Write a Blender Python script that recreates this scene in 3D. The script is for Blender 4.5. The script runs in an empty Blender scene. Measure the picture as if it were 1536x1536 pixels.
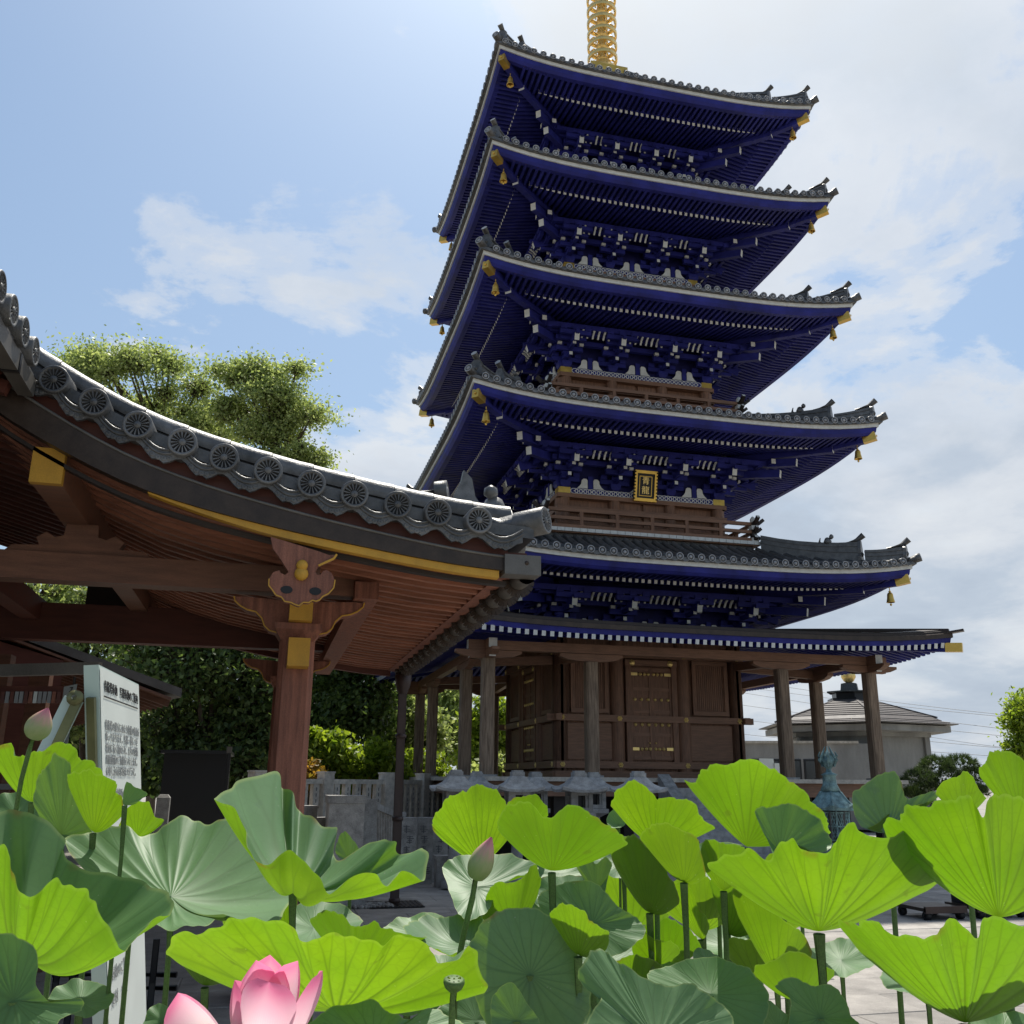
import bpy, math, random
import numpy as np
from mathutils import Vector, Matrix
random.seed(7); rng = np.random.default_rng(7)
SC = bpy.context.scene
COL = SC.collection

# ------------------------------------------------------------------ camera
F_PX = 1417.5                                   # focal length in photo pixels (1536 wide)
YAW, PITCH, ROLL = math.radians(14.178), math.radians(15.925), math.radians(0.477)
CAM = np.array([-9.079, -24.3, 1.6])
FW = np.array([math.sin(YAW)*math.cos(PITCH), math.cos(YAW)*math.cos(PITCH), math.sin(PITCH)])
_r0 = np.array([math.cos(YAW), -math.sin(YAW), 0.0]); _u0 = np.cross(_r0, FW)
RT = _r0*math.cos(ROLL) + _u0*math.sin(ROLL); UP = np.cross(RT, FW)
cd = bpy.data.cameras.new('camera'); cam = bpy.data.objects.new('camera', cd); COL.objects.link(cam)
cd.sensor_width = 36; cd.lens = 36*F_PX/1536; cd.clip_start = 0.05; cd.clip_end = 3000
m = Matrix(((RT[0], UP[0], -FW[0], CAM[0]), (RT[1], UP[1], -FW[1], CAM[1]), (RT[2], UP[2], -FW[2], CAM[2]), (0, 0, 0, 1)))
cam.matrix_world = m
SC.camera = cam
def ray(x, y):
    d = FW*F_PX + RT*(x-768) - UP*(y-768)
    return d/(d@FW)
def at(x, y, depth): return CAM + ray(x, y)*depth            # a pixel of the photograph at a distance
def atY(x, y, Y): d = ray(x, y); return CAM + d*(Y-CAM[1])/d[1]
def atX(x, y, X): d = ray(x, y); return CAM + d*(X-CAM[0])/d[0]
def atZ(x, y, Z): d = ray(x, y); return CAM + d*(Z-CAM[2])/d[2]

# ------------------------------------------------------------------ light, sky, exposure
SUN_EL, SUN_AZ = math.radians(64), math.radians(22)            # azimuth from +Y towards +X
SUN_DIR = Vector((math.sin(SUN_AZ)*math.cos(SUN_EL), math.cos(SUN_AZ)*math.cos(SUN_EL), math.sin(SUN_EL)))
ld = bpy.data.lights.new('sun', 'SUN'); ld.energy = 4.7; ld.angle = math.radians(0.6); ld.color = (1, 0.95, 0.86)
sun = bpy.data.objects.new('sun', ld); COL.objects.link(sun)
sun.rotation_euler = SUN_DIR.to_track_quat('Z', 'Y').to_euler()
SC.view_settings.view_transform = 'Standard'; SC.view_settings.look = 'None'
SC.view_settings.exposure = 0.3; SC.view_settings.gamma = 1; SC.view_settings.use_curve_mapping = False
SKY_STRENGTH = 0.13
W = bpy.data.worlds.new('World'); SC.world = W; W.use_nodes = True
nt = W.node_tree; nt.nodes.clear()
class NT:
    """small helper to wire node trees"""
    def __init__(s, nt): s.nt = nt
    def n(s, typ, **kw):
        nd = s.nt.nodes.new(typ)
        for k, v in kw.items():
            if k.startswith('i_'):
                key = k[2:]; key = int(key) if key.isdigit() else key
                if hasattr(v, 'is_output') or isinstance(v, bpy.types.NodeSocket): s.nt.links.new(v, nd.inputs[key])
                else: nd.inputs[key].default_value = v
            else: setattr(nd, k, v)
        return nd
    def math(s, op, a, b=None, c=None, clamp=False):
        nd = s.nt.nodes.new('ShaderNodeMath'); nd.operation = op; nd.use_clamp = clamp
        for i, v in enumerate((a, b, c)):
            if v is None: continue
            if isinstance(v, bpy.types.NodeSocket): s.nt.links.new(v, nd.inputs[i])
            else: nd.inputs[i].default_value = v
        return nd.outputs[0]
    def mix(s, f, a, b, mode='MIX'):
        nd = s.nt.nodes.new('ShaderNodeMixRGB'); nd.blend_type = mode
        for i, v in enumerate((f, a, b)):
            if isinstance(v, bpy.types.NodeSocket): s.nt.links.new(v, nd.inputs[i])
            elif i == 0: nd.inputs[0].default_value = v
            else: nd.inputs[i].default_value = (*v, 1) if len(v) == 3 else v
        return nd.outputs[0]
    def ramp(s, f, stops, interp='LINEAR'):
        nd = s.nt.nodes.new('ShaderNodeValToRGB'); nd.color_ramp.interpolation = interp
        e = nd.color_ramp.elements
        while len(e) < len(stops): e.new(0.5)
        for el, (p, c) in zip(e, stops):
            el.position = p; el.color = (*c, 1) if hasattr(c, '__len__') else (c, c, c, 1)
        s.nt.links.new(f, nd.inputs[0]); return nd.outputs[0]
w = NT(nt)
tc = w.n('ShaderNodeTexCoord'); dirv = tc.outputs['Generated']
sky = w.n('ShaderNodeTexSky', sky_type='NISHITA', sun_disc=False, sun_elevation=SUN_EL, sun_rotation=SUN_AZ, altitude=0, air_density=1.0, dust_density=1.6, ozone_density=1.0)
sep = w.n('ShaderNodeSeparateXYZ', i_0=dirv)
zc_ = w.math('ADD', w.math('MAXIMUM', sep.outputs[2], 0.0), 0.22)
px_ = w.math('DIVIDE', sep.outputs[0], zc_); py_ = w.math('DIVIDE', sep.outputs[1], zc_)
comb = w.n('ShaderNodeCombineXYZ', i_0=px_, i_1=py_, i_2=0.3)
n1 = w.n('ShaderNodeTexNoise', i_Vector=comb.outputs[0], i_Scale=1.3, i_Detail=9.0, i_Roughness=0.56, i_Distortion=0.25)
n2 = w.n('ShaderNodeTexNoise', i_Vector=comb.outputs[0], i_Scale=3.6, i_Detail=8.0, i_Roughness=0.6)
n3 = w.n('ShaderNodeTexNoise', i_Vector=comb.outputs[0], i_Scale=0.55, i_Detail=3.0, i_Roughness=0.5)
# cloud banks: (direction through a photo pixel, angular radius, weight)
BANKS = [((235, 395), 3.6, .38), ((325, 385), 3.6, .37), ((430, 410), 3.4, .34), ((420, 300), 1.8, .22), ((430, 290), 2.0, .16), ((545, 345), 3.4, .28), ((620, 350), 3.2, .22), ((600, 420), 2.6, .16), ((500, 660), 3.6, .26), ((580, 690), 4.2, .28), ((660, 660), 4, .26),
         ((930, 30), 6, .30), ((1050, 70), 7, .36), ((1200, 60), 8, .40), ((1380, 150), 10, .42), ((1150, 250), 7, .36), ((1330, 300), 5.5, .36), ((1220, 400), 6, .34), ((1400, 360), 4.2, .26), ((1290, 480), 3.6, .22), ((1440, 470), 3, .14),
         ((1420, 640), 6, .38), ((1330, 700), 8, .42), ((1480, 780), 10, .45), ((1200, 800), 9, .40), ((1300, 930), 11, .46), ((1450, 1080), 13, .46), ((1150, 1080), 10, .44), ((850, 1060), 12, .34),
         ((1900, 500), 22, .32), ((2300, -200), 24, .30), ((1500, -700), 20, .30)]
acc = None
for (p, rad, wt) in BANKS:
    d = ray(*p); d = d/np.linalg.norm(d)
    vm = w.n('ShaderNodeVectorMath', operation='DOT_PRODUCT'); nt.links.new(dirv, vm.inputs[0]); vm.inputs[1].default_value = d
    c0 = math.cos(math.radians(rad*1.9))
    t = w.math('DIVIDE', w.math('SUBTRACT', vm.outputs['Value'], c0), 1-c0, clamp=True)
    t = w.math('MULTIPLY', t, wt*1.25)
    acc = t if acc is None else w.math('MAXIMUM', acc, t)
GAPS = [((1510, 350), 2.6, .30), ((1445, 400), 2.4, .28), ((1500, 520), 4.0, .34), ((1290, 560), 4.2, .38), ((1390, 510), 3.0, .22), ((1200, 600), 3, .25), ((100, 120), 9, .22), ((60, 330), 5.5, .30), ((200, 480), 5, .26), ((350, 120), 6, .18), ((400, 560), 4.5, .26), ((700, 180), 4, .12), ((1120, 180), 2.5, .12), ((1420, 250), 3.5, .22), ((1500, 150), 3.5, .18), ((1340, 400), 2.2, .14), ((1180, 560), 2.5, .2)]
gap = None
for (p, rad, wt) in GAPS:
    d = ray(*p); d = d/np.linalg.norm(d)
    vm = w.n('ShaderNodeVectorMath', operation='DOT_PRODUCT'); nt.links.new(dirv, vm.inputs[0]); vm.inputs[1].default_value = d
    c0 = math.cos(math.radians(rad*1.8))
    t = w.math('MULTIPLY', w.math('DIVIDE', w.math('SUBTRACT', vm.outputs['Value'], c0), 1-c0, clamp=True), wt)
    gap = t if gap is None else w.math('MAXIMUM', gap, t)
acc = w.math('SUBTRACT', acc, gap)
wsp = w.n('ShaderNodeTexNoise', i_Vector=comb.outputs[0], i_Scale=2.6, i_Detail=12.0, i_Roughness=0.60, i_Distortion=0.6)
fine_ = w.n('ShaderNodeTexNoise', i_Vector=comb.outputs[0], i_Scale=7.0, i_Detail=10.0, i_Roughness=0.65)
dens = w.math('ADD', w.math('MULTIPLY', w.math('SUBTRACT', wsp.outputs[0], 0.5), 1.25), acc)
dens = w.math('ADD', dens, w.math('MULTIPLY', w.math('SUBTRACT', fine_.outputs[0], 0.5), 0.55))
dens = w.math('ADD', dens, w.math('MULTIPLY', w.math('SUBTRACT', n3.outputs[0], 0.5), 0.15))
mask = w.ramp(dens, [(0.09, 0.0), (0.19, 0.45), (0.30, 0.80), (0.55, 0.92)], 'EASE')
vs = w.n('ShaderNodeVectorMath', operation='DOT_PRODUCT'); nt.links.new(dirv, vs.inputs[0]); vs.inputs[1].default_value = SUN_DIR
glow = w.math('POWER', w.math('MAXIMUM', vs.outputs['Value'], 0.0), 10.0)
# cloud bodies: bright where thin and towards the sun, grey where deep
shade = w.ramp(w.math('ADD', w.math('MULTIPLY', w.math('SUBTRACT', n1.outputs[0], 0.5), 1.6), w.math('MULTIPLY', dens, 0.55)), [(0.0, (5.0, 5.15, 5.3)), (0.18, (4.3, 4.55, 4.9)), (0.36, (3.3, 3.75, 4.35)), (0.55, (2.9, 3.35, 4.0))])
cloud = w.mix(w.math('MULTIPLY', glow, 1.0, clamp=True), shade, (7.3, 7.3, 7.1))
veil = w.ramp(sep.outputs[2], [(0.0, 0.75), (0.25, 0.30), (0.6, 0.10)])
skyc = w.mix(1.0, sky.outputs[0], (0.72, 0.84, 0.88), 'MULTIPLY')
skyv = w.mix(veil, skyc, (3.5, 4.0, 4.5))
final = w.mix(mask, skyv, cloud)
bg = w.n('ShaderNodeBackground', i_Color=final, i_Strength=SKY_STRENGTH)
out = w.n('ShaderNodeOutputWorld'); nt.links.new(bg.outputs[0], out.inputs[0])

# ------------------------------------------------------------------ materials
MATS = {}
def mat(name, col, rough=0.6, var=0.15, scale=6.0, metal=0.0, bump=0.0, bscale=40.0, spec=0.4, grain=None, fine=0.0, island=0.0, col2=None, coat=0.0, objvar=0.0):
    """a painted/stone/wood surface: base colour mottled by noise, optional stretched grain and bump"""
    M = bpy.data.materials.new(name); M.use_nodes = True; t = M.node_tree; t.nodes.clear(); k = NT(t)
    b = k.n('ShaderNodeBsdfPrincipled', i_Roughness=rough, i_Metallic=metal)
    b.inputs['Specular IOR Level'].default_value = spec
    if coat: b.inputs['Coat Weight'].default_value = coat
    tcn = k.n('ShaderNodeTexCoord'); geo = k.n('ShaderNodeNewGeometry'); vec = geo.outputs['Position']
    if grain:
        mp = k.n('ShaderNodeMapping', i_0=vec); mp.inputs['Scale'].default_value = grain; gv = mp.outputs[0]
    else: gv = vec
    nz = k.n('ShaderNodeTexNoise', i_Vector=gv, i_Scale=scale, i_Detail=6.0, i_Roughness=0.6)
    lo = tuple(c*(1-var) for c in col); hi = tuple(min(1, c*(1+var)) for c in (col2 or col))
    c = k.ramp(nz.outputs[0], [(0.3, lo), (0.7, hi)])
    nl = k.n('ShaderNodeTexNoise', i_Vector=vec, i_Scale=scale*0.13, i_Detail=3.0)
    c = k.mix(1.0, c, k.ramp(nl.outputs[0], [(0.3, 1-var*0.8), (0.7, 1.0)]), 'MULTIPLY')
    if fine:
        nf = k.n('ShaderNodeTexNoise', i_Vector=vec, i_Scale=bscale*3, i_Detail=2.0)
        c = k.mix(1.0, c, k.ramp(nf.outputs[0], [(0.35, 1-fine), (0.65, 1.0)]), 'MULTIPLY')
    if island:
        c = k.mix(1.0, c, k.ramp(geo.outputs['Random Per Island'], [(0, 1-island), (1, 1.0)]), 'MULTIPLY')
    if objvar:
        oi = k.n('ShaderNodeObjectInfo'); c = k.mix(1.0, c, k.ramp(oi.outputs['Random'], [(0, 1-objvar), (1, 1.0+objvar*0.4)]), 'MULTIPLY')
    t.links.new(c, b.inputs['Base Color'])
    rr = k.math('ADD', k.math('MULTIPLY', nz.outputs[0], 0.25), rough-0.12, clamp=True); t.links.new(rr, b.inputs['Roughness'])
    if bump:
        nb = k.n('ShaderNodeTexNoise', i_Vector=gv, i_Scale=bscale, i_Detail=4.0)
        bp = k.n('ShaderNodeBump', i_Strength=bump, i_Distance=0.02, i_Height=nb.outputs[0]); t.links.new(bp.outputs[0], b.inputs['Normal'])
    o = k.n('ShaderNodeOutputMaterial'); t.links.new(b.outputs[0], o.inputs[0]); MATS[name] = M; return M
mat('tile', (0.16, 0.155, 0.150), 0.42, 0.40, 7, metal=0.25, objvar=0.3, bump=0.25, fine=0.25, spec=0.5)
mat('tile_near', (0.17, 0.168, 0.165), 0.46, 0.40, 10, metal=0.18, island=0.12, objvar=0.38, bump=0.2, bscale=60, fine=0.2, spec=0.55)
mat('tile_dark', (0.035, 0.035, 0.037), 0.5, 0.3, 9)
mat('tile_rim', (0.32, 0.32, 0.325), 0.4, 0.3, 9)
mat('white', (0.70, 0.70, 0.66), 0.6, 0.12, 8, fine=0.1)
mat('blue', (0.026, 0.030, 0.215), 0.58, 0.38, 2.2, fine=0.15, spec=0.22)
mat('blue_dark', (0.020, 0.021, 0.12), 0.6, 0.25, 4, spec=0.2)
mat('gold', (0.72, 0.46, 0.10), 0.35, 0.15, 6, metal=0.75)
mat('gold_leaf', (0.92, 0.66, 0.24), 0.30, 0.12, 6, metal=0.55)
mat('bronze_bell', (0.36, 0.22, 0.09), 0.4, 0.3, 20, metal=0.7)
mat('brown', (0.25, 0.128, 0.076), 0.6, 0.36, 5, grain=(6, 6, 0.6), bump=0.2, fine=0.15)
mat('brown_h', (0.27, 0.142, 0.085), 0.55, 0.25, 5, grain=(0.6, 0.6, 6), bump=0.2, fine=0.15)
mat('column_wood', (0.25, 0.155, 0.092), 0.65, 0.42, 5, grain=(7, 7, 0.5), bump=0.25, fine=0.2, col2=(0.30, 0.215, 0.145))
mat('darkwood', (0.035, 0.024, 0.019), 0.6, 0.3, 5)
mat('red', (0.29, 0.105, 0.064), 0.6, 0.34, 4, grain=(7, 7, 0.6), bump=0.3, fine=0.22, col2=(0.34, 0.135, 0.085), objvar=0.1)
mat('red_soffit', (0.37, 0.150, 0.088), 0.6, 0.30, objvar=0.22, scale=5, grain=(0.5, 5, 5), fine=0.1)
mat('red_beam', (0.21, 0.098, 0.060), 0.55, 0.28, 4, grain=(0.6, 4, 5), bump=0.15, fine=0.15)
mat('red_dark', (0.13, 0.042, 0.028), 0.55, 0.25, 4, grain=(0.6, 4, 4))
mat('yellow', (0.60, 0.32, 0.035), 0.5, 0.15, 6, fine=0.12)
mat('copper', (0.062, 0.043, 0.032), 0.38, 0.3, 7, metal=0.35, fine=0.15)
mat('copper_grey', (0.15, 0.138, 0.122), 0.42, 0.2, 6, metal=0.3, fine=0.12)
mat('downpipe', (0.055, 0.035, 0.030), 0.45, 0.25, 6, metal=0.2)
mat('granite', (0.45, 0.435, 0.41), 0.75, 0.32, 9, objvar=0.15, fine=0.35, bscale=50, bump=0.1)
mat('granite_pale', (0.70, 0.63, 0.53), 0.75, 0.28, 8, objvar=0.12, fine=0.3, bscale=50, bump=0.1)
mat('engrave', (0.12, 0.12, 0.125), 0.8, 0.2, 20)
mat('paving', (0.40, 0.37, 0.335), 0.78, 0.30, 3.2, fine=0.28, objvar=0.16, bscale=60, bump=0.08)
mat('ground', (0.36, 0.335, 0.295), 0.85, 0.25, 1.5, fine=0.2)
mat('pebble', (0.33, 0.32, 0.30), 0.7, 0.3, 8, island=0.5)
mat('bronze_green', (0.13, 0.225, 0.235), 0.55, 0.35, 12, metal=0.25, fine=0.3, col2=(0.20, 0.33, 0.34))
mat('bronze_dark', (0.07, 0.075, 0.075), 0.5, 0.4, 20, metal=0.5)
mat('concrete', (0.35, 0.34, 0.32), 0.82, 0.34, 1.1, grain=(1, 1, 0.35), fine=0.15, bscale=25)
mat('slate', (0.13, 0.112, 0.105), 0.6, 0.3, 4, grain=(1, 1, 5), fine=0.2, island=0.25)
mat('glass_dark', (0.025, 0.028, 0.030), 0.15, 0.2, 3, spec=0.6)
mat('sign_white', (0.66, 0.70, 0.66), 0.5, 0.04, 5)
mat('sign_edge', (0.50, 0.60, 0.56), 0.5, 0.05, 5)
mat('ink', (0.02, 0.02, 0.022), 0.6, 0.1, 5)
mat('ink_grey', (0.30, 0.31, 0.31), 0.6, 0.1, 5)
mat('olive', (0.16, 0.16, 0.075), 0.4, 0.3, 10, metal=0.5)
mat('black', (0.012, 0.012, 0.013), 0.5, 0.2, 6)
mat('black_metal', (0.02, 0.02, 0.022), 0.35, 0.2, 6, metal=0.4)
mat('wire', (0.16, 0.17, 0.18), 0.5, 0.05, 5)
mat('bark', (0.11, 0.085, 0.06), 0.85, 0.35, 6, grain=(5, 5, 1), bump=0.4)
mat('stem', (0.10, 0.19, 0.04), 0.55, 0.2, 20, fine=0.35, bscale=120)

def leafmat(name, a, b, trans, tw=0.45, rough=0.5):
    """tree foliage: leaf colour varies per leaf, with light passing through"""
    M = bpy.data.materials.new(name); M.use_nodes = True; t = M.node_tree; t.nodes.clear(); k = NT(t)
    g = k.n('ShaderNodeNewGeometry'); c = k.ramp(g.outputs['Random Per Island'], [(0, a), (1, b)])
    p = k.n('ShaderNodeBsdfPrincipled', i_Roughness=rough, i_2=rough); t.links.new(c, p.inputs['Base Color'])
    p.inputs['Specular IOR Level'].default_value = 0.35
    tr = k.n('ShaderNodeBsdfTranslucent'); t.links.new(k.mix(1.0, c, trans, 'MULTIPLY'), tr.inputs[0])
    mx = k.n('ShaderNodeMixShader', i_0=tw); t.links.new(p.outputs[0], mx.inputs[1]); t.links.new(tr.outputs[0], mx.inputs[2])
    o = k.n('ShaderNodeOutputMaterial'); t.links.new(mx.outputs[0], o.inputs[0]); MATS[name] = M
leafmat('leaf_mid', (0.13, 0.18, 0.06), (0.38, 0.43, 0.20), (2.0, 2.0, 1.2), 0.4)
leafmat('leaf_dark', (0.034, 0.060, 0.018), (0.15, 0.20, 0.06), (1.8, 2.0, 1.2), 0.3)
leafmat('leaf_lime', (0.10, 0.16, 0.018), (0.26, 0.33, 0.04), (2.0, 2.0, 1.0))
leafmat('leaf_amber', (0.16, 0.15, 0.02), (0.42, 0.24, 0.05), (1.8, 1.6, 1.0))
leafmat('needle', (0.030, 0.055, 0.018), (0.085, 0.12, 0.040), (1.5, 1.6, 1.0), 0.25)

def lotusmat():
    """lotus blade: glaucous upper face, yellow-green lower face, forked radial veins (uv.x = angle, uv.y = radius), strong light transmission"""
    M = bpy.data.materials.new('lotus_blade'); M.use_nodes = True; t = M.node_tree; t.nodes.clear(); k = NT(t)
    uv = k.n('ShaderNodeUVMap', uv_map='UVMap'); s = k.n('ShaderNodeSeparateXYZ', i_0=uv.outputs[0]); U, V = s.outputs[0], s.outputs[1]
    g = k.n('ShaderNodeNewGeometry')
    wob = k.n('ShaderNodeTexNoise', i_Vector=g.outputs['Position'], i_Scale=9.0, i_Detail=2.0)
    Uw = k.math('ADD', U, k.math('MULTIPLY', k.math('SUBTRACT', wob.outputs[0], 0.5), 0.010))
    def veins(N, width, off=0.0):
        fr = k.math('FRACT', k.math('ADD', k.math('MULTIPLY', Uw, float(N)), off))
        dist = k.math('ABSOLUTE', k.math('SUBTRACT', fr, 0.5))
        # keep the vein about equally wide all along: distance scales with the radius
        dd = k.math('MULTIPLY', dist, k.math('DIVIDE', V, float(N)))
        return k.math('SUBTRACT', 1.0, k.math('DIVIDE', dd, width, clamp=True), clamp=True)
    v1 = k.math('MULTIPLY', veins(21, 0.0036), k.ramp(V, [(0.55, 1.0), (0.80, 0.0)]))
    # each rib forks: two branches part from the rib as the radius grows
    fr = k.math('FRACT', k.math('MULTIPLY', Uw, 21.0)); ds = k.math('ABSOLUTE', k.math('SUBTRACT', fr, 0.5))
    spread = k.math('MULTIPLY', k.math('SUBTRACT', V, 0.60, clamp=True), 0.70)
    d2 = k.math('ABSOLUTE', k.math('SUBTRACT', ds, spread)); d2 = k.math('MULTIPLY', d2, k.math('DIVIDE', V, 21.0))
    v2 = k.math('MULTIPLY', k.math('SUBTRACT', 1.0, k.math('DIVIDE', d2, 0.0030, clamp=True), clamp=True), k.ramp(V, [(0.52, 0.0), (0.62, 0.85), (1.0, 0.35)]))
    vor = k.n('ShaderNodeTexVoronoi', feature='DISTANCE_TO_EDGE', i_Vector=g.outputs['Position'], i_Scale=48.0)
    net = k.ramp(vor.outputs['Distance'], [(0.0, 0.20), (0.10, 0.0)])
    vein = k.math('MAXIMUM', k.math('MAXIMUM', v1, v2), net); rimf = k.ramp(V, [(0.972, 0.0), (0.99, 1.0)])
    oi = k.n('ShaderNodeObjectInfo')
    mot = k.n('ShaderNodeTexNoise', i_Vector=g.outputs['Position'], i_Scale=6.0, i_Detail=5.0)
    topc = k.ramp(mot.outputs[0], [(0.3, (0.105, 0.205, 0.100)), (0.7, (0.170, 0.285, 0.165))])
    topc = k.mix(k.math('MULTIPLY', oi.outputs['Random'], 0.6), topc, (0.105, 0.240, 0.060))
    botc = k.ramp(mot.outputs[0], [(0.3, (0.115, 0.215, 0.022)), (0.7, (0.165, 0.285, 0.032))])
    col = k.mix(g.outputs['Backfacing'], topc, botc)
    col = k.mix(k.math('MULTIPLY', vein, 0.35), col, (0.075, 0.14, 0.03))
    col = k.mix(k.math('MULTIPLY', rimf, 0.6), col, (0.36, 0.44, 0.16))
    sp_ = k.n('ShaderNodeTexNoise', i_Vector=g.outputs['Position'], i_Scale=14.0, i_Detail=4.0); dry = k.math('MULTIPLY', k.ramp(V, [(0.93, 0.0), (0.985, 1.0)]), k.ramp(sp_.outputs[0], [(0.60, 0.0), (0.70, 0.7)]))
    dust = k.n('ShaderNodeTexVoronoi', i_Vector=g.outputs['Position'], i_Scale=70.0); col = k.mix(k.math('MULTIPLY', k.ramp(dust.outputs['Distance'], [(0.06, 1.0), (0.10, 0.0)]), k.ramp(sp_.outputs[0], [(0.5, 0.0), (0.6, 0.7)])), col, (0.42, 0.42, 0.34)); col = k.mix(dry, col, (0.24, 0.16, 0.05))
    p = k.n('ShaderNodeBsdfPrincipled', i_Roughness=0.5); t.links.new(col, p.inputs['Base Color']); p.inputs['Specular IOR Level'].default_value = 0.45
    trc = k.ramp(mot.outputs[0], [(0.25, (0.140, 0.290, 0.003)), (0.75, (0.235, 0.395, 0.005))])
    trc = k.mix(k.math('MULTIPLY', oi.outputs['Random'], 0.5), trc, (0.085, 0.235, 0.003))
    hole = k.n('ShaderNodeTexNoise', i_Vector=g.outputs['Position'], i_Scale=26.0, i_Detail=3.0)
    trc = k.mix(k.ramp(hole.outputs[0], [(0.66, 0.0), (0.72, 0.55)]), trc, (0.10, 0.14, 0.01)); blot = k.n('ShaderNodeTexNoise', i_Vector=g.outputs['Position'], i_Scale=3.2, i_Detail=2.0); trc = k.mix(1.0, trc, k.ramp(blot.outputs[0], [(0.32, 0.62), (0.68, 1.15)]), 'MULTIPLY')
    trc = k.mix(k.math('MULTIPLY', vein, 0.88), trc, (0.09, 0.17, 0.004))
    tr = k.n('ShaderNodeBsdfTranslucent'); t.links.new(trc, tr.inputs[0])
    hb = k.math('SUBTRACT', k.math('MULTIPLY', mot.outputs[0], 0.5), k.math('MULTIPLY', k.math('MAXIMUM', v1, v2), 0.25))
    bp = k.n('ShaderNodeBump', i_Strength=0.22, i_Distance=0.006, i_Height=hb); t.links.new(bp.outputs[0], p.inputs['Normal'])
    trc2 = k.mix(dry, trc, (0.16, 0.09, 0.01)); t.links.new(trc2, tr.inputs[0])
    mx = k.n('ShaderNodeMixShader', i_0=k.math('ADD', 0.34, k.math('MULTIPLY', g.outputs['Backfacing'], 0.24))); t.links.new(p.outputs[0], mx.inputs[1]); t.links.new(tr.outputs[0], mx.inputs[2])
    o = k.n('ShaderNodeOutputMaterial'); t.links.new(mx.outputs[0], o.inputs[0]); MATS['lotus'] = M
lotusmat()
def petalmat():
    M = bpy.data.materials.new('lotus_petal'); M.use_nodes = True; t = M.node_tree; t.nodes.clear(); k = NT(t)
    uv = k.n('ShaderNodeUVMap', uv_map='UVMap'); s = k.n('ShaderNodeSeparateXYZ', i_0=uv.outputs[0]); U, V = s.outputs[0], s.outputs[1]
    edge = k.math('MULTIPLY', k.math('ABSOLUTE', k.math('SUBTRACT', U, 0.5)), 0.38)
    f = k.math('ADD', V, edge)
    c = k.ramp(f, [(0.20, (0.84, 0.76, 0.66)), (0.58, (0.84, 0.66, 0.70)), (0.84, (0.84, 0.46, 0.57)), (1.0, (0.86, 0.24, 0.42))])
    st = k.n('ShaderNodeTexWave', i_Scale=9.0, i_Distortion=0.6); t.links.new(uv.outputs[0], st.inputs[0])
    c = k.mix(k.math('MULTIPLY', st.outputs[1], 0.12), c, (0.82, 0.40, 0.52))
    p = k.n('ShaderNodeBsdfPrincipled', i_Roughness=0.55); t.links.new(c, p.inputs['Base Color'])
    tr = k.n('ShaderNodeBsdfTranslucent'); t.links.new(c, tr.inputs[0])
    mx = k.n('ShaderNodeMixShader', i_0=0.58); t.links.new(p.outputs[0], mx.inputs[1]); t.links.new(tr.outputs[0], mx.inputs[2])
    o = k.n('ShaderNodeOutputMaterial'); t.links.new(mx.outputs[0], o.inputs[0]); MATS['petal'] = M
    M = bpy.data.materials.new('lotus_bud'); M.use_nodes = True; t = M.node_tree; t.nodes.clear(); k = NT(t)
    uv = k.n('ShaderNodeUVMap', uv_map='UVMap'); s = k.n('ShaderNodeSeparateXYZ', i_0=uv.outputs[0])
    nz = k.n('ShaderNodeTexNoise', i_Vector=uv.outputs[0], i_Scale=5.0)
    f = k.math('ADD', s.outputs[1], k.math('MULTIPLY', k.math('SUBTRACT', nz.outputs[0], 0.5), 0.35))
    c = k.ramp(f, [(0.0, (0.17, 0.26, 0.07)), (0.45, (0.30, 0.33, 0.15)), (0.75, (0.52, 0.30, 0.24)), (1.0, (0.58, 0.16, 0.24))])
    p = k.n('ShaderNodeBsdfPrincipled', i_Roughness=0.5); t.links.new(c, p.inputs['Base Color'])
    o = k.n('ShaderNodeOutputMaterial'); t.links.new(p.outputs[0], o.inputs[0]); MATS['bud'] = M
petalmat()

# ------------------------------------------------------------------ object helpers
WL = {}                                             # world location of every object made here
def tag(o, label=None, cat=None, group=None, kind=None):
    if label: o['label'] = label
    if cat: o['category'] = cat
    if group: o['group'] = group
    if kind: o['kind'] = kind
    return o
def empty(name, loc, label=None, cat=None, group=None, parent=None, kind=None):
    o = bpy.data.objects.new(name, None); COL.objects.link(o); o.empty_display_size = 0.2
    WL[o] = np.array(loc, float); put(o, parent); return tag(o, label, cat, group, kind)
def put(o, parent):
    if parent: o.parent = parent; o.location = WL[o]-WL[parent]
    else: o.location = WL[o]
def inst(src, name, loc, parent=None, rot=None, scale=None, **kw):
    """another object sharing src's mesh"""
    o = bpy.data.objects.new(name, src.data); COL.objects.link(o); WL[o] = np.array(loc, float); put(o, parent)
    if rot is not None: o.rotation_euler = rot
    if scale is not None: o.scale = scale
    return tag(o, **kw)
def frame(p0, p1, up=(0, 0, 1)):
    z = np.array(p1, float)-np.array(p0, float); L = np.linalg.norm(z); z = z/L
    up = np.array(up, float)
    if abs(z@up) > 0.99: up = np.array([0, 1.0, 0])
    x = np.cross(z, up); x /= np.linalg.norm(x); y = np.cross(x, z); return x, y, z, L
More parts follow.
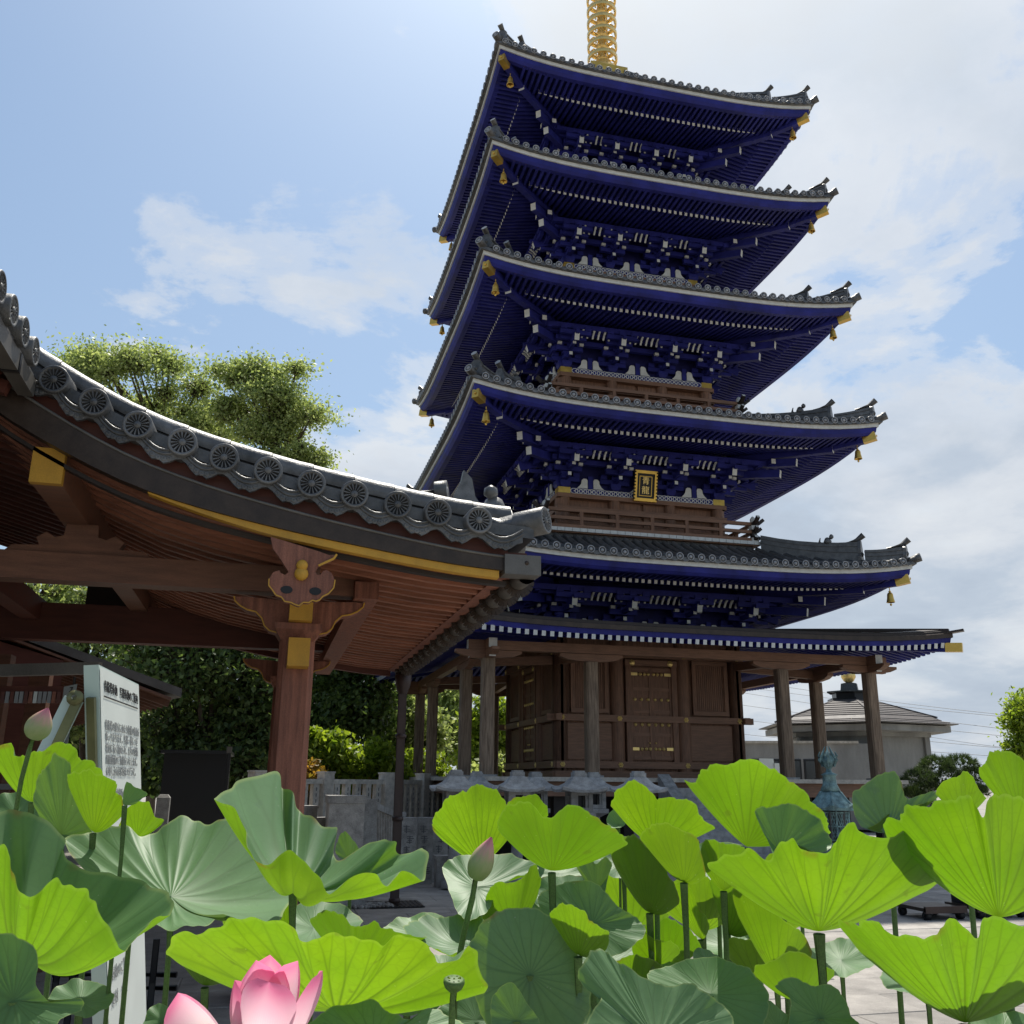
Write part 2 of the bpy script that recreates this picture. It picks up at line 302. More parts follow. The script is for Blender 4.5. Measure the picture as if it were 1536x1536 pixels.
class MB:
    def __init__(s): s.v = []; s.f = []; s.m = []; s.s = []; s.ms = []; s.uv = None
    def mi(s, m):
        if m not in s.ms: s.ms.append(m)
        return s.ms.index(m)
    def add(s, vs, fs, m, smooth=False):
        b = len(s.v); s.v.extend([tuple(map(float, q)) for q in vs])
        mm = m if isinstance(m, (list, tuple)) else [m]*len(fs)
        for f, k in zip(fs, mm): s.f.append([b+i for i in f]); s.m.append(s.mi(k)); s.s.append(smooth)
    def hexa(s, P, m, mend=None):
        """8 corners: four at one end, four at the other"""
        e = mend or m
        s.add(P, [(0, 3, 2, 1), (4, 5, 6, 7), (0, 1, 5, 4), (1, 2, 6, 5), (2, 3, 7, 6), (3, 0, 4, 7)], [m, e, m, m, m, m])
    def box(s, c, d, m, mend=None):
        x, y, z = c; a, b, h = d[0]/2, d[1]/2, d[2]/2
        s.hexa([(x-a, y-b, z-h), (x+a, y-b, z-h), (x+a, y+b, z-h), (x-a, y+b, z-h), (x-a, y-b, z+h), (x+a, y-b, z+h), (x+a, y+b, z+h), (x-a, y+b, z+h)], m, mend)
    def bb(s, lo, hi, m): s.box([(a+b)/2 for a, b in zip(lo, hi)], [abs(b-a) for a, b in zip(lo, hi)], m)
    def beam(s, p0, p1, wd, ht, m, mend=None, up=(0, 0, 1), both=False, taper=1.0):
        x, y, z, L = frame(p0, p1, up); p0 = np.array(p0, float); p1 = np.array(p1, float)
        q = [(-1, -1), (1, -1), (1, 1), (-1, 1)]
        P = [p0+x*a*wd/2+y*b*ht/2 for a, b in q]+[p1+x*a*wd/2*taper+y*b*ht/2*taper for a, b in q]
        e = mend or m
        s.add(P, [(0, 3, 2, 1), (4, 5, 6, 7), (0, 1, 5, 4), (1, 2, 6, 5), (2, 3, 7, 6), (3, 0, 4, 7)], [e if both else m, e, m, m, m, m])
    def tube(s, pts, r, m, n=8, cap=True, mend=None):
        pts = [np.array(p, float) for p in pts]; R = r if hasattr(r, '__len__') else [r]*len(pts); vs = []; px = None
        for i, p in enumerate(pts):
            a = pts[max(i-1, 0)]; b = pts[min(i+1, len(pts)-1)]; x, y, z, _ = frame(a, b)
            if px is not None:
                x = px-z*(px@z); x /= np.linalg.norm(x); y = np.cross(z, x)
            px = x
            vs += [p+(x*math.cos(2*math.pi*k/n)+y*math.sin(2*math.pi*k/n))*R[i] for k in range(n)]
        fs = [(i*n+k, i*n+(k+1) % n, (i+1)*n+(k+1) % n, (i+1)*n+k) for i in range(len(pts)-1) for k in range(n)]
        s.add(vs, fs, m, True)
        if cap:
            s.add(vs[:n], [tuple(range(n))[::-1]], m); s.add(vs[-n:], [tuple(range(n))], mend or m)
    def lathe(s, prof, o, m, n=16, ax=(0, 0, 1), smooth=True, phase=0.0, mats=None):
        o = np.array(o, float); x, y, z, _ = frame(o, o+np.array(ax, float)); vs = []
        for (r, h) in prof: vs += [o+z*h+(x*math.cos(2*math.pi*k/n+phase)+y*math.sin(2*math.pi*k/n+phase))*max(r, 1e-4) for k in range(n)]
        fs = []; mm = []
        for i in range(len(prof)-1):
            for k in range(n): fs.append((i*n+k, i*n+(k+1) % n, (i+1)*n+(k+1) % n, (i+1)*n+k)); mm.append(mats[i] if mats else m)
        s.add(vs, fs, mm, smooth)
    def prism(s, poly, o, u, v, t, m, mside=None):
        """flat outline in the plane (u, v) at o, thickened by t along u x v"""
        o = np.array(o, float); u = np.array(u, float); v = np.array(v, float); nrm = np.cross(u, v); nrm /= np.linalg.norm(nrm); n = len(poly)
        A = [o+u*a+v*b for a, b in poly]; B = [p+nrm*t for p in A]
        s.add(A, [tuple(range(n))[::-1]], m); s.add(B, [tuple(range(n))], m)
        s.add(A+B, [(i, (i+1) % n, n+(i+1) % n, n+i) for i in range(n)], mside or m)
    def grid(s, P, m, smooth=True, wrap=False):
        r = len(P); c = len(P[0]); vs = [q for row in P for q in row]; cc = c if wrap else c-1
        s.add(vs, [(i*c+j, i*c+(j+1) % c, (i+1)*c+(j+1) % c, (i+1)*c+j) for i in range(r-1) for j in range(cc)], m, smooth)
    def build(s, name, parent=None, loc=None, **kw):
        me = bpy.data.meshes.new(name); L = np.array(loc, float) if loc is not None else (WL[parent] if parent else np.zeros(3))
        V = np.array(s.v)-L
        me.from_pydata(V.tolist(), [], s.f); me.polygons.foreach_set('material_index', s.m); me.polygons.foreach_set('use_smooth', s.s)
        for k in s.ms: me.materials.append(MATS[k])
        if s.uv is not None:
            ul = me.uv_layers.new(name='UVMap'); li = np.empty(len(me.loops), int); me.loops.foreach_get('vertex_index', li)
            ul.data.foreach_set('uv', np.array(s.uv)[li].ravel())
        o = bpy.data.objects.new(name, me); COL.objects.link(o); WL[o] = L; put(o, parent); return tag(o, **kw)

# ------------------------------------------------------------------ ground and plaza
def fence_sheet():
    b = MB(); b.add([(-600, -300, -0.10), (600, -300, -0.10), (600, 900, -0.10), (-600, 900, -0.10)], [(0, 1, 2, 3)], 'ground')
    b.build('ground', loc=(0, 0, 0), kind='structure')
    b = MB(); b.bb((-13, -27, -0.09), (16, -4, -0.006), 'ground'); pl = b.build('plaza', loc=(0, 0, 0), kind='structure')
    # slabs with recessed joints, laid in running bond
    protos = []
    for q in range(5):
        b = MB(); sx, sy = 1.19, 0.595
        h = [random.uniform(-0.004, 0.004) for _ in range(4)]
        e = 0.006
        T = [(-sx/2+e, -sy/2+e, h[0]), (sx/2-e, -sy/2+e, h[1]), (sx/2-e, sy/2-e, h[2]), (-sx/2+e, sy/2-e, h[3])]
        M_ = [(-sx/2, -sy/2, -e), (sx/2, -sy/2, -e), (sx/2, sy/2, -e), (-sx/2, sy/2, -e)]
        B_ = [(x, y, -0.03) for x, y, z in M_]
        b.add(T+M_+B_, [(0, 1, 2, 3)]+[(4+i, 4+(i+1) % 4, (i+1) % 4, i) for i in range(4)]+[(8+i, 8+(i+1) % 4, 4+(i+1) % 4, 4+i) for i in range(4)], 'paving')
        v0 = b.v
        protos.append(b)
    made = [None]*5
    n = 0; rest = MB()
    cells = []
    for j in range(36):
        y = -25.4+0.6*j+0.3
        for i in range(24):
            x = -12.6+1.2*i+(0.6 if j % 2 else 0)
            if x > 15 or y > -4.6: continue
            p = (np.array([x, y, 0])-CAM); z = p@FW
            if z < 4: key = 99
            else:
                sx_, sy_ = 768+F_PX*(p@RT)/z, 768-F_PX*(p@UP)/z
                key = 0 if (-60 < sx_ < 1600 and sy_ < 1580) else 1
                key = key*1000+z
            cells.append((key, x, y))
    cells.sort()
    for c, (key, x, y) in enumerate(cells):
        q = c % 5
        if c < 295:
            if made[q] is None: made[q] = protos[q].build('paving_slab', parent=pl, loc=(0, 0, 0)); made[q].location = (x, y, 0); WL[made[q]] = np.array([x, y, 0.0])
            else: inst(made[q], 'paving_slab', (x, y, 0), pl)
        else:
            rest.add([(vx+x, vy+y, vz) for vx, vy, vz in protos[q].v], protos[q].f, 'paving')
    if rest.v: rest.build('outer_paving', parent=pl, kind='stuff')
fence_sheet()

# ------------------------------------------------------------------ pagoda
PG = empty('pagoda', (0, 0, 0), 'five storied pagoda with deep blue eaves, white rafter ends and brown ground floor', 'pagoda')
ROOFS = [(5.453, 6.566), (5.16, 10.23), (4.93, 13.63), (4.715, 16.89), (4.518, 19.98)]     # eave half width, corner height
BODY = [2.42, 2.22, 2.10, 1.92, 1.74]
SAG = 0.30
def S(k, x, v, z):
    return ((x, -v, z), (v, x, z), (-x, v, z), (-v, -x, z))[k]
def SV(k, dx, dv, dz=0): return np.array(S(k, dx, dv, dz))
def edge(i, s, e=0.0, dz=0.0):
    w_, zc = ROOFS[i]; return zc-SAG+SAG*abs(s)**3.6*max(0.0, 1-max(e, 0)/3.0)+dz
def band(b, i, loops, mtl, n=20, sides=(0, 1, 2, 3), smooth=False):
    """loft a cross-section (inset, height) round the eaves"""
    w_ = ROOFS[i][0]
    for k in sides:
        P = [[S(k, s*(w_-e), w_-e, edge(i, s, e, dz)) for s in np.linspace(-1, 1, n+1)] for e, dz in loops]
        b.grid(P, mtl, smooth)
def roof_z(i, s, e, E, zt):
    w_, zc = ROOFS[i]; t = max(0.0, e/E); R = zt-(zc-SAG+0.13)
    return zc-SAG+0.13+SAG*abs(s)**3.6*(1-t)+R*(0.45*t+0.55*t*t)
def disc(b, o, ax, r, m1='tile', m2='tile_dark', m3='tile_rim', n=14):
    b.lathe([(r, -0.10), (r, 0.0), (r*0.78, 0.004), (r*0.74, -0.014), (r*0.45, -0.014), (r*0.42, 0.002), (0.001, 0.004)], o, m1, n, ax,
            mats=[m1, m3, m3, m2, m3, m3])
def make_roof(i):
    w_, zc = ROOFS[i]; top = i == 4
    tw = 0.55 if top else BODY[i+1]+0.72
    zt = zc+3.3 if top else ROOFS[i+1][1]-2.86
    E = w_-tw
    b = MB()
    for k in range(4):
        P = [[S(k, s*(w_-e), w_-e, roof_z(i, s, e, E, zt)) for s in np.linspace(-1, 1, 21)] for e in np.linspace(-0.08, E, 7)]
        b.grid(P, 'tile_dark')
    band(b, i, [(-0.08, 0.13), (-0.08, 0.055), (0.10, 0.055)], 'tile')
    root = b.build('roof', PG)
    # tile rows with their round end tiles: the front ones each an object
    sp = 0.258; nr = int(w_/sp)
    rest = MB(); drip = MB()
    for k in range(4):
        for j in range(-nr, nr+1):
            x = j*sp
            if abs(x) > w_-0.10: continue
            ee = min(E, w_-abs(x)-0.03)
            b = MB() if k == 0 else rest
            es = np.linspace(-0.09, max(ee, 0.02), 6 if ee > 1 else 3); P = []
            for e in es:
                zz = roof_z(i, min(1, abs(x)/(w_-e)), e, E, zt)
                P.append([S(k, x+0.078*math.cos(a), w_-e, zz+0.005+0.078*math.sin(a)) for a in np.linspace(-0.25, math.pi+0.25, 7)])
            b.grid(P, 'tile')
            zz = roof_z(i, abs(x)/w_, -0.09, E, zt)
            if k == 0 or k == 3: disc(b, S(k, x, w_+0.105, zz+0.015), SV(k, 0, 1), 0.086, n=14 if k == 0 else 8)
            else:
                b.lathe([(0.086, -0.08), (0.086, 0), (0.001, 0.002)], S(k, x, w_+0.105, zz+0.015), 'tile', 8, SV(k, 0, 1))
            if k == 0: b.build('tile_row', root)
            if abs(x+sp/2) < w_-0.15:                                  # hanging tile between two round ends
                xm = x+sp/2; zm = roof_z(i, abs(xm)/w_, -0.09, E, zt)
                pts = [(-sp/2, 0.0), (-sp/4, -0.055), (0, -0.07), (sp/4, -0.055), (sp/2, 0.0), (sp/4, -0.095), (0, -0.12), (-sp/4, -0.095)]
                pts = [pts[0]]+pts[5:8][::-1]+[pts[4]]+pts[1:4][::-1]
                drip.prism(pts, S(k, xm, w_+0.085, zm+0.015), SV(k, 1, 0), (0, 0, 1), 0.02, 'tile')
    rest.build('side_tile_rows', root, kind='stuff'); drip.build('drip_tiles', root, kind='stuff')
    # white edge board, blue eave boards, soffits
    b = MB(); band(b, i, [(0.10, -0.045), (-0.005, -0.045), (-0.005, 0.05), (0.10, 0.05)], 'white'); b.build('eave_strip', root)
    b = MB(); band(b, i, [(0.03, -0.05), (0.05, -0.17), (0.11, -0.235), (0.24, -0.235), (0.24, -0.10)], 'blue'); b.build('eave_board', root)
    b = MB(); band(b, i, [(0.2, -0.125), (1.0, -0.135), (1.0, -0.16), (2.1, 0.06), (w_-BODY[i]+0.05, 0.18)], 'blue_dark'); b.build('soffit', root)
    b = MB(); c = MB(); rs = 0.155; n = int((w_-0.5)/rs)
    band(c, i, [(0.88, -0.125), (0.88, -0.185), (0.98, -0.185), (0.98, -0.125)], 'blue')
    for k in range(4):
        for j in range(-n, n+1):
            x = (j+0.5)*rs
            s = abs(x)/w_
            e1 = min(0.98, w_-abs(x)-0.08)
            if e1 > 0.3:
                b.beam(S(k, x, w_-e1, edge(i, s, 0.98, -0.175)), S(k, x, w_-0.14, edge(i, s, 0.1, -0.19)), 0.065, 0.075, 'blue', 'white' if False else 'blue_end')
            e2 = min(2.9, w_-abs(x)-0.12)
            if e2 > 1.1:
                s2 = min(1, abs(x)/(w_-0.9))
                c.beam(S(k, x, w_-e2, edge(i, abs(x)/max(w_-e2, abs(x), .1), e2, -0.245+0.2*(e2-0.9))), S(k, x, w_-0.87, edge(i, s2, 0.9, -0.245)), 0.075, 0.105, 'blue', 'white')
    b.build('flying_rafters', root, kind='stuff'); c.build('base_rafters', root, kind='stuff')
    # corners
    for k in range(4):
        def dg(v, z, off=0.0):          # a point on the corner line between side k and the next
            a = SV(k, 1, 1); t = SV(k, 1, -1)
            return np.array([a[0]*v, a[1]*v, 0])+t*off+np.array([0, 0, z])
        a = SV(k, 1, 1)/math.sqrt(2); ax = np.array([a[0], a[1], 0.0]); tv = np.array([-a[1], a[0], 0])
        b = MB(); b.beam(dg(BODY[i]+0.2, zc-0.28), dg(4.36-5.16+w_, zc-0.43), 0.17, 0.22, 'blue', 'white')
        b.build('hip_rafter', root)
        b = MB(); b.beam(dg(w_-1.2, zc-0.42), dg(w_-0.27, zc-0.33), 0.15, 0.2, 'blue', 'blue'); b.build('flying_hip_rafter', root)
        b = MB(); b.beam(dg(w_-0.28, zc-0.33), dg(w_-0.06, zc-0.28), 0.17, 0.21, 'gold')
        b.lathe([(0.03, 0), (0.03, 0.012), (0.001, 0.02)], dg(w_-0.05, zc-0.28), 'gold', 8, ax); b.build('gilt_rafter_cap', root)
        def rz(v): return roof_z(i, 1.0, w_-v, E, zt)
        # two-step corner ridge of stacked flat tiles with a horned end
        for (v0, v1, h0, h1) in ((w_-0.72, w_-0.10, 0.30, 0.36), (tw+0.02, w_-0.82, 0.40, 0.50)):
            b = MB(); vs = np.linspace(v0, v1, 6)
            for q, (lo, hi, wd) in enumerate(((-0.05, 0.45, 0.20), (0.45, 0.60, 0.24), (0.60, 0.75, 0.20), (0.75, 0.88, 0.24), (0.88, 1.0, 0.13))):
                P = []
                for v in vs:
                    h = h0+(h1-h0)*((v-v0)/(v1-v0))**2; z = rz(v)
                    P.append([dg(v, z+h*lo)+tv*wd/2, dg(v, z+h*hi)+tv*wd/2, dg(v, z+h*hi)-tv*wd/2, dg(v, z+h*lo)-tv*wd/2])
                b.grid(P, 'tile', False, True); b.add(P[-1], [(0, 1, 2, 3)], 'tile'); b.add(P[0], [(3, 2, 1, 0)], 'tile')
            b.build('corner_ridge', root)
            b = MB(); z = rz(v1)
            prof = [(-0.17, 0.0), (0.17, 0.0), (0.19, 0.12), (0.13, 0.20), (0.14, 0.32), (0.06, h1+0.03), (-0.06, h1+0.03), (-0.14, 0.32), (-0.13, 0.20), (-0.19, 0.12)]
            b.prism(prof, dg(v1, z), tv, (0, 0, 1), 0.07, 'tile'); b.lathe([(0.07, 0), (0.06, 0.05), (0.001, 0.07)], dg(v1, z+0.19)+ax*0.04, 'tile', 8, ax)
            p0 = dg(v1-0.26, z+h1-0.01); p1 = dg(v1-0.02, z+h1+0.05); p2 = dg(v1+0.10, z+h1+0.17)
            b.tube([p0, p1, p2], [0.05, 0.06, 0.075], 'tile', 10, mend='tile_rim'); b.build('ridge_end_ornament', root)
        b = MB(); z = zc+0.11
        b.tube([dg(w_-0.30, z), dg(w_-0.02, z+0.03), dg(w_+0.15, z+0.10)], [0.09, 0.09, 0.10], 'tile', 10)
        disc(b, dg(w_+0.155, z+0.105), ax+np.array([0, 0, 0.25]), 0.10); b.build('corner_tile', root)
        if i in (0, 1):                                                   # crouching guardian figure on the ridge
            b = MB(); v = w_-1.33; z = rz(v)+0.40
            b.lathe([(0.02, 0), (0.09, 0.02), (0.10, 0.09), (0.06, 0.17), (0.03, 0.19)], dg(v, z), 'tile', 8)
            b.lathe([(0.01, -0.06), (0.055, -0.02), (0.055, 0.03), (0.02, 0.07)], dg(v+0.07, z+0.19), 'tile', 8)
            b.tube([dg(v-0.07, z+0.02), dg(v-0.14, z+0.10), dg(v-0.12, z+0.2)], [0.03, 0.03, 0.012], 'tile', 6)
            b.build('ridge_figure', root)
    return root
MATS['blue_end'] = mat('blue_end', (0.10, 0.055, 0.09), 0.5, 0.3, 9)
RF = [make_roof(i) for i in range(5)]

def lattice(b, k, x0, x1, v, z, h):
    """pale interlocking circles standing proud of the band"""
    p = h*1.5; n = int((x1-x0)/p); p = (x1-x0)/n
    for j in range(n*2-1):
        c = x0+p/2+j*p/2
        vs = []
        for a in range(12):
            A = 2*math.pi*a/12
            for r in (h*0.5, h*0.40): vs.append(S(k, c+1.5*r*math.cos(A), v+0.006*(j % 2), z+r*math.sin(A)))
        b.add(vs, [(2*a, 2*((a+1) % 12), 2*((a+1) % 12)+1, 2*a+1) for a in range(12)], 'white')
        if j % 2 == 0: b.lathe([(h*0.13, 0), (h*0.1, 0.008), (0.001, 0.01)], S(k, c, v, z), 'white', 6, SV(k, 0, 1))

# bracket set in local side coordinates, copied to each column
def bracket(b, k, x, i):
    w_, zc = ROOFS[i]; v0 = BODY[i]; d = (w_-1.89-v0)/3
    def arm(v, z, L, e='blue', m='blue'):                                        # arm along the wall with white ends and three blocks
        b.beam(S(k, x-L, v, z), S(k, x+L, v, z), 0.10, 0.12, m, e, both=True)
        for q in (-L+0.09, 0, L-0.09): b.box(S(k, x+q, v, z+0.11), (0.17, 0.17, 0.11), 'blue')
    b.lathe([(0.13, 0), (0.19, 0.08), (0.19, 0.17), (0.001, 0.17)], S(k, x, v0, zc-1.37), 'blue', 4, phase=math.pi/4, smooth=False)
    for q in range(3):
        z = zc-1.14+q*0.17; vv = v0+d*(q+1)
        b.beam(S(k, x, v0-0.1, z), S(k, x, vv+0.14, z), 0.09, 0.09, 'blue', 'white' if q < 2 else 'blue')
        arm(v0+d*q, z, 0.40 if q == 0 else 0.36)
        if q == 1:
            for s_ in (-1, 1): b.box(S(k, x+s_*0.30, v0+d*q+0.09, z+0.10), (0.11, 0.11, 0.07), 'white')
    arm(w_-1.99, zc-0.74, 0.42)
for i in range(5):
    w_, zc = ROOFS[i]; bh = BODY[i]; zb = 1.7 if i == 0 else zc-2.66
    b = MB(); zt = zc-1.54
    t = bh-0.10
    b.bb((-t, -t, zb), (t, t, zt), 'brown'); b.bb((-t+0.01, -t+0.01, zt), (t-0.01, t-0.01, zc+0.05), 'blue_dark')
    WALL = b.build('storey_wall', PG)
    cx = [-bh*0.96, -bh*0.345, bh*0.345, bh*0.96]
    for k in range(4):
        for x in cx:
            b = MB(); bracket(b, k, x, i); b.build('bracket_set', WALL)
            b = MB(); b.beam(S(k, x, bh-0.3, zc-0.52), S(k, x, w_-1.85, zc-0.91), 0.13, 0.19, 'blue', 'white'); b.build('tail_rafter', WALL)
        b = MB(); c = MB(); r = MB()
        b.bb(S(k, -bh*1.03, bh-0.06, zc-1.54), S(k, bh*1.03, bh+0.07, zc-1.38), 'blue')
        lattice(b, k, -bh*0.90, bh*0.90, bh+0.075, zc-1.46, 0.15)
        for s in (-1, 1):
            b.bb(S(k, s*bh*0.895, bh-0.05, zc-1.545), S(k, s*bh*1.04, bh+0.085, zc-1.375), 'gold')
        b.build('lattice_band', WALL)
        # purlins running round under the rafters
        for v, z in ((bh+(w_-1.89-bh)/3, zc-0.78), (bh+(w_-1.89-bh)*2/3, zc-0.62), (w_-1.99, zc-0.58)):
            c.beam(S(k, -v-0.3, v, z), S(k, v+0.3, v, z), 0.12, 0.13, 'blue', 'white' if v > w_-2.1 else 'blue', both=True)
        c.build('eave_purlin', WALL)
        # white ribs between the brackets, and white flared panels beside the bay struts
        for x in np.arange(-bh*0.93, bh*0.94, 0.15):
            if min(abs(x-q) for q in cx) < 0.2: continue
            v0 = bh+(w_-1.89-bh)*2/3
            r.beam(S(k, x, v0+0.08, zc-0.80), S(k, x, v0+0.16, zc-0.70), 0.045, 0.04, 'white'); r.beam(S(k, x, v0+0.16, zc-0.70), S(k, x, v0+0.26, zc-0.64), 0.045, 0.04, 'white')
        r.build('eave_ribs', WALL, kind='stuff')
        for xc in (-bh*0.65, 0.0, bh*0.65):
            b = MB(); b.bb(S(k, xc-0.06, bh, zc-1.38), S(k, xc+0.06, bh+0.10, zc-1.05), 'blue')
            for s in (-1, 1):
                poly = [(0.08*s, 0.0), (0.36*s, 0.0), (0.30*s, 0.05), (0.25*s, 0.12), (0.235*s, 0.22), (0.19*s, 0.26), (0.11*s, 0.26), (0.08*s, 0.22)]
                if s*1 < 0: poly = poly[::-1]
                b.prism(poly, S(k, xc, bh+0.06, zc-1.375), SV(k, 1, 0), (0, 0, 1), 0.03, 'white')
            b.build('flared_strut', WALL)
    # corner brackets run out on the diagonal with two white ends
    for k in range(4):
        a = SV(k, 1, 1)
        for v, z, bk in ((w_-1.77, zc-0.89, 1.2), (w_-1.46, zc-0.65, 1.3)):
            b = MB(); b.beam(np.array([a[0]*(v-bk), a[1]*(v-bk), z+0.22]), np.array([a[0]*v, a[1]*v, z]), 0.15, 0.20, 'blue', 'white'); b.build('corner_tail_rafter', WALL)
    if i == 0: continue
    # balcony with rails
    fb = bh+0.72; zf = zb+0.02
    b = MB(); b.bb((-fb+0.03, -fb+0.03, zf-0.10), (fb-0.03, fb-0.03, zf), 'brown_h'); b.bb((-fb+0.15, -fb+0.15, zf-0.22), (fb-0.15, fb-0.15, zf-0.10), 'tile')
    b.bb((-fb+0.08, -fb+0.08, zf-0.30), (fb-0.08, fb-0.08, zf-0.22), 'tile'); b.build('balcony_floor', WALL)
    nb = int(2*fb/0.19); rest = MB()
    for k in range(4):
        for j in range(nb):
            x = -fb+(j+0.5)*2*fb/nb
            q = MB() if (k == 0 and i == 1) else rest
            q.bb(S(k, x-fb/nb+0.005, fb-0.5, zf-0.075), S(k, x+fb/nb-0.005, fb+0.03, zf+0.012), 'white')
            if q is not rest: q.build('balcony_board', WALL)
    rest.build('balcony_boards', WALL, kind='stuff')
    rv = fb-0.12
    for k in range(4):
        b = MB()
        for z, d, ext in ((zf+0.07, 0.10, 0.16), (zf+0.29, 0.08, 0.22), (zf+0.50, 0.085, 0.30)):
            b.beam(S(k, -rv, rv, z), S(k, rv, rv, z), d, d, 'brown_h')
            for s in (-1, 1):
                b.beam(S(k, s*rv, rv, z), S(k, s*(rv+ext*0.5), rv, z+0.02), d, d, 'darkwood'); b.beam(S(k, s*(rv+ext*0.48), rv, z+0.015), S(k, s*(rv+ext), rv, z+0.015+ext*0.42), d, d, 'darkwood', 'white')
        for x in np.arange(-rv, rv+0.01, 2*rv/6): b.beam(S(k, x, rv, zf), S(k, x, rv, zf+0.46), 0.09, 0.09, 'brown')
        b.build('railing', WALL)
        b = MB(); p = np.array(S(k, rv, rv, 0))
        b.box(p+[0, 0, zf+0.27], (0.13, 0.13, 0.52), 'darkwood'); b.box(p+[0, 0, zf+0.06], (0.19, 0.19, 0.12), 'white'); b.box(p+[0, 0, zf+0.40], (0.17, 0.17, 0.11), 'white')
        b.lathe([(0.05, 0), (0.07, 0.03), (0.075, 0.09), (0.04, 0.15), (0.001, 0.18)], p+[0, 0, zf+0.54], 'white', 10); b.build('railing_post', WALL)
    for k in range(4):
        for x in cx:
            b = MB(); b.lathe([(0.15, 0), (0.15, zt-zb)], S(k, x, bh-0.02, zb), 'brown', 14); b.build('column', WALL)
        b = MB()
        for z, h in ((zb+0.28, 0.13), (zb+0.72, 0.12), (zt-0.06, 0.11)): b.bb(S(k, -bh*1.05, bh-0.1, z-h/2), S(k, bh*1.05, bh+0.13, z+h/2), 'brown_h')
        b.build('tie_rail', WALL)
        for s in (-1, 1):
            b = MB(); b.bb(S(k, s*bh*0.17-bh*0.15, bh-0.1, zb+0.1), S(k, s*bh*0.17+bh*0.15, bh-0.04, zt-0.1), 'brown'); b.build('door_leaf', WALL)

# plaque with gilt frame and two characters
pq = empty('name_plaque', (0, -2.36, 8.62), 'black name plaque with gold frame and gold characters under the second blue eave', 'plaque')
b = MB(); yb = -2.36
def tilt(x, z, d): return (x, yb-0.16*(z-8.62)/0.77-d, z)
b.hexa([tilt(-0.27, 8.67, 0), tilt(0.27, 8.67, 0), tilt(0.27, 9.35, 0), tilt(-0.27, 9.35, 0), tilt(-0.27, 8.67, 0.04), tilt(0.27, 8.67, 0.04), tilt(0.27, 9.35, 0.04), tilt(-0.27, 9.35, 0.04)], 'black')
b.build('board', pq)
b = MB()
for (xa, za, xb, zb_) in ((-0.31, 8.60, -0.24, 9.39), (0.24, 8.60, 0.31, 9.39), (-0.24, 8.60, 0.24, 8.68), (-0.24, 9.31, 0.24, 9.39)):
    b.hexa([tilt(xa, za, 0), tilt(xb, za, 0), tilt(xb, zb_, 0), tilt(xa, zb_, 0), tilt(xa, za, 0.075), tilt(xb, za, 0.075), tilt(xb, zb_, 0.075), tilt(xa, zb_, 0.075)], 'gold')
for q in range(9):                                       # dark notches carved round the frame
    z = 8.66+q*0.085
    for x in (-0.31, 0.31): b.box(tilt(x, z, 0.075), (0.05, 0.03, 0.035), 'black')
for (x0, z0, x1, z1) in ((-0.175, 8.74, -0.16, 9.25), (0.16, 8.74, 0.175, 9.25), (-0.16, 8.74, 0.16, 8.755), (-0.16, 9.235, 0.16, 9.25)):
    b.hexa([tilt(x0, z0, 0.04), tilt(x1, z0, 0.04), tilt(x1, z1, 0.04), tilt(x0, z1, 0.04), tilt(x0, z0, 0.05), tilt(x1, z0, 0.05), tilt(x1, z1, 0.05), tilt(x0, z1, 0.05)], 'gold')
b.build('gilt_frame', pq)
def text(body, name, parent, o, u, v, size, mtl, ext=0.002, align='CENTER'):
    c = bpy.data.curves.new(name, 'FONT'); c.body = body; c.size = size; c.align_x = align; c.align_y = 'CENTER'; c.extrude = ext; c.resolution_u = 2
    tob = bpy.data.objects.new(name, c); COL.objects.link(tob)
    dgr = bpy.context.evaluated_depsgraph_get(); me = bpy.data.meshes.new_from_object(tob.evaluated_get(dgr)); bpy.data.objects.remove(tob)
    me.materials.clear(); me.materials.append(MATS[mtl])
    u = np.array(u, float); u /= np.linalg.norm(u); v = np.array(v, float); v /= np.linalg.norm(v); n_ = np.cross(u, v)
    me.transform(Matrix(((u[0], v[0], n_[0], 0), (u[1], v[1], n_[1], 0), (u[2], v[2], n_[2], 0), (0, 0, 0, 1))))
    ob = bpy.data.objects.new(name, me); COL.objects.link(ob); WL[ob] = np.array(o, float); put(ob, parent)
    if name == 'printed_line': ob['kind'] = 'stuff'
    return ob
vt = np.array(tilt(0, 9.39, 0))-np.array(tilt(0, 8.62, 0))
for ch, z, sz in (('青', 9.12, 0.21), ('龍', 8.88, 0.22)): text(ch, 'gilt_character', pq, tilt(0, z, 0.048), (1, 0, 0), vt, sz, 'gold_leaf', 0.006)

# ---- finial
b = MB(); b.bb((-0.62, -0.62, 23.1), (0.62, 0.62, 23.75), 'gold'); b.lathe([(0.55, 23.75), (0.5, 23.95), (0.2, 24.15), (0.3, 24.25), (0.12, 24.3), (0.12, 28.6), (0.05, 30.2), (0.001, 30.4)], (0, 0, 0), 'gold_leaf', 16)
SP = b.build('finial', PG)
b = MB(); b.lathe([(0.49, -0.05), (0.50, 0.06), (0.43, 0.07), (0.42, -0.04), (0.49, -0.05)], (0, 0, 0), 'gold_leaf', 28)
b.lathe([(0.13, -0.09), (0.20, -0.04), (0.20, 0.05), (0.13, 0.10)], (0, 0, 0), 'gold_leaf', 12)
for q in range(8):
    a = q*math.pi/4; c_, s_ = math.cos(a), math.sin(a)
    b.tube([(0.15*c_, 0.15*s_, 0.0), (0.3*c_, 0.3*s_, 0.10), (0.46*c_, 0.46*s_, 0.02)], 0.035, 'gold_leaf', 5)
    b.lathe([(0.02, -0.16), (0.035, -0.14), (0.015, -0.05), (0.004, -0.04)], (0.47*c_, 0.47*s_, 0), 'gold_leaf', 6)
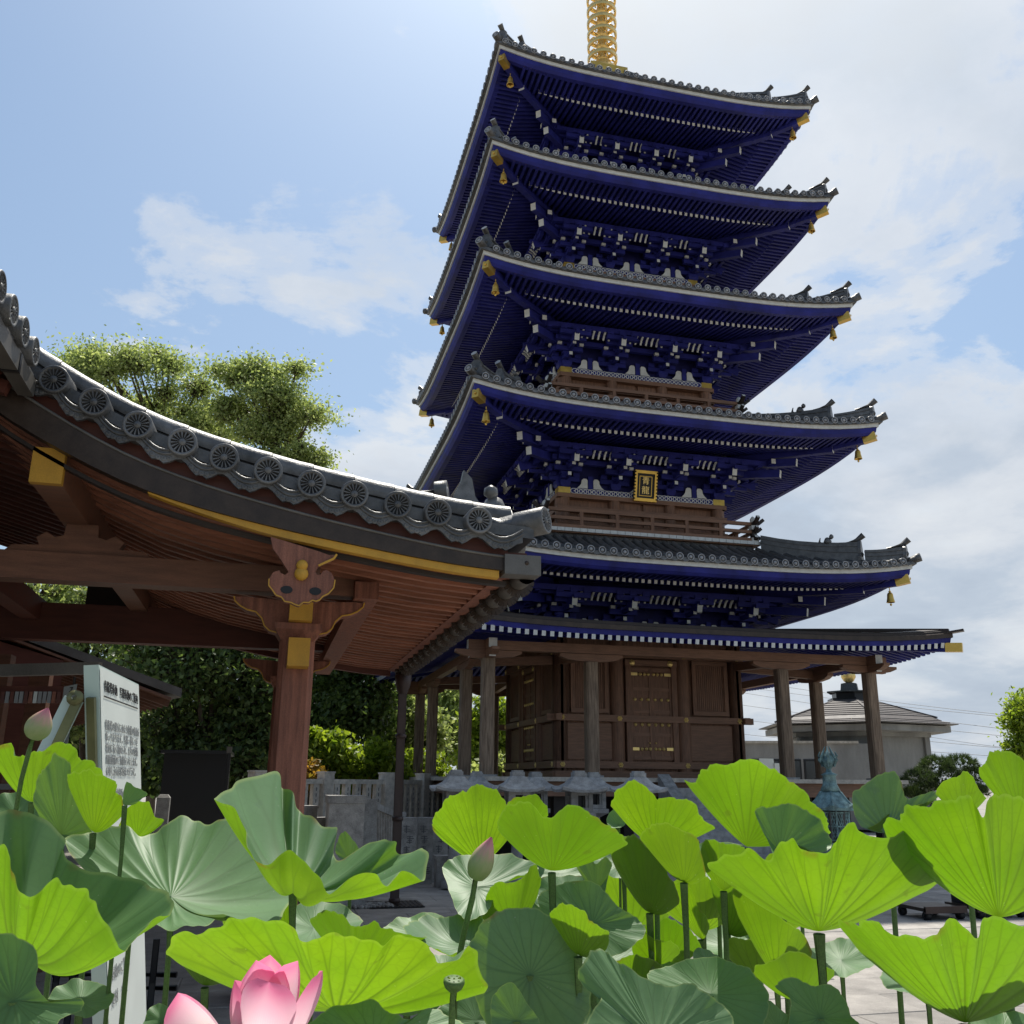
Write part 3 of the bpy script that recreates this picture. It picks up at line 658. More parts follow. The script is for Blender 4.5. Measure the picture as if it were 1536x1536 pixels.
r0 = b.build('finial_ring', SP, loc=(0, 0, 0)); WL[r0] = np.array([0, 0, 24.42]); r0.location = (0, 0, 24.42)
for q in range(1, 9): inst(r0, 'finial_ring', (0, 0, 24.42+0.472*q), SP)

# ---- ground storey
bh = 2.42; WALL0 = [o for o in PG.children if o.name.startswith('storey_wall')][0]
for k in range(4):
    for x in (-2.3, -0.86, 0.86, 2.3):
        b = MB(); b.lathe([(0.185, 1.7), (0.185, 5.2)], S(k, x, 2.30, 0), 'brown', 18); b.build('round_column', WALL0)
    b = MB()
    for z, h, ext in ((2.0, 0.16, 0.0), (3.08, 0.15, 0.22), (4.62, 0.16, 0.0), (1.78, 0.15, 0.1)):
        b.bb(S(k, -2.45-ext, 2.36, z-h/2), S(k, 2.45+ext, 2.50, z+h/2), 'brown_h')
    b.build('tie_rail', WALL0)
    for x in (-2.3, -0.86, 0.86, 2.3):
        for z in (3.08, 4.62, 2.0):
            b = MB(); o = np.array(S(k, x, 2.50, z)); n_ = SV(k, 0, 1)
            for q in range(6):
                a = q*math.pi/3; e = SV(k, math.cos(a), 0, 0)*0.042+np.array([0, 0, 0.042*math.sin(a)])
                b.lathe([(0.026, 0), (0.022, 0.012), (0.001, 0.018)], o+e, 'gold_leaf', 7, n_)
            b.lathe([(0.028, 0), (0.02, 0.03), (0.001, 0.035)], o, 'gold_leaf', 8, n_); b.build('gilt_rosette', WALL0)
    # doors
    for s in (-1, 1):
        b = MB(); b.bb(S(k, s*0.265-0.258, 2.30, 2.12), S(k, s*0.265+0.258, 2.40, 4.33), 'brown')
        for x in (s*0.265-0.235, s*0.265+0.235): b.bb(S(k, x-0.03, 2.40, 2.14), S(k, x+0.03, 2.42, 4.31), 'brown')
        for z in (2.18, 2.72, 3.26, 3.80, 4.27): b.bb(S(k, s*0.265-0.205, 2.40, z-0.04), S(k, s*0.265+0.205, 2.415, z+0.04), 'brown_h')
        dl = b.build('door_leaf', WALL0)
        for z in (2.38, 4.16):
            b = MB(); b.bb(S(k, s*0.44-0.085, 2.42, z-0.035), S(k, s*0.44+0.085, 2.435, z+0.035), 'gold_leaf'); b.build('hinge_strap', WALL0)
        b = MB()
        for z in (2.38, 2.95, 3.55, 4.16):
            for x in ((0.07, 0.17, 0.28) if z in (2.38, 4.16) else (0.09, 0.26, 0.43)): b.lathe([(0.042, 0), (0.032, 0.022), (0.001, 0.034)], S(k, s*x, 2.425, z), 'gold_leaf', 8, SV(k, 0, 1))
        b.lathe([(0.02, 0), (0.018, 0.03), (0.001, 0.035)], S(k, s*0.08, 2.425, 2.52), 'gold_leaf', 8, SV(k, 0, 1))
        b.build('door_studs', WALL0)
        b = MB(); b.bb(S(k, s*0.60-0.07, 2.32, 2.08), S(k, s*0.60+0.07, 2.46, 4.45), 'brown'); b.build('door_jamb', WALL0)
        b = MB(); b.lathe([(0.075, 0), (0.06, 0.02), (0.001, 0.03)], S(k, s*0.5, 2.47, 4.43), 'gold_leaf', 10, SV(k, 0, 1)); b.build('lintel_fitting', WALL0)
        # latticed window in the outer bay
        b = MB(); xc = s*1.58
        for x in (xc-0.43, xc+0.43): b.bb(S(k, x-0.05, 2.30, 3.25), S(k, x+0.05, 2.42, 4.48), 'brown')
        for z in (3.25, 4.48): b.bb(S(k, xc-0.48, 2.30, z-0.05), S(k, xc+0.48, 2.43, z+0.05), 'brown_h')
        wf = b.build('lattice_window', WALL0)
        b = MB()
        for x in np.linspace(xc-0.37, xc+0.37, 15): b.beam(S(k, x, 2.37, 3.28), S(k, x, 2.37, 4.45), 0.042, 0.03, 'brown')
        b.build('window_bars', WALL0, kind='stuff')
        b = MB(); b.bb(S(k, xc-0.55, 2.33, 2.12), S(k, xc+0.55, 2.37, 2.96), 'brown_h'); b.build('wall_board', WALL0)
    b = MB(); b.bb(S(k, -0.68, 2.34, 4.36), S(k, 0.68, 2.47, 4.50), 'brown_h'); b.build('door_lintel', WALL0)

# ---- porch: columns, beams, roof
PW = 5.95
b = MB()
for k in range(4):
    P = []
    for (e, z) in ((0, 4.64), (0, 4.74), (0.02, 4.75), (1.6, 4.98), (3.5, 5.30)):
        P.append([S(k, s*(PW-e), PW-e, z+0.20*abs(s)**4*max(0, 1-e/3)) for s in np.linspace(-1, 1, 17)])
    b.grid(P, 'copper', False)
    for (e0, e1, z0, z1) in ((0.05, 0.3, 4.745, 4.80), (0.10, 0.4, 4.80, 4.83)):      # layered edge boards
        P = [[S(k, s*(PW-e), PW-e, z+0.20*abs(s)**4) for s in np.linspace(-1, 1, 17)] for e, z in ((e0, z0), (e0, z1), (e1, z1+0.03))]
        b.grid(P, 'darkwood', False)
PR = b.build('porch_roof', PG)
b = MB()
for k in range(4):
    P = [[S(k, s*(PW-e), PW-e, z+0.20*abs(s)**4*max(0, 1-e/3)) for s in np.linspace(-1, 1, 17)] for e, z in ((0.03, 4.64), (0.05, 4.53), (0.2, 4.53))]
    b.grid(P, 'blue', False)
    P = [[S(k, s*(PW-e), PW-e, z+0.20*abs(s)**4*max(0, 1-e/3)) for s in np.linspace(-1, 1, 9)] for e, z in ((0.1, 4.55), (3.5, 5.12))]
    b.grid(P, 'blue', False)
b.build('eave_board', PR)
b = MB(); n = int((PW-0.1)/0.178)
for k in range(4):
    for j in range(-n, n+1):
        x = j*0.178; e1 = min(3.4, PW-abs(x)-0.05)
        dz = lambda e: 0.20*(abs(x)/max(PW-e, abs(x)))**4*max(0, 1-e/3)
        if e1 > 0.1: b.beam(S(k, x, PW-e1, 4.485+0.168*e1+dz(e1)), S(k, x, PW-0.06, 4.485+dz(0.06)), 0.085, 0.115, 'blue', 'white')
b.build('porch_rafters', PR, kind='stuff')
for k in range(4):
    a = SV(k, 1, 1)
    b = MB(); b.beam(np.array([a[0]*2.5, a[1]*2.5, 5.0]), np.array([a[0]*5.85, a[1]*5.85, 4.62]), 0.15, 0.2, 'blue'); b.build('hip_rafter', PR)
    b = MB(); b.beam(np.array([a[0]*5.82, a[1]*5.82, 4.62]), np.array([a[0]*6.07, a[1]*6.07, 4.60]), 0.17, 0.2, 'gold'); b.build('gilt_rafter_cap', PR)
    b = MB(); P = np.array([a[0], a[1], 0]); b.beam(P*5.75+[0, 0, 4.93], P*6.12+[0, 0, 4.99], 0.18, 0.05, 'copper'); b.beam(P*2.6+[0, 0, 5.34], P*5.9+[0, 0, 5.0], 0.2, 0.07, 'darkwood'); b.build('porch_ridge', PR)
CW = 4.6
for k in range(4):
    b = MB(); b.beam(S(k, -CW-0.45, CW, 4.40), S(k, CW+0.45, CW, 4.40), 0.18, 0.20, 'brown_h', 'white', both=True); b.build('porch_beam', PG)
    for x in (-CW, -2.3, 2.3, CW):
        if x == CW: continue                                       # each corner column once
        h = 0.135; b = MB(); o = np.array(S(k, x, CW, 0)); c = 0.035
        oct_ = [(-h+c, -h), (h-c, -h), (h, -h+c), (h, h-c), (h-c, h), (-h+c, h), (-h, h-c), (-h, -h+c)]
        b.prism(oct_, o+[0, 0, 1.70], (1, 0, 0), (0, 1, 0), 2.42, 'column_wood'); b.bb(o+[-0.19, -0.19, 1.69], o+[0.19, 0.19, 1.74], 'granite')
        b.build('porch_column', PG)
        for kk in ((k, (k+3) % 4) if x == -CW else (k,)):
            b = MB(); L = 0.72; axx = SV(kk, 1, 0)
            poly = [(-L, 0.16), (-L, 0.10), (-L*0.75, 0.03), (-0.2, 0.0), (0.2, 0.0), (L*0.75, 0.03), (L, 0.10), (L, 0.16)]
            b.prism(poly, o+np.array([0, 0, 4.13])-SV(kk, 0, 1)*0.08, axx, (0, 0, 1), -0.16 if False else 0.16, 'brown_h', 'brown_h'); b.build('boat_arm', PG)
        if x == -CW:
            for kk in (k, (k+3) % 4):
                d = SV(kk, -1, 0) if kk == k else SV(kk, 1, 0)
                b = MB(); b.beam(o+[0, 0, 4.22], o+d*0.42+np.array([0, 0, 4.22]), 0.14, 0.2, 'brown_h', 'white'); b.build('beam_nose', PG)
    for x in (-2.3, 2.3):
        b = MB(); b.beam(S(k, x, 2.5, 4.42), S(k, x, CW, 4.30), 0.14, 0.2, 'brown_h'); b.build('tie_beam', PG)
# deck, its posts and the stairs
b = MB(); b.bb((-5.05, -5.05, 1.615), (5.05, 5.05, 1.70), 'granite_pale'); DECK = b.build('deck', PG)
b = MB()
for k in range(4): b.bb(S(k, -4.92, 4.72, 1.32), S(k, 4.92, 4.90, 1.612), 'brown_h')
b.build('deck_beam', PG)
b = MB(); b.bb((-3.6, -3.6, 0), (3.6, 3.6, 1.61), 'black'); b.build('dark_void_block', PG)  # solid black block paints the shaded void below the deck
for k in range(4):
    for x in np.arange(-4.6, 4.5, 1.53):
        b = MB(); b.bb(np.array(S(k, x, 4.6, 0))-[0.12, 0.12, 0], np.array(S(k, x, 4.6, 1.61))+[0.12, 0.12, 0], 'darkwood'); b.build('deck_post', PG)
for q in range(8):
    b = MB(); b.bb((-0.72, -5.06-0.28*(q+1), 0), (0.72, -5.06-0.28*q-0.003, 1.70-0.2*(q+1)), 'granite'); b.build('stone_step', PG)
for s in (-1, 1):
    b = MB(); x = s*0.88; u = (0, -1, 0)
    b.prism([(0.005, 0), (2.6, 0), (2.6, 0.16), (0.35, 1.78), (0.005, 1.78)], (x-0.13, -5.05, 0), u, (0, 0, 1), -0.26, 'granite') if False else b.hexa([(x-0.13, -5.055, 0), (x+0.13, -5.055, 0), (x+0.13, -5.055, 1.78), (x-0.13, -5.055, 1.78), (x-0.13, -7.5, 0), (x+0.13, -7.5, 0), (x+0.13, -7.5, 0.2), (x-0.13, -7.5, 0.2)], 'granite')
    b.build('stair_cheek', PG)

# ---- wind bells
def bell(p, label):
    t = empty('wind_bell', p, label, 'bell', 'gilt wind bells hanging from the roof corners'); p = np.array(p)
    b = MB(); b.tube([p+[0, 0, 0.14], p+[0, 0, 0.0]], 0.012, 'gold', 6); b.lathe([(0.022, 0.03), (0.03, 0.02), (0.03, 0.0), (0.01, -0.01)], p, 'gold', 8); b.build('hanger', t)
    b = MB(); b.lathe([(0.001, 0.0), (0.05, -0.02), (0.068, -0.06), (0.075, -0.14), (0.095, -0.235), (0.10, -0.25), (0.085, -0.25), (0.07, -0.14), (0.06, -0.05)], p, 'gold', 16); b.build('bell_body', t)
    b = MB(); b.tube([p+[0, 0, -0.05], p+[0, 0, -0.29]], 0.008, 'gold', 5); b.lathe([(0.02, 0.0), (0.028, -0.03), (0.001, -0.06)], p+[0, 0, -0.28], 'gold', 8); b.build('clapper', t)
NM = ['lowest', 'second', 'third', 'fourth', 'topmost']
for i in range(5):
    w_, zc = ROOFS[i]; v = w_-0.39; z = zc-0.56
    for sx, sy, wd in ((-1, -1, 'front left'), (1, -1, 'front right'), (-1, 1, 'far left')):
        if (i, wd) in ((0, 'front left'), (0, 'far left'), (1, 'far left')): continue
        bell((sx*v, sy*v, z), 'gilt wind bell hanging from the %s corner of the %s blue tiled roof' % (wd, NM[i]))

# ------------------------------------------------------------------ worship hall: main eave overhead, step canopy in front
HALL = empty('worship_hall', (-10.8, -14, 0), 'dark red timber worship hall with grey tiled step canopy at the left', 'hall')
ZD = [(-11.6, 4.86), (-11.0, 4.45), (-10.69, 4.27), (-10.41, 4.12), (-10.11, 3.98), (-9.8, 3.88), (-9.51, 3.80), (-9.2, 3.73), (-8.89, 3.665), (-8.58, 3.61), (-8.26, 3.555), (-7.96, 3.51), (-7.65, 3.47), (-7.15, 3.44)]
def zd(x): return float(np.interp(x, [p[0] for p in ZD], [p[1] for p in ZD]))
def zs(x): return (zd(x-0.2)+zd(x-0.1)+zd(x)+zd(x+0.1)+zd(min(x+0.2, -7.15)))/5         # height of the verge discs
def hu(x): return zs(x)-0.235
def hl(x): return hu(x)-float(np.interp(x, [-10.9, -9.4, -8.5, -7.4], [0.22, 0.155, 0.125, 0.10]))
YV, YF = -17.6, -10.4
XS = np.linspace(-11.5, -7.2, 24)
# roof sheet over the canopy
b = MB()
b.grid([[(x, y, zs(x)+0.03) for y in (YV+0.05, YF)] for x in XS], 'tile_near'); b.grid([[(x, y, zs(x)-0.06) for y in (YV+0.05, YF)] for x in XS], 'tile_dark')
b.grid([[(x, YV+0.05, zs(x)+0.03), (x, YV+0.05, zs(x)-0.06)] for x in XS], 'tile_near'); HR = b.build('canopy_roof', HALL)
rows = MB()
for y in np.arange(YV+0.62, YF, 0.3):
    P = [[(x, y+0.085*math.cos(a), zs(x)+0.03+0.085*math.sin(a)) for a in np.linspace(-0.2, math.pi+0.2, 8)] for x in XS]; rows.grid(P, 'tile_near')
rows.build('canopy_tile_rows', HR, kind='stuff')
def wheel_disc(b, r, o, ax, up=(0, 0, 1)):
    """round end tile: raised rim, sixteen petals in a recess, central boss"""
    o = np.array(o, float); n = np.array(ax, float); n /= np.linalg.norm(n); u = np.cross(up, n); u /= np.linalg.norm(u); v = np.cross(n, u)
    b.lathe([(r, -0.24), (r, 0.0), (r*0.96, 0.006), (r*0.80, 0.006), (r*0.76, -0.010), (0.001, -0.012)], o, 'tile_near', 28, n, mats=['tile_near', 'tile_near', 'tile_near', 'tile_near', 'tile_dark'])
    for q in range(16):
        a = 2*math.pi*q/16; A = lambda rr, da: o+n*0.004+(u*math.cos(a+da)+v*math.sin(a+da))*rr
        B = lambda rr, da: o-n*0.012+(u*math.cos(a+da)+v*math.sin(a+da))*rr
        w0, w1 = 0.05, 0.062
        t = [A(r*0.26, -w0), A(r*0.26, w0), A(r*0.77, w1), A(r*0.77, -w1)]; d = [B(r*0.26, -w0*2.2), B(r*0.26, w0*2.2), B(r*0.77, w1*1.6), B(r*0.77, -w1*1.6)]
        b.add(t+d, [(0, 1, 2, 3), (4, 5, 1, 0), (5, 6, 2, 1), (7, 4, 0, 3), (6, 7, 3, 2)], 'tile_near')
    b.lathe([(r*0.26, 0.0), (r*0.24, 0.006), (r*0.10, 0.008), (0.001, 0.014)], o, 'tile_near', 12, n)
vx = [-10.98, -10.69, -10.41, -10.11, -9.80, -9.51, -9.20, -8.89, -8.58, -8.26, -7.96, -7.65]
DP = None
for q, x in enumerate(vx):
    z = zs(x)
    if DP is None:
        b = MB(); wheel_disc(b, 0.102, (0, 0, 0), (0, -1, 0.0)); DP = b.build('round_verge_tile', HALL, loc=(0, 0, 0)); WL[DP] = np.array([x, YV-0.035, z]); DP.location = WL[DP]-WL[HALL]
    else: inst(DP, 'round_verge_tile', (x, YV-0.035+random.uniform(-.012, .006), z+random.uniform(-.006, .006)), HALL, rot=(random.uniform(-.05, .05), random.uniform(-.3, .3), random.uniform(-.05, .05)))
    x1 = vx[q+1] if q+1 < len(vx) else -7.30
    z1 = zs(x1); b = MB(); n = 8; up_, lo_ = [], []
    for k in range(n+1):
        t = k/n; xx = x+(x1-x)*t; zz = z+(z1-z)*t
        sagz = 0.085*math.sin(math.pi*t)
        up_.append((xx, zz-0.015-sagz)); lo_.append((xx, zz-0.10-0.085*math.sin(math.pi*t)**0.8-0.014*math.cos(t*math.pi*6)))
    poly = lo_+up_[::-1]
    b.prism(poly, (0, YV+0.03, 0), (1, 0, 0), (0, 0, 1), 0.03, 'tile_near')
    for off in (0.0, 0.030):                                         # two raised rims following the curve
        b.tube([(xx, YV-0.002, zz-off) for xx, zz in up_], 0.010, 'tile_near', 6)
    for k in range(2, n-1):                                          # scroll relief
        xx, zz = up_[k]; b.lathe([(0.022, 0), (0.016, 0.006), (0.006, 0.004)], (xx, YV, zz-0.062), 'tile_near', 7, (0, -1, 0))
    b.build('hanging_verge_tile', HALL)
# the long line of round tiles that caps the verge, each tile an object
bk = MB(); bk.grid([[(x, YV+0.28, zs(x)+0.02), (x, YV+0.30, zs(x)+0.16)] for x in XS], 'tile_near'); bk.ms = ['tile_dark']; bk.build('verge_bed', HALL)  # backing coloured dark to paint the shadow gap below the cap tiles
for x0 in np.arange(-11.35, -7.45, 0.31):
    x1 = x0+0.305; xs = np.linspace(x0, x1, 4); b = MB()
    P = []
    for j, x in enumerate(xs):
        r = 0.098 if j < 3 else 0.102
        P.append([(x, YV+0.36+r*math.cos(a), zs(x)+0.165+r*math.sin(a)) for a in np.linspace(-0.5, math.pi+0.5, 12)])
    b.grid(P, 'tile_near'); b.add(P[0], [tuple(range(12))], 'tile_near'); b.add(P[-1], [tuple(range(12))[::-1]], 'tile_near'); b.build('verge_cap_tile', HALL)
# upturned corner tile with its own wheel face, and end tiles along the front eave
b = MB(); b.tube([(-7.60, YV+0.36, zs(-7.60)+0.165), (-7.40, YV+0.29, 3.52), (-7.24, YV+0.18, 3.525)], [0.085, 0.09, 0.104], 'tile_near', 20)
wheel_disc(b, 0.108, (-7.10, YV+0.06, 3.545), (0.78, -0.62, 0.10)); b.build('corner_tile', HALL)
b = MB(); wheel_disc(b, 0.102, (0, 0, 0), (1, 0, 0)); EDP = b.build('round_eave_tile', HALL, loc=(0, 0, 0)); WL[EDP] = np.array([-7.14, YV+0.62, 3.47]); EDP.location = WL[EDP]-WL[HALL]
for y in np.arange(YV+0.92, YF, 0.3): inst(EDP, 'round_eave_tile', (-7.14, y, 3.47), HALL)
# ridge ornament near the corner: disc, fin and a seated beast
b = MB(); o = np.array([-7.80, -17.0, zs(-7.75)+0.16])
b.box(o+[-0.5, 0, 0.06], (1.2, 0.2, 0.16), 'tile_near'); b.tube([o+[-0.25, 0, 0.16], o+[0.0, -0.05, 0.22]], 0.07, 'tile_near', 12)
disc(b, o+np.array([0.01, -0.06, 0.22]), (0.9, -0.3, 0.1), 0.09, 'tile_near')
b.box(o+[-0.5, 0, -0.06], (1.15, 0.16, 0.14), 'tile_near')
b.build('canopy_ridge', HALL)
b = MB(); o = np.array([-7.56, -17.05, zs(-7.5)+0.18])
b.prism([(-0.10, 0), (0.10, 0), (0.11, 0.10), (0.05, 0.18), (0.02, 0.33), (-0.05, 0.40), (-0.07, 0.30), (-0.12, 0.2), (-0.14, 0.1)], o+[-0.06, 0, 0], (1, 0, 0), (0, 0, 1), 0.06, 'tile_near')
b.lathe([(0.02, 0), (0.10, 0.02), (0.11, 0.10), (0.07, 0.18), (0.04, 0.20)], o+[0.16, 0.0, 0.0], 'tile_near', 10); b.lathe([(0.01, -0.05), (0.06, -0.01), (0.055, 0.04), (0.01, 0.07)], o+[0.12, -0.05, 0.22], 'tile_near', 10)
b.box(o+[0.05, 0, -0.09], (0.42, 0.16, 0.22), 'tile_near'); b.tube([o+[0.22, 0, 0.02], o+[0.30, 0, 0.08], o+[0.32, 0, 0.0]], 0.03, 'tile_near', 6); b.build('ridge_beast', HALL)
# boards of the verge: reddish band, curved barge board, yellow edge
def strip(f_hi, f_lo, y0, y1, mtl, xs=XS): 
    b = MB(); P = []
    for x in xs: P.append([(x, y0, f_hi(x)), (x, y0, f_lo(x)), (x, y1, f_lo(x)), (x, y1, f_hi(x))])
    b.grid(P, mtl, False, True); b.add(P[-1], [(0, 1, 2, 3)], mtl); b.add(P[0], [(3, 2, 1, 0)], mtl); return b
xb = XS[XS <= -7.32]
strip(lambda x: zs(x)-0.07, lambda x: hu(x)-0.02, YV+0.12, YV+0.2, 'red_dark', xb).build('verge_fascia', HALL)
hb = strip(hu, hl, YV+0.03, YV+0.14, 'copper', xb); hb.tube([(x, YV+0.03, hu(x)+0.004) for x in xb], 0.012, 'copper_grey', 6)
BG = hb.build('barge_board', HALL)
xy = np.linspace(-10.0, -7.47, 16)
strip(lambda x: hl(x)-0.002, lambda x: hl(x)-0.012-0.045*min(1, (x+10.0)/0.8), YV+0.05, YV+0.13, 'yellow', xy).build('yellow_edge', BG)
strip(lambda x: hl(x)-0.055, lambda x: hl(x)-0.085, YV+0.16, YV+0.24, 'darkwood', xb).build('barge_backing', BG)
b = MB(); b.bb((-7.44, YV-0.01, hl(-7.4)-0.03), (-7.16, YV+0.16, hu(-7.4)+0.02), 'copper_grey'); b.lathe([(0.018, 0), (0.014, 0.008), (0.001, 0.01)], (-7.27, YV-0.01, 3.18), 'copper', 8, (0, -1, 0)); b.build('barge_end_cap', BG)
# soffit and rafters of the canopy: every rafter an object
b = MB(); b.grid([[(x, y, hl(x)+0.085) for y in (YV+0.2, YF)] for x in XS], 'red_soffit'); b.build('canopy_soffit', HALL)
nraf = 30; xr = np.linspace(-11.4, -7.42, 10)
for q in range(nraf):
    y = YV+0.38+q*(YF-YV-0.55)/(nraf-1); b = MB(); P = []
    for x in xr:
        z = hl(x)+0.012; P.append([(x, y-0.036, z), (x, y+0.036, z), (x, y+0.036, z+0.08), (x, y-0.036, z+0.08)])
    b.grid(P, 'red_soffit', False, True); b.add(P[-1], [(3, 2, 1, 0)], 'red_soffit'); b.build('rafter', HALL)
# eave boards and copper gutter with hoops
b = MB(); b.bb((-7.42, YV+0.16, 3.13), (-7.30, YF, 3.22), 'red'); b.bb((-7.40, YV+0.18, 3.222), (-7.22, YF, 3.30), 'red_dark'); b.build('eave_beam', HALL)
b = MB(); P = []
for y in (YV+0.17, YF+0.05): P.append([(-7.225+0.075*math.cos(a), y, 3.13+0.075*math.sin(a)) for a in np.linspace(math.pi, 2*math.pi, 9)])
b.grid(P, 'copper_grey'); 
b.grid([[(x_*0.94-7.225*0.06, y, z_+0.004) for x_, y_, z_ in P[0]] for y in (YV+0.17, YF+0.05)], 'copper'); b.bb((-7.31, YV+0.17, 3.125), (-7.14, YF+0.05, 3.14), 'copper')
GT = b.build('gutter', HALL)
for y in np.arange(YV+0.42, YF, 0.43):
    b = MB(); pts = [(-7.225+0.092*math.cos(a), y, 3.125+0.092*math.sin(a)) for a in np.linspace(math.pi*0.98, 2.02*math.pi, 10)]
    for p, q in zip(pts[:-1], pts[1:]): b.beam(p, q, 0.075, 0.02, 'copper', up=(0, 1, 0.01))
    b.bb((-7.33, y-0.035, 3.13), (-7.12, y+0.035, 3.155), 'copper'); b.build('gutter_hoop', HALL)
DS = np.array([-7.235, -10.763, 0.0])
b = MB(); b.tube([DS+[0, 0, 0.02], DS+[0, 0, 2.98]], 0.062, 'downpipe', 14); b.lathe([(0.062, 2.78), (0.11, 2.92), (0.12, 3.04), (0.09, 3.06)], DS, 'downpipe', 14)
for z in (0.06, 1.1, 2.2): b.lathe([(0.064, z-0.03), (0.078, z-0.02), (0.078, z+0.02), (0.064, z+0.03)], DS, 'downpipe', 14)
b.build('downpipe', HALL)
b = MB(); b.bb(DS+[-0.36, -0.34, 0.008], DS+[0.36, 0.34, 0.018], 'black_metal')
for q in range(12): b.bb(DS+[-0.33+q*0.058, -0.31, 0.018], DS+[-0.30+q*0.058, 0.31, 0.026], 'copper')
b.build('drain_cover', loc=DS, label='dark metal drain cover in the paving at the foot of the downpipe', cat='drain cover')
# pillars
PX, PYN, PYF = -8.877, -16.2, -11.9
for y in (PYN, PYF):
    b = MB(); h, c = 0.143, 0.043
    b.prism([(-h+c, -h), (h-c, -h), (h, -h+c), (h, h-c), (h-c, h), (-h+c, h), (-h, h-c), (-h, -h+c)], (PX, y, 0.12), (1, 0, 0), (0, 1, 0), 2.58, 'red'); b.bb((PX-0.24, y-0.24, 0), (PX+0.24, y+0.24, 0.12), 'granite'); b.build('canopy_pillar', HALL)
    b = MB(); b.hexa([(PX-0.13, y-0.13, 2.70), (PX+0.13, y-0.13, 2.70), (PX+0.13, y+0.13, 2.70), (PX-0.13, y+0.13, 2.70), (PX-0.19, y-0.19, 2.79), (PX+0.19, y-0.19, 2.79), (PX+0.19, y+0.19, 2.79), (PX-0.19, y+0.19, 2.79)], 'red')
    b.bb((PX-0.19, y-0.19, 2.79), (PX+0.19, y+0.19, 2.84), 'red'); b.build('cap_block', HALL)
    # curved side arms with a yellow lower edge
    right = [(350, 832), (390, 838), (430, 830), (455, 810), (470, 778), (500, 752), (540, 746), (572, 732), (598, 712), (604, 692), (560, 686), (350, 686)]
    A = []
    for zx, zy in right:
        p = atY(350+zx/3.072, 680+zy/3.072, PYN-0.08); A.append((p[0]-PX, p[2]))
    for s in (1, -1):
        b = MB(); poly = [(s*a, z) for a, z in A]
        b.prism(poly if s > 0 else poly[::-1], (PX, y-0.08, 0), (1, 0, 0), (0, 0, 1), -0.16 if False else 0.001, 'red') if False else b.prism(poly if s > 0 else poly[::-1], (PX, y+0.08, 0), (1, 0, 0), (0, 0, 1), 0.16, 'red', ['red'][0])
        b.build('bracket_arm', HALL)
        b = MB(); e = [(s*a, z) for a, z in A[:10]]
        for (a0, z0), (a1, z1) in zip(e[:-1], e[1:]): b.beam((PX+a0, y-0.086, z0+0.004), (PX+a1, y-0.084, z1+0.004), 0.011, 0.014, 'yellow', up=(0, 1, 0.01))
        b.build('arm_edge', HALL)
    # yellow nosing of the beams towards the forecourt
    b = MB(); b.bb((PX-0.075, y-0.36, 2.47), (PX+0.095, y-0.142, 2.695), 'yellow'); b.build('beam_nose', HALL)
    b = MB(); b.bb((PX-0.085, y-0.30, 2.845), (PX+0.10, y-0.1, 3.03), 'yellow'); b.build('purlin_nose', HALL)
b = MB(); b.bb((PX-0.07, PYN+0.14, 2.47), (PX+0.07, PYF-0.14, 2.69), 'red_beam'); b.build('tie_beam', HALL)
b = MB(); b.bb((PX-0.10, YV+0.2, 3.035), (PX+0.10, YF+0.1, hl(PX)-0.005), 'red_beam'); b.build('purlin', HALL)
pz = atY(548, 865, PYN); pz2 = atY(548, 905, PYN)
b = MB(); b.bb((pz[0]-0.10, PYN-0.22, pz2[2]), (pz[0]+0.10, YF+0.1, hl(pz[0])-0.004), 'red'); b.build('outer_purlin', HALL)
b = MB(); b.bb((-13.2, PYN-0.11, 3.105), (pz[0]-0.102, PYN+0.10, 3.325), 'red_beam'); b.build('side_beam', HALL)
zt_, zb_ = atY(200, 912, PYF)[2], atY(200, 966, PYF)[2]
b = MB(); b.bb((-13.2, PYF-0.11, zb_), (pz[0]-0.102, PYF+0.10, zt_), 'red_dark'); b.build('side_beam', HALL)
# inner purlin with a yellow end and the carved strut below it
e = atY(73, 700, YV+0.2); 
b = MB(); b.bb((e[0]-0.10, YV+0.22, e[2]-0.125), (e[0]+0.10, YF+0.1, e[2]+0.12), 'red_beam'); b.bb((e[0]-0.105, YV+0.16, e[2]-0.13), (e[0]+0.105, YV+0.225, e[2]+0.125), 'yellow'); b.build('inner_purlin', HALL)
for y in (PYN, PYF):
    for xx in (e[0],):
        b = MB(); poly = [(-0.55, 0), (0.55, 0), (0.50, 0.05), (0.30, 0.06), (0.33, 0.12), (0.26, 0.17), (0.19, 0.13), (0.13, 0.15), (0.12, 0.25), (-0.12, 0.25), (-0.13, 0.15), (-0.19, 0.13), (-0.26, 0.17), (-0.33, 0.12), (-0.30, 0.06), (-0.50, 0.05)]
        b.prism(poly, (xx+0.05, y+0.06, 3.33), (1, 0, 0), (0, 0, 1), 0.12, 'red_beam'); b.build('carved_strut', HALL)
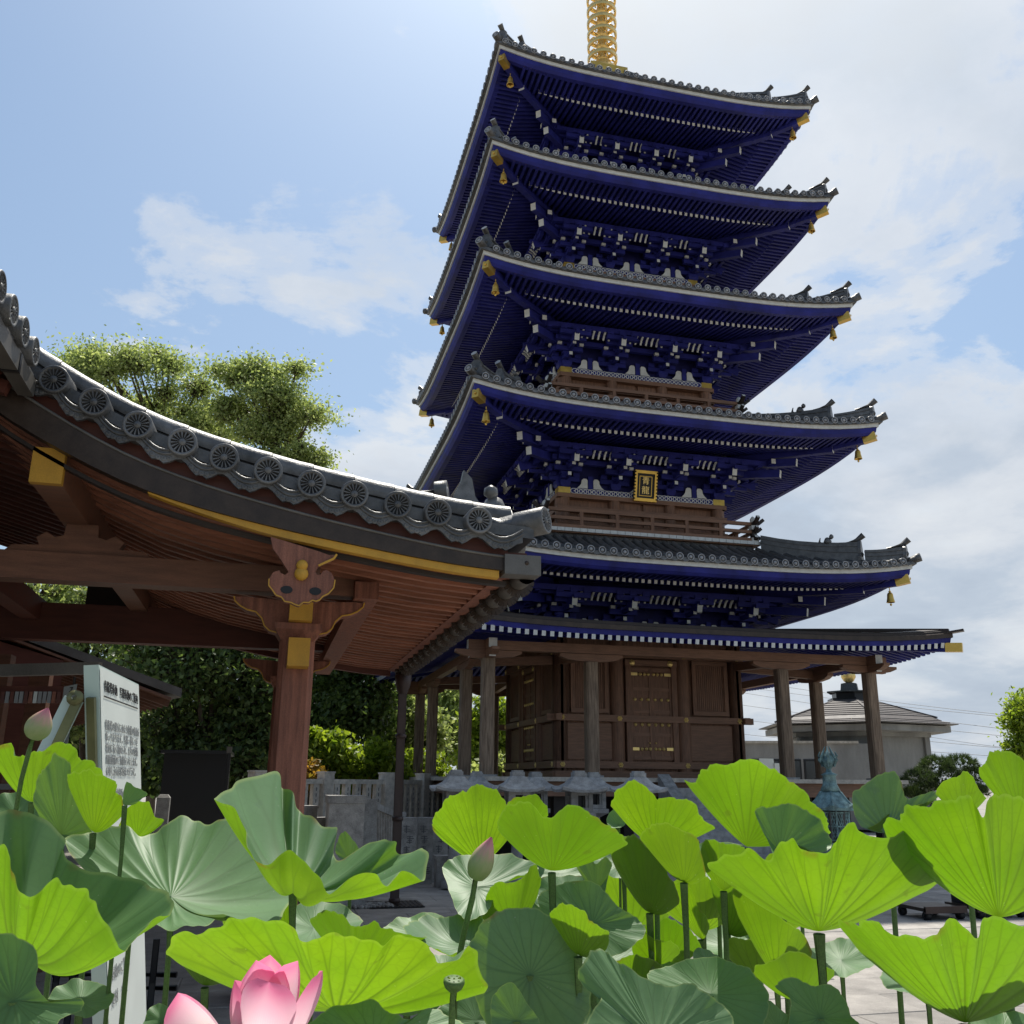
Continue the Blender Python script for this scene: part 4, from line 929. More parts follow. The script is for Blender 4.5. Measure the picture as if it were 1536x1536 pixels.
# hanging carved pendant
GP = [(172, 385), (182, 440), (205, 470), (235, 515), (255, 548), (238, 562), (218, 552), (212, 540), (185, 548), (164, 580), (163, 610), (182, 634), (196, 655), (222, 664), (236, 684), (264, 688), (284, 698), (302, 704), (322, 688), (346, 690), (364, 678), (380, 684), (398, 676), (412, 660), (438, 648), (462, 622), (468, 585), (452, 552), (428, 538), (412, 545), (400, 562), (384, 560), (378, 545), (392, 520), (430, 502), (462, 488), (476, 468), (440, 470), (400, 455)]
poly = []
for zx, zy in GP:
    p = atY(350+zx/3.072, 680+zy/3.072, YV+0.0); poly.append((p[0], p[2]))
b = MB(); b.prism(poly, (0, YV+0.06, 0), (1, 0, 0), (0, 0, 1), 0.07, 'red', 'red'); GG = b.build('carved_pendant', HALL)
b = MB()
for (x0, z0), (x1, z1) in zip(poly[9:26], poly[10:27]): b.beam((x0, YV-0.014, z0), (x1, YV-0.014, z1), 0.008, 0.012, 'yellow', up=(0, 1, 0.01))
for (x0, z0), (x1, z1) in zip(poly[33:36], poly[34:37]): b.beam((x0, YV-0.014, z0), (x1, YV-0.014, z1), 0.014, 0.02, 'yellow', up=(0, 1, 0.01))
b.build('pendant_edge', GG)
b = MB()
for zx, zy, r, sx in ((316, 520, 0.040, 1), (313, 558, 0.048, 1)):
    p = atY(350+zx/3.072, 680+zy/3.072, YV); b.lathe([(r, 0), (r, 0.02), (r*0.6, 0.035), (0.001, 0.04)], (p[0], YV-0.012, p[2]), 'yellow', 14, (0, -1, 0))
b.build('pendant_boss', GG)
for zx, zy in ((245, 630), (377, 637)):  # thin black plates paint the darkness of two pierced holes
    b = MB(); p = atY(350+zx/3.072, 680+zy/3.072, YV); P = [(p[0]+0.042*math.cos(a), p[2]+0.028*math.sin(a)) for a in np.linspace(0, 2*math.pi, 13)[:-1]]
    b.prism(P, (0, YV-0.0115, 0), (1, 0, 0), (0, 0, 1), 0.003, 'black'); b.build('pendant_dark_plate', GG)
strip(lambda x: zs(x)-0.05, lambda x: hl(x)-0.06, YF-0.1, YF+0.02, 'red_dark', xb).build('far_barge_board', HALL)
b = MB(); b.grid([[(x, YF-0.6, zs(x)-0.3), (x, YF-0.6, zb_+0.25)] for x in XS[XS < -9.6]], 'darkwood'); b.build('dark_gap_board', HALL)  # dark sheet added to close the bright sky gap above the far beam
# main hall: eave with copper gutter and end tiles overhead, soffit, front wall
for y in np.arange(-17.83, -27, -0.3):
    b = MB() if y > -17.9 else None
    if b: 
        wheel_disc(b, 0.102, (0, 0, 0), (1, 0, 0)); b.tube([(-0.2, 0, 0), (-0.9, 0, 0.35)], 0.098, 'tile_near', 16); MD = b.build('main_eave_tile', HALL, loc=(0, 0, 0)); WL[MD] = np.array([-10.78, y, 4.37]); MD.location = WL[MD]-WL[HALL]
    else: inst(MD, 'main_eave_tile', (-10.78, y, 4.37), HALL)
b = MB(); b.bb((-10.90, -27, 4.125), (-10.80, YV-0.02, 4.245), 'copper_grey'); b.bb((-10.92, -27, 4.246), (-10.82, YV-0.02, 4.29), 'tile_near'); 
for y in (-18.05, -19.8, -21.6): b.bb((-10.905, y-0.02, 4.12), (-10.795, y+0.02, 4.25), 'black_metal')
b.build('main_gutter', HALL)
b = MB(); b.hexa([(-10.9, -27, 4.22), (-10.9, YF, 4.22), (-14.5, YF, 5.3), (-14.5, -27, 5.3), (-10.9, -27, 4.30), (-10.9, YF, 4.30), (-14.5, YF, 6.0), (-14.5, -27, 6.0)], 'red_dark'); b.build('main_roof', HALL)
for y in np.arange(-26, YF, 0.26):
    if y > -20: 
        b = MB(); b.beam((-13.5, y, 4.88), (-10.95, y, 4.14), 0.075, 0.09, 'red_dark'); b.build('main_rafter', HALL)
b = MB(); b.bb((-12.0, -19.0, 3.42), (-11.8, YF+0.2, 3.68), 'red_dark'); b.build('main_purlin', HALL)

# ------------------------------------------------------------------ second hall far left, seen under the beams
BHL = empty('back_hall', at(100, 1200, 17), 'dark red hall with low tiled roof standing behind the white sign board', 'hall')
r0_, r1_ = at(272, 1040, 15.5), at(200, 978, 21)
b = MB()
pe = [at(272, 1046, 15.5), at(150, 938, 22)]; d = pe[1]-pe[0]; d[2] = 0
q0, q1 = pe[0], pe[0]+d*1.6
inn = np.array([-4.5, -0.6, 1.5])
b.hexa([q0, q1, q1+inn, q0+inn, q0+[0, 0, .14], q1+[0, 0, .14], q1+inn+[0, 0, .14], q0+inn+[0, 0, .14]], 'copper_grey'); b.build('roof', BHL)
b = MB(); b.hexa([q0+[-.15, 0, -.05], q1+[-.15, 0, -.05], q1+inn+[0, 0, -.05], q0+inn+[0, 0, -.05], q0+[-.15, 0, -.01], q1+[-.15, 0, -.01], q1+inn+[0, 0, -.01], q0+inn+[0, 0, -.01]], 'red_beam'); b.build('soffit', BHL)
for t in np.linspace(0.02, 0.7, 24):
    b = MB(); p = q0+d*1.6*t+[-0.12, 0, -0.10]; b.beam(p+inn*0.5, p, 0.08, 0.10, 'red_beam', 'yellow'); b.build('rafter', BHL)
b = MB(); w0, w1 = q0+inn*0.40, q1+inn*0.40
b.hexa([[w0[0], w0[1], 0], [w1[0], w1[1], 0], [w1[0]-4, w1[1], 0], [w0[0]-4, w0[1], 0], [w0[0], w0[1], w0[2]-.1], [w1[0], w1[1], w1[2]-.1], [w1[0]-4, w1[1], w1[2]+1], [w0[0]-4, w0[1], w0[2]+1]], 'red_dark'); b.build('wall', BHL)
# front wall and posts of the worship hall itself, deep in shade
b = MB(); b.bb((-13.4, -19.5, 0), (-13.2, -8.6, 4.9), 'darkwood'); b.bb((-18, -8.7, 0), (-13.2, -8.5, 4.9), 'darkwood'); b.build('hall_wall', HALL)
for p, Dp in (((50, 1100), 12.0), ((-14, 1100), 11.0)):
    q = at(p[0], p[1], Dp); b = MB(); b.box((q[0], q[1], 1.5), (0.24, 0.24, 3.0), 'red_beam'); b.build('hall_post', HALL)
a, c = at(0, 1006, 9.9), at(150, 1002, 9.9); b = MB(); b.beam(a, c, 0.10, 0.12, 'concrete'); b.build('hall_rail', HALL)
# low stand with charms in front of the hall
ST = empty('charm_stand', at(40, 1310, 8.5)*[1, 1, 0], 'dark timber stand with rails and small charms behind the tall lotus bud', 'stand')
for px in (6, 45, 92):
    q = at(px, 1200, 8.5); b = MB(); b.box((q[0], q[1], 0.9), (0.07, 0.07, 1.8), 'red_beam'); b.build('post', ST)
for py, h, mt in ((1180, 0.05, 'concrete'), (1040, 0.12, 'red_dark'), (1200, 0.04, 'red_beam'), (1222, 0.04, 'red_beam')):
    b = MB(); b.beam(at(-20, py, 8.5), at(105, py, 8.5), 0.08, h, mt); b.build('rail', ST)
for px in range(4, 90, 7):
    b = MB(); q = at(px, 1046, 8.43); b.box(q, (0.030, 0.02, 0.10), random.choice(['ink_grey', 'red', 'red_dark', 'ink_grey', 'sign_white'])); b.build('charm', ST)
VB = empty('votive_banner', at(103, 1150, 7.8)*[1, 1, 0], 'white upright banner with black vertical writing hanging in the hall', 'banner')
c = at(104, 1075, 7.8); b = MB(); b.hexa([at(85, 1118, 7.8), at(101, 1122, 7.6), at(116, 1026, 7.6), at(96, 1030, 7.8), at(85, 1118, 7.83), at(101, 1122, 7.63), at(116, 1026, 7.63), at(96, 1030, 7.83)], 'sign_white'); b.build('cloth', VB)
b = MB(); q = at(93, 1110, 7.83); b.tube([[q[0], q[1]+0.03, 0], [q[0]+0.03, q[1]+0.03, 2.42]], 0.012, 'darkwood', 6); b.build('pole', VB)
uv_, vv_ = at(104, 1060, 7.69)-at(92, 1060, 7.81), at(107, 1028, 7.7)-at(93, 1120, 7.7)
for q, ch in enumerate('子授け祈祷'): text(ch, 'painted_character', VB, at(106-q*2.8, 1038+q*18, 7.67), uv_, vv_, 0.085, 'ink')
BOOTH = empty('dark_booth', at(300, 1180, 14)*[1, 1, 0], 'plain dark boarded booth with lamp post beside the red pillar', 'booth')
b = MB(); q0, q1 = at(243, 1165, 14), at(338, 1165, 14); zt0 = at(290, 1130, 14)[2]
b.bb((q0[0], q0[1], 0), (q1[0], q0[1]+1.6, zt0), 'black'); b.build('booth_box', BOOTH)
b = MB(); b.bb((q0[0]-0.05, q0[1]-0.08, zt0), (q1[0]+0.05, q0[1]+1.65, zt0+0.05), 'black_metal'); b.build('booth_roof', BOOTH)
LP = empty('bollard_lamp', at(345, 1280, 13.6)*[1, 1, 0], 'slim dark bollard lamp with small grey head left of the red pillar', 'lamp')
q = at(344, 1127, 13.6); b = MB(); b.tube([[q[0], q[1], 0], [q[0], q[1], q[2]]], 0.022, 'black_metal', 8); b.build('post', LP); b = MB(); b.box(q+[0, 0, 0.02], (0.07, 0.07, 0.09), 'copper_grey'); b.build('lamp_head', LP)

# ------------------------------------------------------------------ white A-frame sign board
SB = empty('sign_board', at(178, 1500, 3.2)*[1, 1, 0], 'tall white A-frame sign board with black Japanese writing at left', 'sign')
TL, TR = at(148, 997, 3.0), at(208, 1025, 3.62); BL, BR = at(163, 1536, 3.03), at(218, 1536, 3.66)
uu = TR-TL; uu[2] = 0; wd = np.linalg.norm(uu); uu /= wd
dn = (BL-TL)/(TL[2]-BL[2]); dn2 = (BR-TR)/(TR[2]-BR[2]); dn = (dn+dn2)/2
zt = TL[2]; zb = 0.06; nn = np.cross(uu, -dn); nn /= np.linalg.norm(nn)
if nn@(CAM-TL) < 0: nn = -nn
def sp(a, h, o=0.0): return TL+uu*a*wd+dn*(zt-h)+nn*o       # a across, h height above ground
th = -0.045
b = MB(); b.hexa([sp(0, zb), sp(1, zb), sp(1, zt), sp(0, zt), sp(0, zb, th), sp(1, zb, th), sp(1, zt, th), sp(0, zt, th)], 'sign_edge', None)
b.add([sp(0.01, zb, .002), sp(0.99, zb, .002), sp(0.99, zt-.005, .002), sp(0.01, zt-.005, .002)], [(0, 1, 2, 3)], 'sign_white'); PANEL = b.build('panel', SB)
tx = lambda body, h, size, mt, a=0.08: text(body, 'printed_line', PANEL, sp(a, h, 0.004), uu, -dn, size, mt, 0.0008, 'LEFT')
tx('青龍塔奉納　写経奉納のご案内', 1.885, 0.040, 'ink')
b = MB(); b.add([sp(0.07, 1.852, .004), sp(0.93, 1.852, .004), sp(0.93, 1.857, .004), sp(0.07, 1.857, .004)], [(0, 1, 2, 3)], 'ink'); b.build('printed_rule', PANEL)
for q, body in enumerate(['青龍塔の建立にあたり皆様の奉納を', '承っております。写経一巻につき', '塔内に永く納められ、日々の供養', '所願成就のご祈願をいたします。', 'お申し込みは受付までどうぞ。', '', '詳しくは寺務所へお尋ね下さい。']):
    if body: tx(body, 1.765-q*0.036, 0.036, 'ink_grey')
for q, body in enumerate(['奉納のご案内', '受付　本堂']): tx(body, 0.98-q*0.08, 0.05, 'ink_grey')
# rear legs and hinges
for s, a0 in ((0, 0.0), (1, 1.0)):
    ap = sp(a0, zt-0.10, th-0.03) if s else sp(0, zt-0.10, th-0.03)
    b = MB(); foot = ap-nn*0.62; foot[2] = 0.02; b.beam(foot, ap, 0.03, 0.055, 'sign_edge'); b.build('rear_leg', SB)
    b = MB(); b.beam(ap+(foot-ap)*0.24+nn*0.03-uu*0.028, ap-uu*0.028+nn*0.02, 0.012, 0.028, 'olive'); b.beam(sp(a0, zt-0.42, th*0.5)-uu*0.012, sp(a0, zt-0.10, th*0.5)-uu*0.012, 0.026, 0.014, 'olive'); b.lathe([(0.024, 0), (0.024, 0.02), (0.008, 0.025)], sp(a0, zt-0.10, th-0.02)-uu*0.02, 'olive', 12, -uu); b.build('hinge', SB)
RACK = empty('metal_rack', at(150, 1440, 6.4)*[1, 1, 0], 'low black tubular rack on the paving behind the white sign board', 'rack')
for px in (88, 112, 232): 
    q = at(px, 1440, 6.4); b = MB(); b.tube([[q[0], q[1], 0], [q[0], q[1], 0.55]], 0.022, 'black_metal', 8); b.build('upright', RACK)
for py in (1462, 1482): b = MB(); b.tube([at(80, py, 6.4), at(265, py, 6.4)], 0.02, 'black_metal', 8); b.build('cross_bar', RACK)
STN = at(235, 1300, 12)*[1, 1, 0]; b = MB(); z = at(235, 1192, 12)[2]
b.bb(STN+[-0.08, -0.08, 0], STN+[0.08, 0.08, z-0.04], 'granite'); b.hexa([STN+[-0.08, -0.08, z-0.04], STN+[0.08, -0.08, z-0.04], STN+[0.08, 0.08, z-0.04], STN+[-0.08, 0.08, z-0.04], STN+[-0.05, -0.05, z], STN+[0.05, -0.05, z], STN+[0.05, 0.05, z], STN+[-0.05, 0.05, z]], 'granite')
b.build('stone_marker', loc=STN, label='small grey inscribed stone marker right of the white sign board', cat='stone marker')

# ------------------------------------------------------------------ stone fences
def post_fence(name, label, cat, p0, p1, h, n, mtl, group=None, big=0.2, slats=6, base=0.0, sl=0.11):
    t = empty(name, [p0[0], p0[1], base], label, cat, group); p0 = np.array([p0[0], p0[1], base]); p1 = np.array([p1[0], p1[1], base]); d = (p1-p0)/n; u = d/np.linalg.norm(d)
    v = np.array([-u[1], u[0], 0])
    def blk(c, a, w_, z0, z1, nm, top=True):
        b = MB(); P = [c-u*a/2-v*w_/2, c+u*a/2-v*w_/2, c+u*a/2+v*w_/2, c-u*a/2+v*w_/2]
        b.hexa([p+[0, 0, z0] for p in P]+[p+[0, 0, z1] for p in P], mtl)
        return b
    for q in range(n+1):
        b = blk(p0+d*q, big, big, 0, h+0.12, 'post'); c = p0+d*q
        b.hexa([c+u*a*big*.55+v*e*big*.55+[0, 0, h+.12] for a, e in ((-1, -1), (1, -1), (1, 1), (-1, 1))]+[c+u*a*big*.55+v*e*big*.55+[0, 0, h+.16] for a, e in ((-1, -1), (1, -1), (1, 1), (-1, 1))], mtl); b.build('post', t)
        if q < n:
            L = np.linalg.norm(d)-big
            for z0, z1, ww in ((h-0.10, h, 0.15), (0.08, 0.18, 0.15)): blk(c+d/2, L, ww, z0, z1, 'rail').build('rail', t)
            for k in range(slats):
                cc = c+u*(big/2+L*(k+0.5)/slats); b = blk(cc, sl, sl*0.8, 0.18, h-0.10, 'slat')
                for zz in np.arange(0.3, h-0.2, 0.12):                     # cut inscription
                    for e in (-1, 1):
                        b.bb(cc-v*0.0+np.array([-0.016, -0.016, 0])+v*e*(sl*0.4-0.012)+[0, 0, zz], cc+np.array([0.016, 0.016, 0])+v*e*(sl*0.4-0.012)+[0, 0, zz+0.07], 'engrave')
                b.build('slat', t)
    return t
def g(px, D): return at(px, 1172, D)[:2]
post_fence('stone_fence', 'pale carved stone fence with inscribed slats in front of the lime green shrubs', 'fence', g(385, 19.0), g(580, 21.5), 1.62, 2, 'granite_pale', slats=5, sl=0.15, big=0.26)
post_fence('stone_fence', 'pale carved stone fence running behind the dark downpipe to the pagoda deck', 'fence', g(583, 22), g(680, 24.5), 1.62, 2, 'granite_pale', slats=5, sl=0.15, big=0.26)
post_fence('granite_barrier', 'grey granite barrier with thick end pillar left of the downpipe', 'barrier', g(462, 13.2), g(512, 13.6), 1.10, 1, 'granite', slats=3, big=0.22, sl=0.12)
PB = empty('granite_pillar', [*g(520, 13.0), 0], 'thick grey granite gate pillar beside the dark downpipe', 'pillar')
c = np.array([*g(522, 13.0), 0]); b = MB(); b.bb(c+[-0.30, -0.32, 0], c+[0.27, 0.5, 0.10], 'granite'); b.bb(c+[-0.25, -0.26, 0.10], c+[0.22, 0.45, 1.30], 'granite'); b.build('shaft', PB)
b = MB(); b.bb(c+[-0.27, -0.28, 1.302], c+[0.24, 0.47, 1.40], 'granite'); b.build('cap', PB)
# railing that drops away beside the pillar
RLG = empty('sloping_railing', [*g(556, 14), 0], 'grey stone railing of thin bars sloping down beside the granite pillar', 'railing')
p0, p1 = at(556, 1207, 13.6), at(600, 1226, 15.5); q0, q1 = at(556, 1274, 13.6), at(600, 1268, 15.5)
b = MB(); b.beam(p0, p1, 0.10, 0.09, 'granite'); b.build('rail', RLG); b = MB(); b.beam(q0, q1, 0.10, 0.09, 'granite'); b.build('rail', RLG)
for t in np.linspace(0.04, 0.96, 12): b = MB(); b.beam(q0+(q1-q0)*t, p0+(p1-p0)*t, 0.05, 0.05, 'granite'); b.build('bar', RLG)
for t in (0, 1): b = MB(); e = p0+(p1-p0)*t; b.bb([e[0]-.09, e[1]-.09, 0], [e[0]+.09, e[1]+.09, e[2]+.08], 'granite'); b.build('post', RLG)
SP_ = empty('inscribed_stones', [*g(628, 15.5), 0], 'row of grey stone slabs with cut writing right of the downpipe', 'stone slab')
for px, w_, D in ((612, 0.27, 15.4), (638, 0.24, 15.6), (660, 0.26, 15.9)):
    e = at(px, 1226, D); b = MB(); b.bb([e[0]-w_/2, e[1]-.1, 0], [e[0]+w_/2, e[1]+.1, e[2]], 'granite'); ob = b.build('slab', SP_)
    for q in range(5):
        cc = MB(); x = e[0]+random.uniform(-.04, .04); z = e[2]-.14-q*.16
        for s in range(4): cc.bb((x-.06+random.uniform(0, .03), e[1]-.103, z-s*.028), (x+.03+random.uniform(0, .04), e[1]-.099, z-s*.028+.012), 'engrave')
        cc.bb((x-.01, e[1]-.104, z-.10), (x+.006, e[1]-.098, z+.02), 'engrave'); cc.build('cut_character', ob)
b = MB(); e = at(665, 1285, 15); b.bb([e[0]-.12, e[1]-.12, 0], [e[0]+.12, e[1]+.12, e[2]-.03], 'granite'); b.bb([e[0]-.14, e[1]-.14, e[2]-.03], [e[0]+.14, e[1]+.14, e[2]+.02], 'granite'); b.build('stone_stub', loc=[e[0], e[1], 0], label='short grey stone stub with flat cap beside the inscribed slabs', cat='stone post')
# pebble bed at the foot of the barrier
b = MB(); o = np.array([*g(470, 12.9), 0])
for q in range(520):
    p = o+np.array([random.uniform(-0.3, 1.1), random.uniform(-0.42, -0.02), 0.015]); r = random.uniform(0.018, 0.042); P = []
    for i_ in range(4):
        a = math.pi*i_/3-math.pi/2; P.append([p+np.array([r*math.cos(a)*math.cos(k*1.2566)*random.uniform(.8, 1.2), r*math.cos(a)*math.sin(k*1.2566)*random.uniform(.8, 1.2), r*0.7*math.sin(a)]) for k in range(5)])
    b.grid(P, 'pebble', True, True)
b.build('pebbles', kind='stuff')

# ------------------------------------------------------------------ stone lanterns, bronze lantern
def make_lantern():
    t = empty('stone_lantern', (0, 0, 0))
    b = MB(); b.lathe([(0.20, 0), (0.20, 0.10), (0.10, 0.16), (0.085, 0.75), (0.11, 0.98)], (0, 0, 0), 'granite', 12); b.build('shaft', t)
    b = MB(); s4 = dict(n=4, phase=math.pi/4, smooth=False)
    b.lathe([(0.13, 0.98), (0.30, 1.05), (0.30, 1.12), (0.20, 1.125)], (0, 0, 0), 'granite', **s4); b.build('platform', t)
    b = MB(); 
    for sx in (-1, 1):
        for sy in (-1, 1): b.bb((sx*0.14-0.035, sy*0.14-0.035, 1.125), (sx*0.14+0.035, sy*0.14+0.035, 1.42), 'granite')
    b.bb((-0.172, -0.172, 1.126), (0.172, 0.172, 1.19), 'granite'); b.bb((-0.172, -0.172, 1.37), (0.172, 0.172, 1.421), 'granite')
    for k in range(4):
        for x in (-0.085, 0.085): b.bb(S(k, x-0.025, 0.135, 1.19), S(k, x+0.025, 0.155, 1.37), 'granite')
    b.bb((-0.05, -0.05, 1.19), (0.05, 0.05, 1.37), 'black'); b.build('fire_box', t)
    b = MB(); P = []
    for r, z, up_ in ((0.36, 1.415, 0.045), (0.36, 1.455, 0.05), (0.27, 1.49, 0.02), (0.19, 1.545, 0.008), (0.12, 1.635, 0.0), (0.09, 1.665, 0)):
        ring = []
        for k in range(4):
            for s in np.linspace(-1, 1, 7)[:-1]: ring.append(S(k, s*r, r, z+up_*abs(s)**3))
        P.append(ring)
    b.grid(P, 'granite', False, True); b.add(P[0], [tuple(range(24))[::-1]], 'granite'); b.build('cap_roof', t)
    b = MB(); b.bb((-0.10, -0.10, 1.66), (0.10, 0.10, 1.72), 'granite'); b.bb((-0.08, -0.08, 1.72), (0.08, 0.08, 1.745), 'granite'); b.build('finial', t)
    return t
lt0 = make_lantern()
def copy_thing(src, loc, rz=0.0, **kw):
    o = bpy.data.objects.new(src.name.split('.')[0], None); COL.objects.link(o); WL[o] = np.array(loc, float); o.location = loc; o.rotation_euler = (0, 0, rz)
    for ch in src.children:
        c = ch.copy(); COL.objects.link(c); c.parent = o; c.location = ch.location
        for gch in ch.children:
            d = gch.copy(); COL.objects.link(d); d.parent = c
    return tag(o, **kw)
LSPOT = [(684, 15.0, 'leftmost of the front row, left of the round yellow-green leaf'), (776, 15.0, 'second from left in the front row'), (868, 15.0, 'third in the front row, fire box in plain view'), (957, 15.0, 'last of the front row, beside the stone stairs'),
         (715, 17.0, 'leftmost of the back row'), (803, 17.0, 'second from left in the back row'), (890, 17.0, 'half hidden behind the lantern whose platform shows')]
for q, (px, D, wds) in enumerate(LSPOT):
    p = at(px, 1160, D); p[2] = 0.03
    lab = 'small grey stone lantern, '+wds
    if q == 0: lt0.location = p; WL[lt0] = p; tag(lt0, lab, 'lantern', 'stone lanterns before the pagoda deck')
    else: copy_thing(lt0, p, random.uniform(-0.05, 0.05), label=lab, cat='lantern', group='stone lanterns before the pagoda deck')
BZ = empty('bronze_lantern', at(1245, 1180, 12.5)*[1, 1, 0], 'tall blue-green bronze lantern with flame jewel on top', 'lantern'); o = WL[BZ]
zz = lambda y: at(1245, y, 12.5)[2]
six = dict(n=6, phase=0.2, smooth=False)
b = MB(); b.lathe([(0.10, zz(1187)), (0.13, zz(1186)), (0.09, zz(1176)), (0.085, zz(1164)), (0.11, zz(1162)), (0.04, zz(1158)), (0.03, zz(1153))], o, 'bronze_green', 12); b.build('neck', BZ)
b = MB(); z0 = zz(1153); b.lathe([(0.035, 0), (0.075, 0.04), (0.09, 0.09), (0.07, 0.15), (0.03, 0.21), (0.001, 0.24)], o+[0, 0, z0], 'bronze_green', 12)
for k in range(6):                                                    # flames licking round the jewel
    a = k*math.pi/3; c_, s_ = math.cos(a), math.sin(a)
    b.tube([o+[0.08*c_, 0.08*s_, z0+0.03], o+[0.125*c_, 0.125*s_, z0+0.11], o+[0.07*c_, 0.07*s_, z0+0.19], o+[0.03*c_, 0.03*s_, z0+0.29]], [0.016, 0.022, 0.018, 0.004], 'bronze_green', 6)
    b.tube([o+[0.10*c_, 0.10*s_, z0+0.10], o+[0.135*c_, 0.135*s_, z0+0.17], o+[0.11*c_, 0.11*s_, z0+0.22]], [0.016, 0.013, 0.003], 'bronze_green', 6)
b.build('flame_jewel', BZ)
b = MB(); P = []
for r, z, fl in ((0.265, zz(1215), 0.0), (0.272, zz(1211), 0.016), (0.215, zz(1202), 0.0), (0.14, zz(1190), 0), (0.10, zz(1186), 0)):
    P.append([o+np.array([r*(1+0.13*abs(math.cos(3*a))**8)*math.cos(a), r*(1+0.13*abs(math.cos(3*a))**8)*math.sin(a), z+fl*3*abs(math.cos(3*a))**8]) for a in np.linspace(0, 2*math.pi, 37)[:-1]])
b.grid(P, 'bronze_green', False, True); b.add(P[0], [tuple(range(36))[::-1]], 'bronze_dark')
for k in range(6):
    a = k*math.pi/3; b.tube([o+np.array([r*math.cos(a), r*math.sin(a), z+0.015]) for r, z in ((0.10, zz(1186)), (0.145, zz(1190)), (0.225, zz(1202)), (0.30, zz(1210)), (0.33, zz(1208)))], [0.014]*4+[0.02], 'bronze_green', 6)
b.build('umbrella_roof', BZ)
b = MB(); b.lathe([(0.20, zz(1262)), (0.20, zz(1216))], o, 'bronze_dark', 6, phase=0.2, smooth=False)
for k in range(6):
    a0, a1 = 0.2+k*math.pi/3, 0.2+(k+1)*math.pi/3
    A = lambda t, z: o+np.array([(math.cos(a0)*(1-t)+math.cos(a1)*t)*0.212, (math.sin(a0)*(1-t)+math.sin(a1)*t)*0.212, z])
    b.tube([A(0, zz(1262)), A(0, zz(1216))], 0.016, 'bronze_green', 6)
    for q in range(6):
        for s in (0, 1):
            t0 = q/6; z0, z1 = zz(1256), zz(1219)
            b.beam(A(t0, z0 if s else z1), A(min(1, t0+0.5), z1 if s else z0) if t0 <= 0.5 else A(1, z0+(z1-z0)*((1-t0)*2 if s else 1-(1-t0)*2)), 0.010, 0.010, 'bronze_green')
    for z in (zz(1258), zz(1238), zz(1218)): b.beam(A(0, z), A(1, z), 0.02, 0.02, 'bronze_green')
b.build('lattice_body', BZ)
b = MB(); b.lathe([(0.34, 0), (0.34, 0.12), (0.16, 0.2), (0.09, 0.35), (0.09, zz(1290)-0.1), (0.18, zz(1280)), (0.27, zz(1268)), (0.27, zz(1262))], o, 'bronze_green', 12); b.build('pedestal', BZ)

# ------------------------------------------------------------------ hexagonal hall behind at right, with flat annex
HX = empty('hexagonal_hall', [14.6, 9.6, 0], 'grey concrete six sided hall with slate roof and gold jewel', 'hall')
c0 = at(1302, 1100, 38); cx_, cy_ = c0[0], c0[1]+1.0
zf = lambda y: at(1302, y, 38)[2]
hexr = lambda r, z, ph=0.18: [np.array([cx_+r*math.cos(ph+k*math.pi/3), cy_+r*math.sin(ph+k*math.pi/3), z]) for k in range(6)]
b = MB(); P = [hexr(2.75, -0.1), hexr(2.75, zf(1106))]; b.grid(P, 'concrete', False, True)
for k in range(6):
    p = hexr(2.78, 0)[k]; b.box([p[0], p[1], zf(1106)/2], (0.22, 0.22, zf(1106)), 'concrete')
b.build('wall', HX)
b = MB(); P = [hexr(3.0, zf(1107)), hexr(3.0, zf(1101)), hexr(3.75, zf(1100)), hexr(3.75, zf(1091))]; b.grid(P, 'concrete', False, True); b.build('cornice', HX)
b = MB(); ze, za = zf(1089), zf(1049)
P = []
for t in np.linspace(0, 1, 12):
    for o_ in (0.0, 0.03): P.append(hexr(4.05*(1-t)+0.75*t, ze+(za-ze)*(0.75*t+0.25*t*t)+o_+(0.10 if t > 0.2 else 0)))
b.grid(P, 'slate', False, True); b.add(hexr(4.05, ze), [tuple(range(6))[::-1]], 'concrete'); b.build('slate_roof', HX)
for k in range(6):
    b = MB(); a_, e_ = hexr(3.3, ze+0.30)[k], hexr(0.8, za+0.05)[k]; b.beam(a_, e_, 0.10, 0.06, 'slate'); b.build('hip_cover', HX)
b = MB(); b.grid([hexr(0.95, za-0.02), hexr(0.95, za+0.12), hexr(0.75, za+0.12), hexr(0.75, za+0.38)], 'black_metal', False, True); b.lathe([(0.98, za+0.36), (0.98, za+0.42), (0.4, za+0.43), (0.35, za+0.75), (0.12, za+0.8)], (cx_, cy_, 0), 'bronze_dark', 6, phase=0.18, smooth=False)
for k in range(6):
    p = (hexr(0.70, za+0.25)[k]+hexr(0.70, za+0.25)[(k+1) % 6])/2; n_ = p-np.array([cx_, cy_, p[2]])
    for s in (-0.16, 0.16): b.lathe([(0.10, 0), (0.07, 0.03), (0.001, 0.04)], p+np.array([-n_[1], n_[0], 0])*s*1.6, 'gold', 8, n_)
b.build('roof_base', HX)
b = MB(); b.lathe([(0.12, 0), (0.2, 0.05), (0.30, 0.22), (0.28, 0.40), (0.12, 0.58), (0.001, 0.68)], (cx_, cy_, za+0.8), 'gold_leaf', 14); b.build('gold_jewel', HX)
AN = empty('flat_annex', at(1200, 1172, 36)*[1, 1, 0], 'low grey concrete annex with dark window band left of the six sided hall', 'building')
a0, a1 = at(1113, 1172, 36), at(1330, 1172, 35.2); za_ = at(1200, 1115, 36)[2]
AW = lambda t, y, o=0.0: np.array([a0[0]+(a1[0]-a0[0])*t, a0[1]+(a1[1]-a0[1])*t-o, y])
b = MB(); b.hexa([AW(0, 0), AW(1, 0), AW(1, 0, -3), AW(0, 0, -3), AW(0, za_), AW(1, za_), AW(1, za_, -3), AW(0, za_, -3)], 'concrete'); b.build('wall', AN)
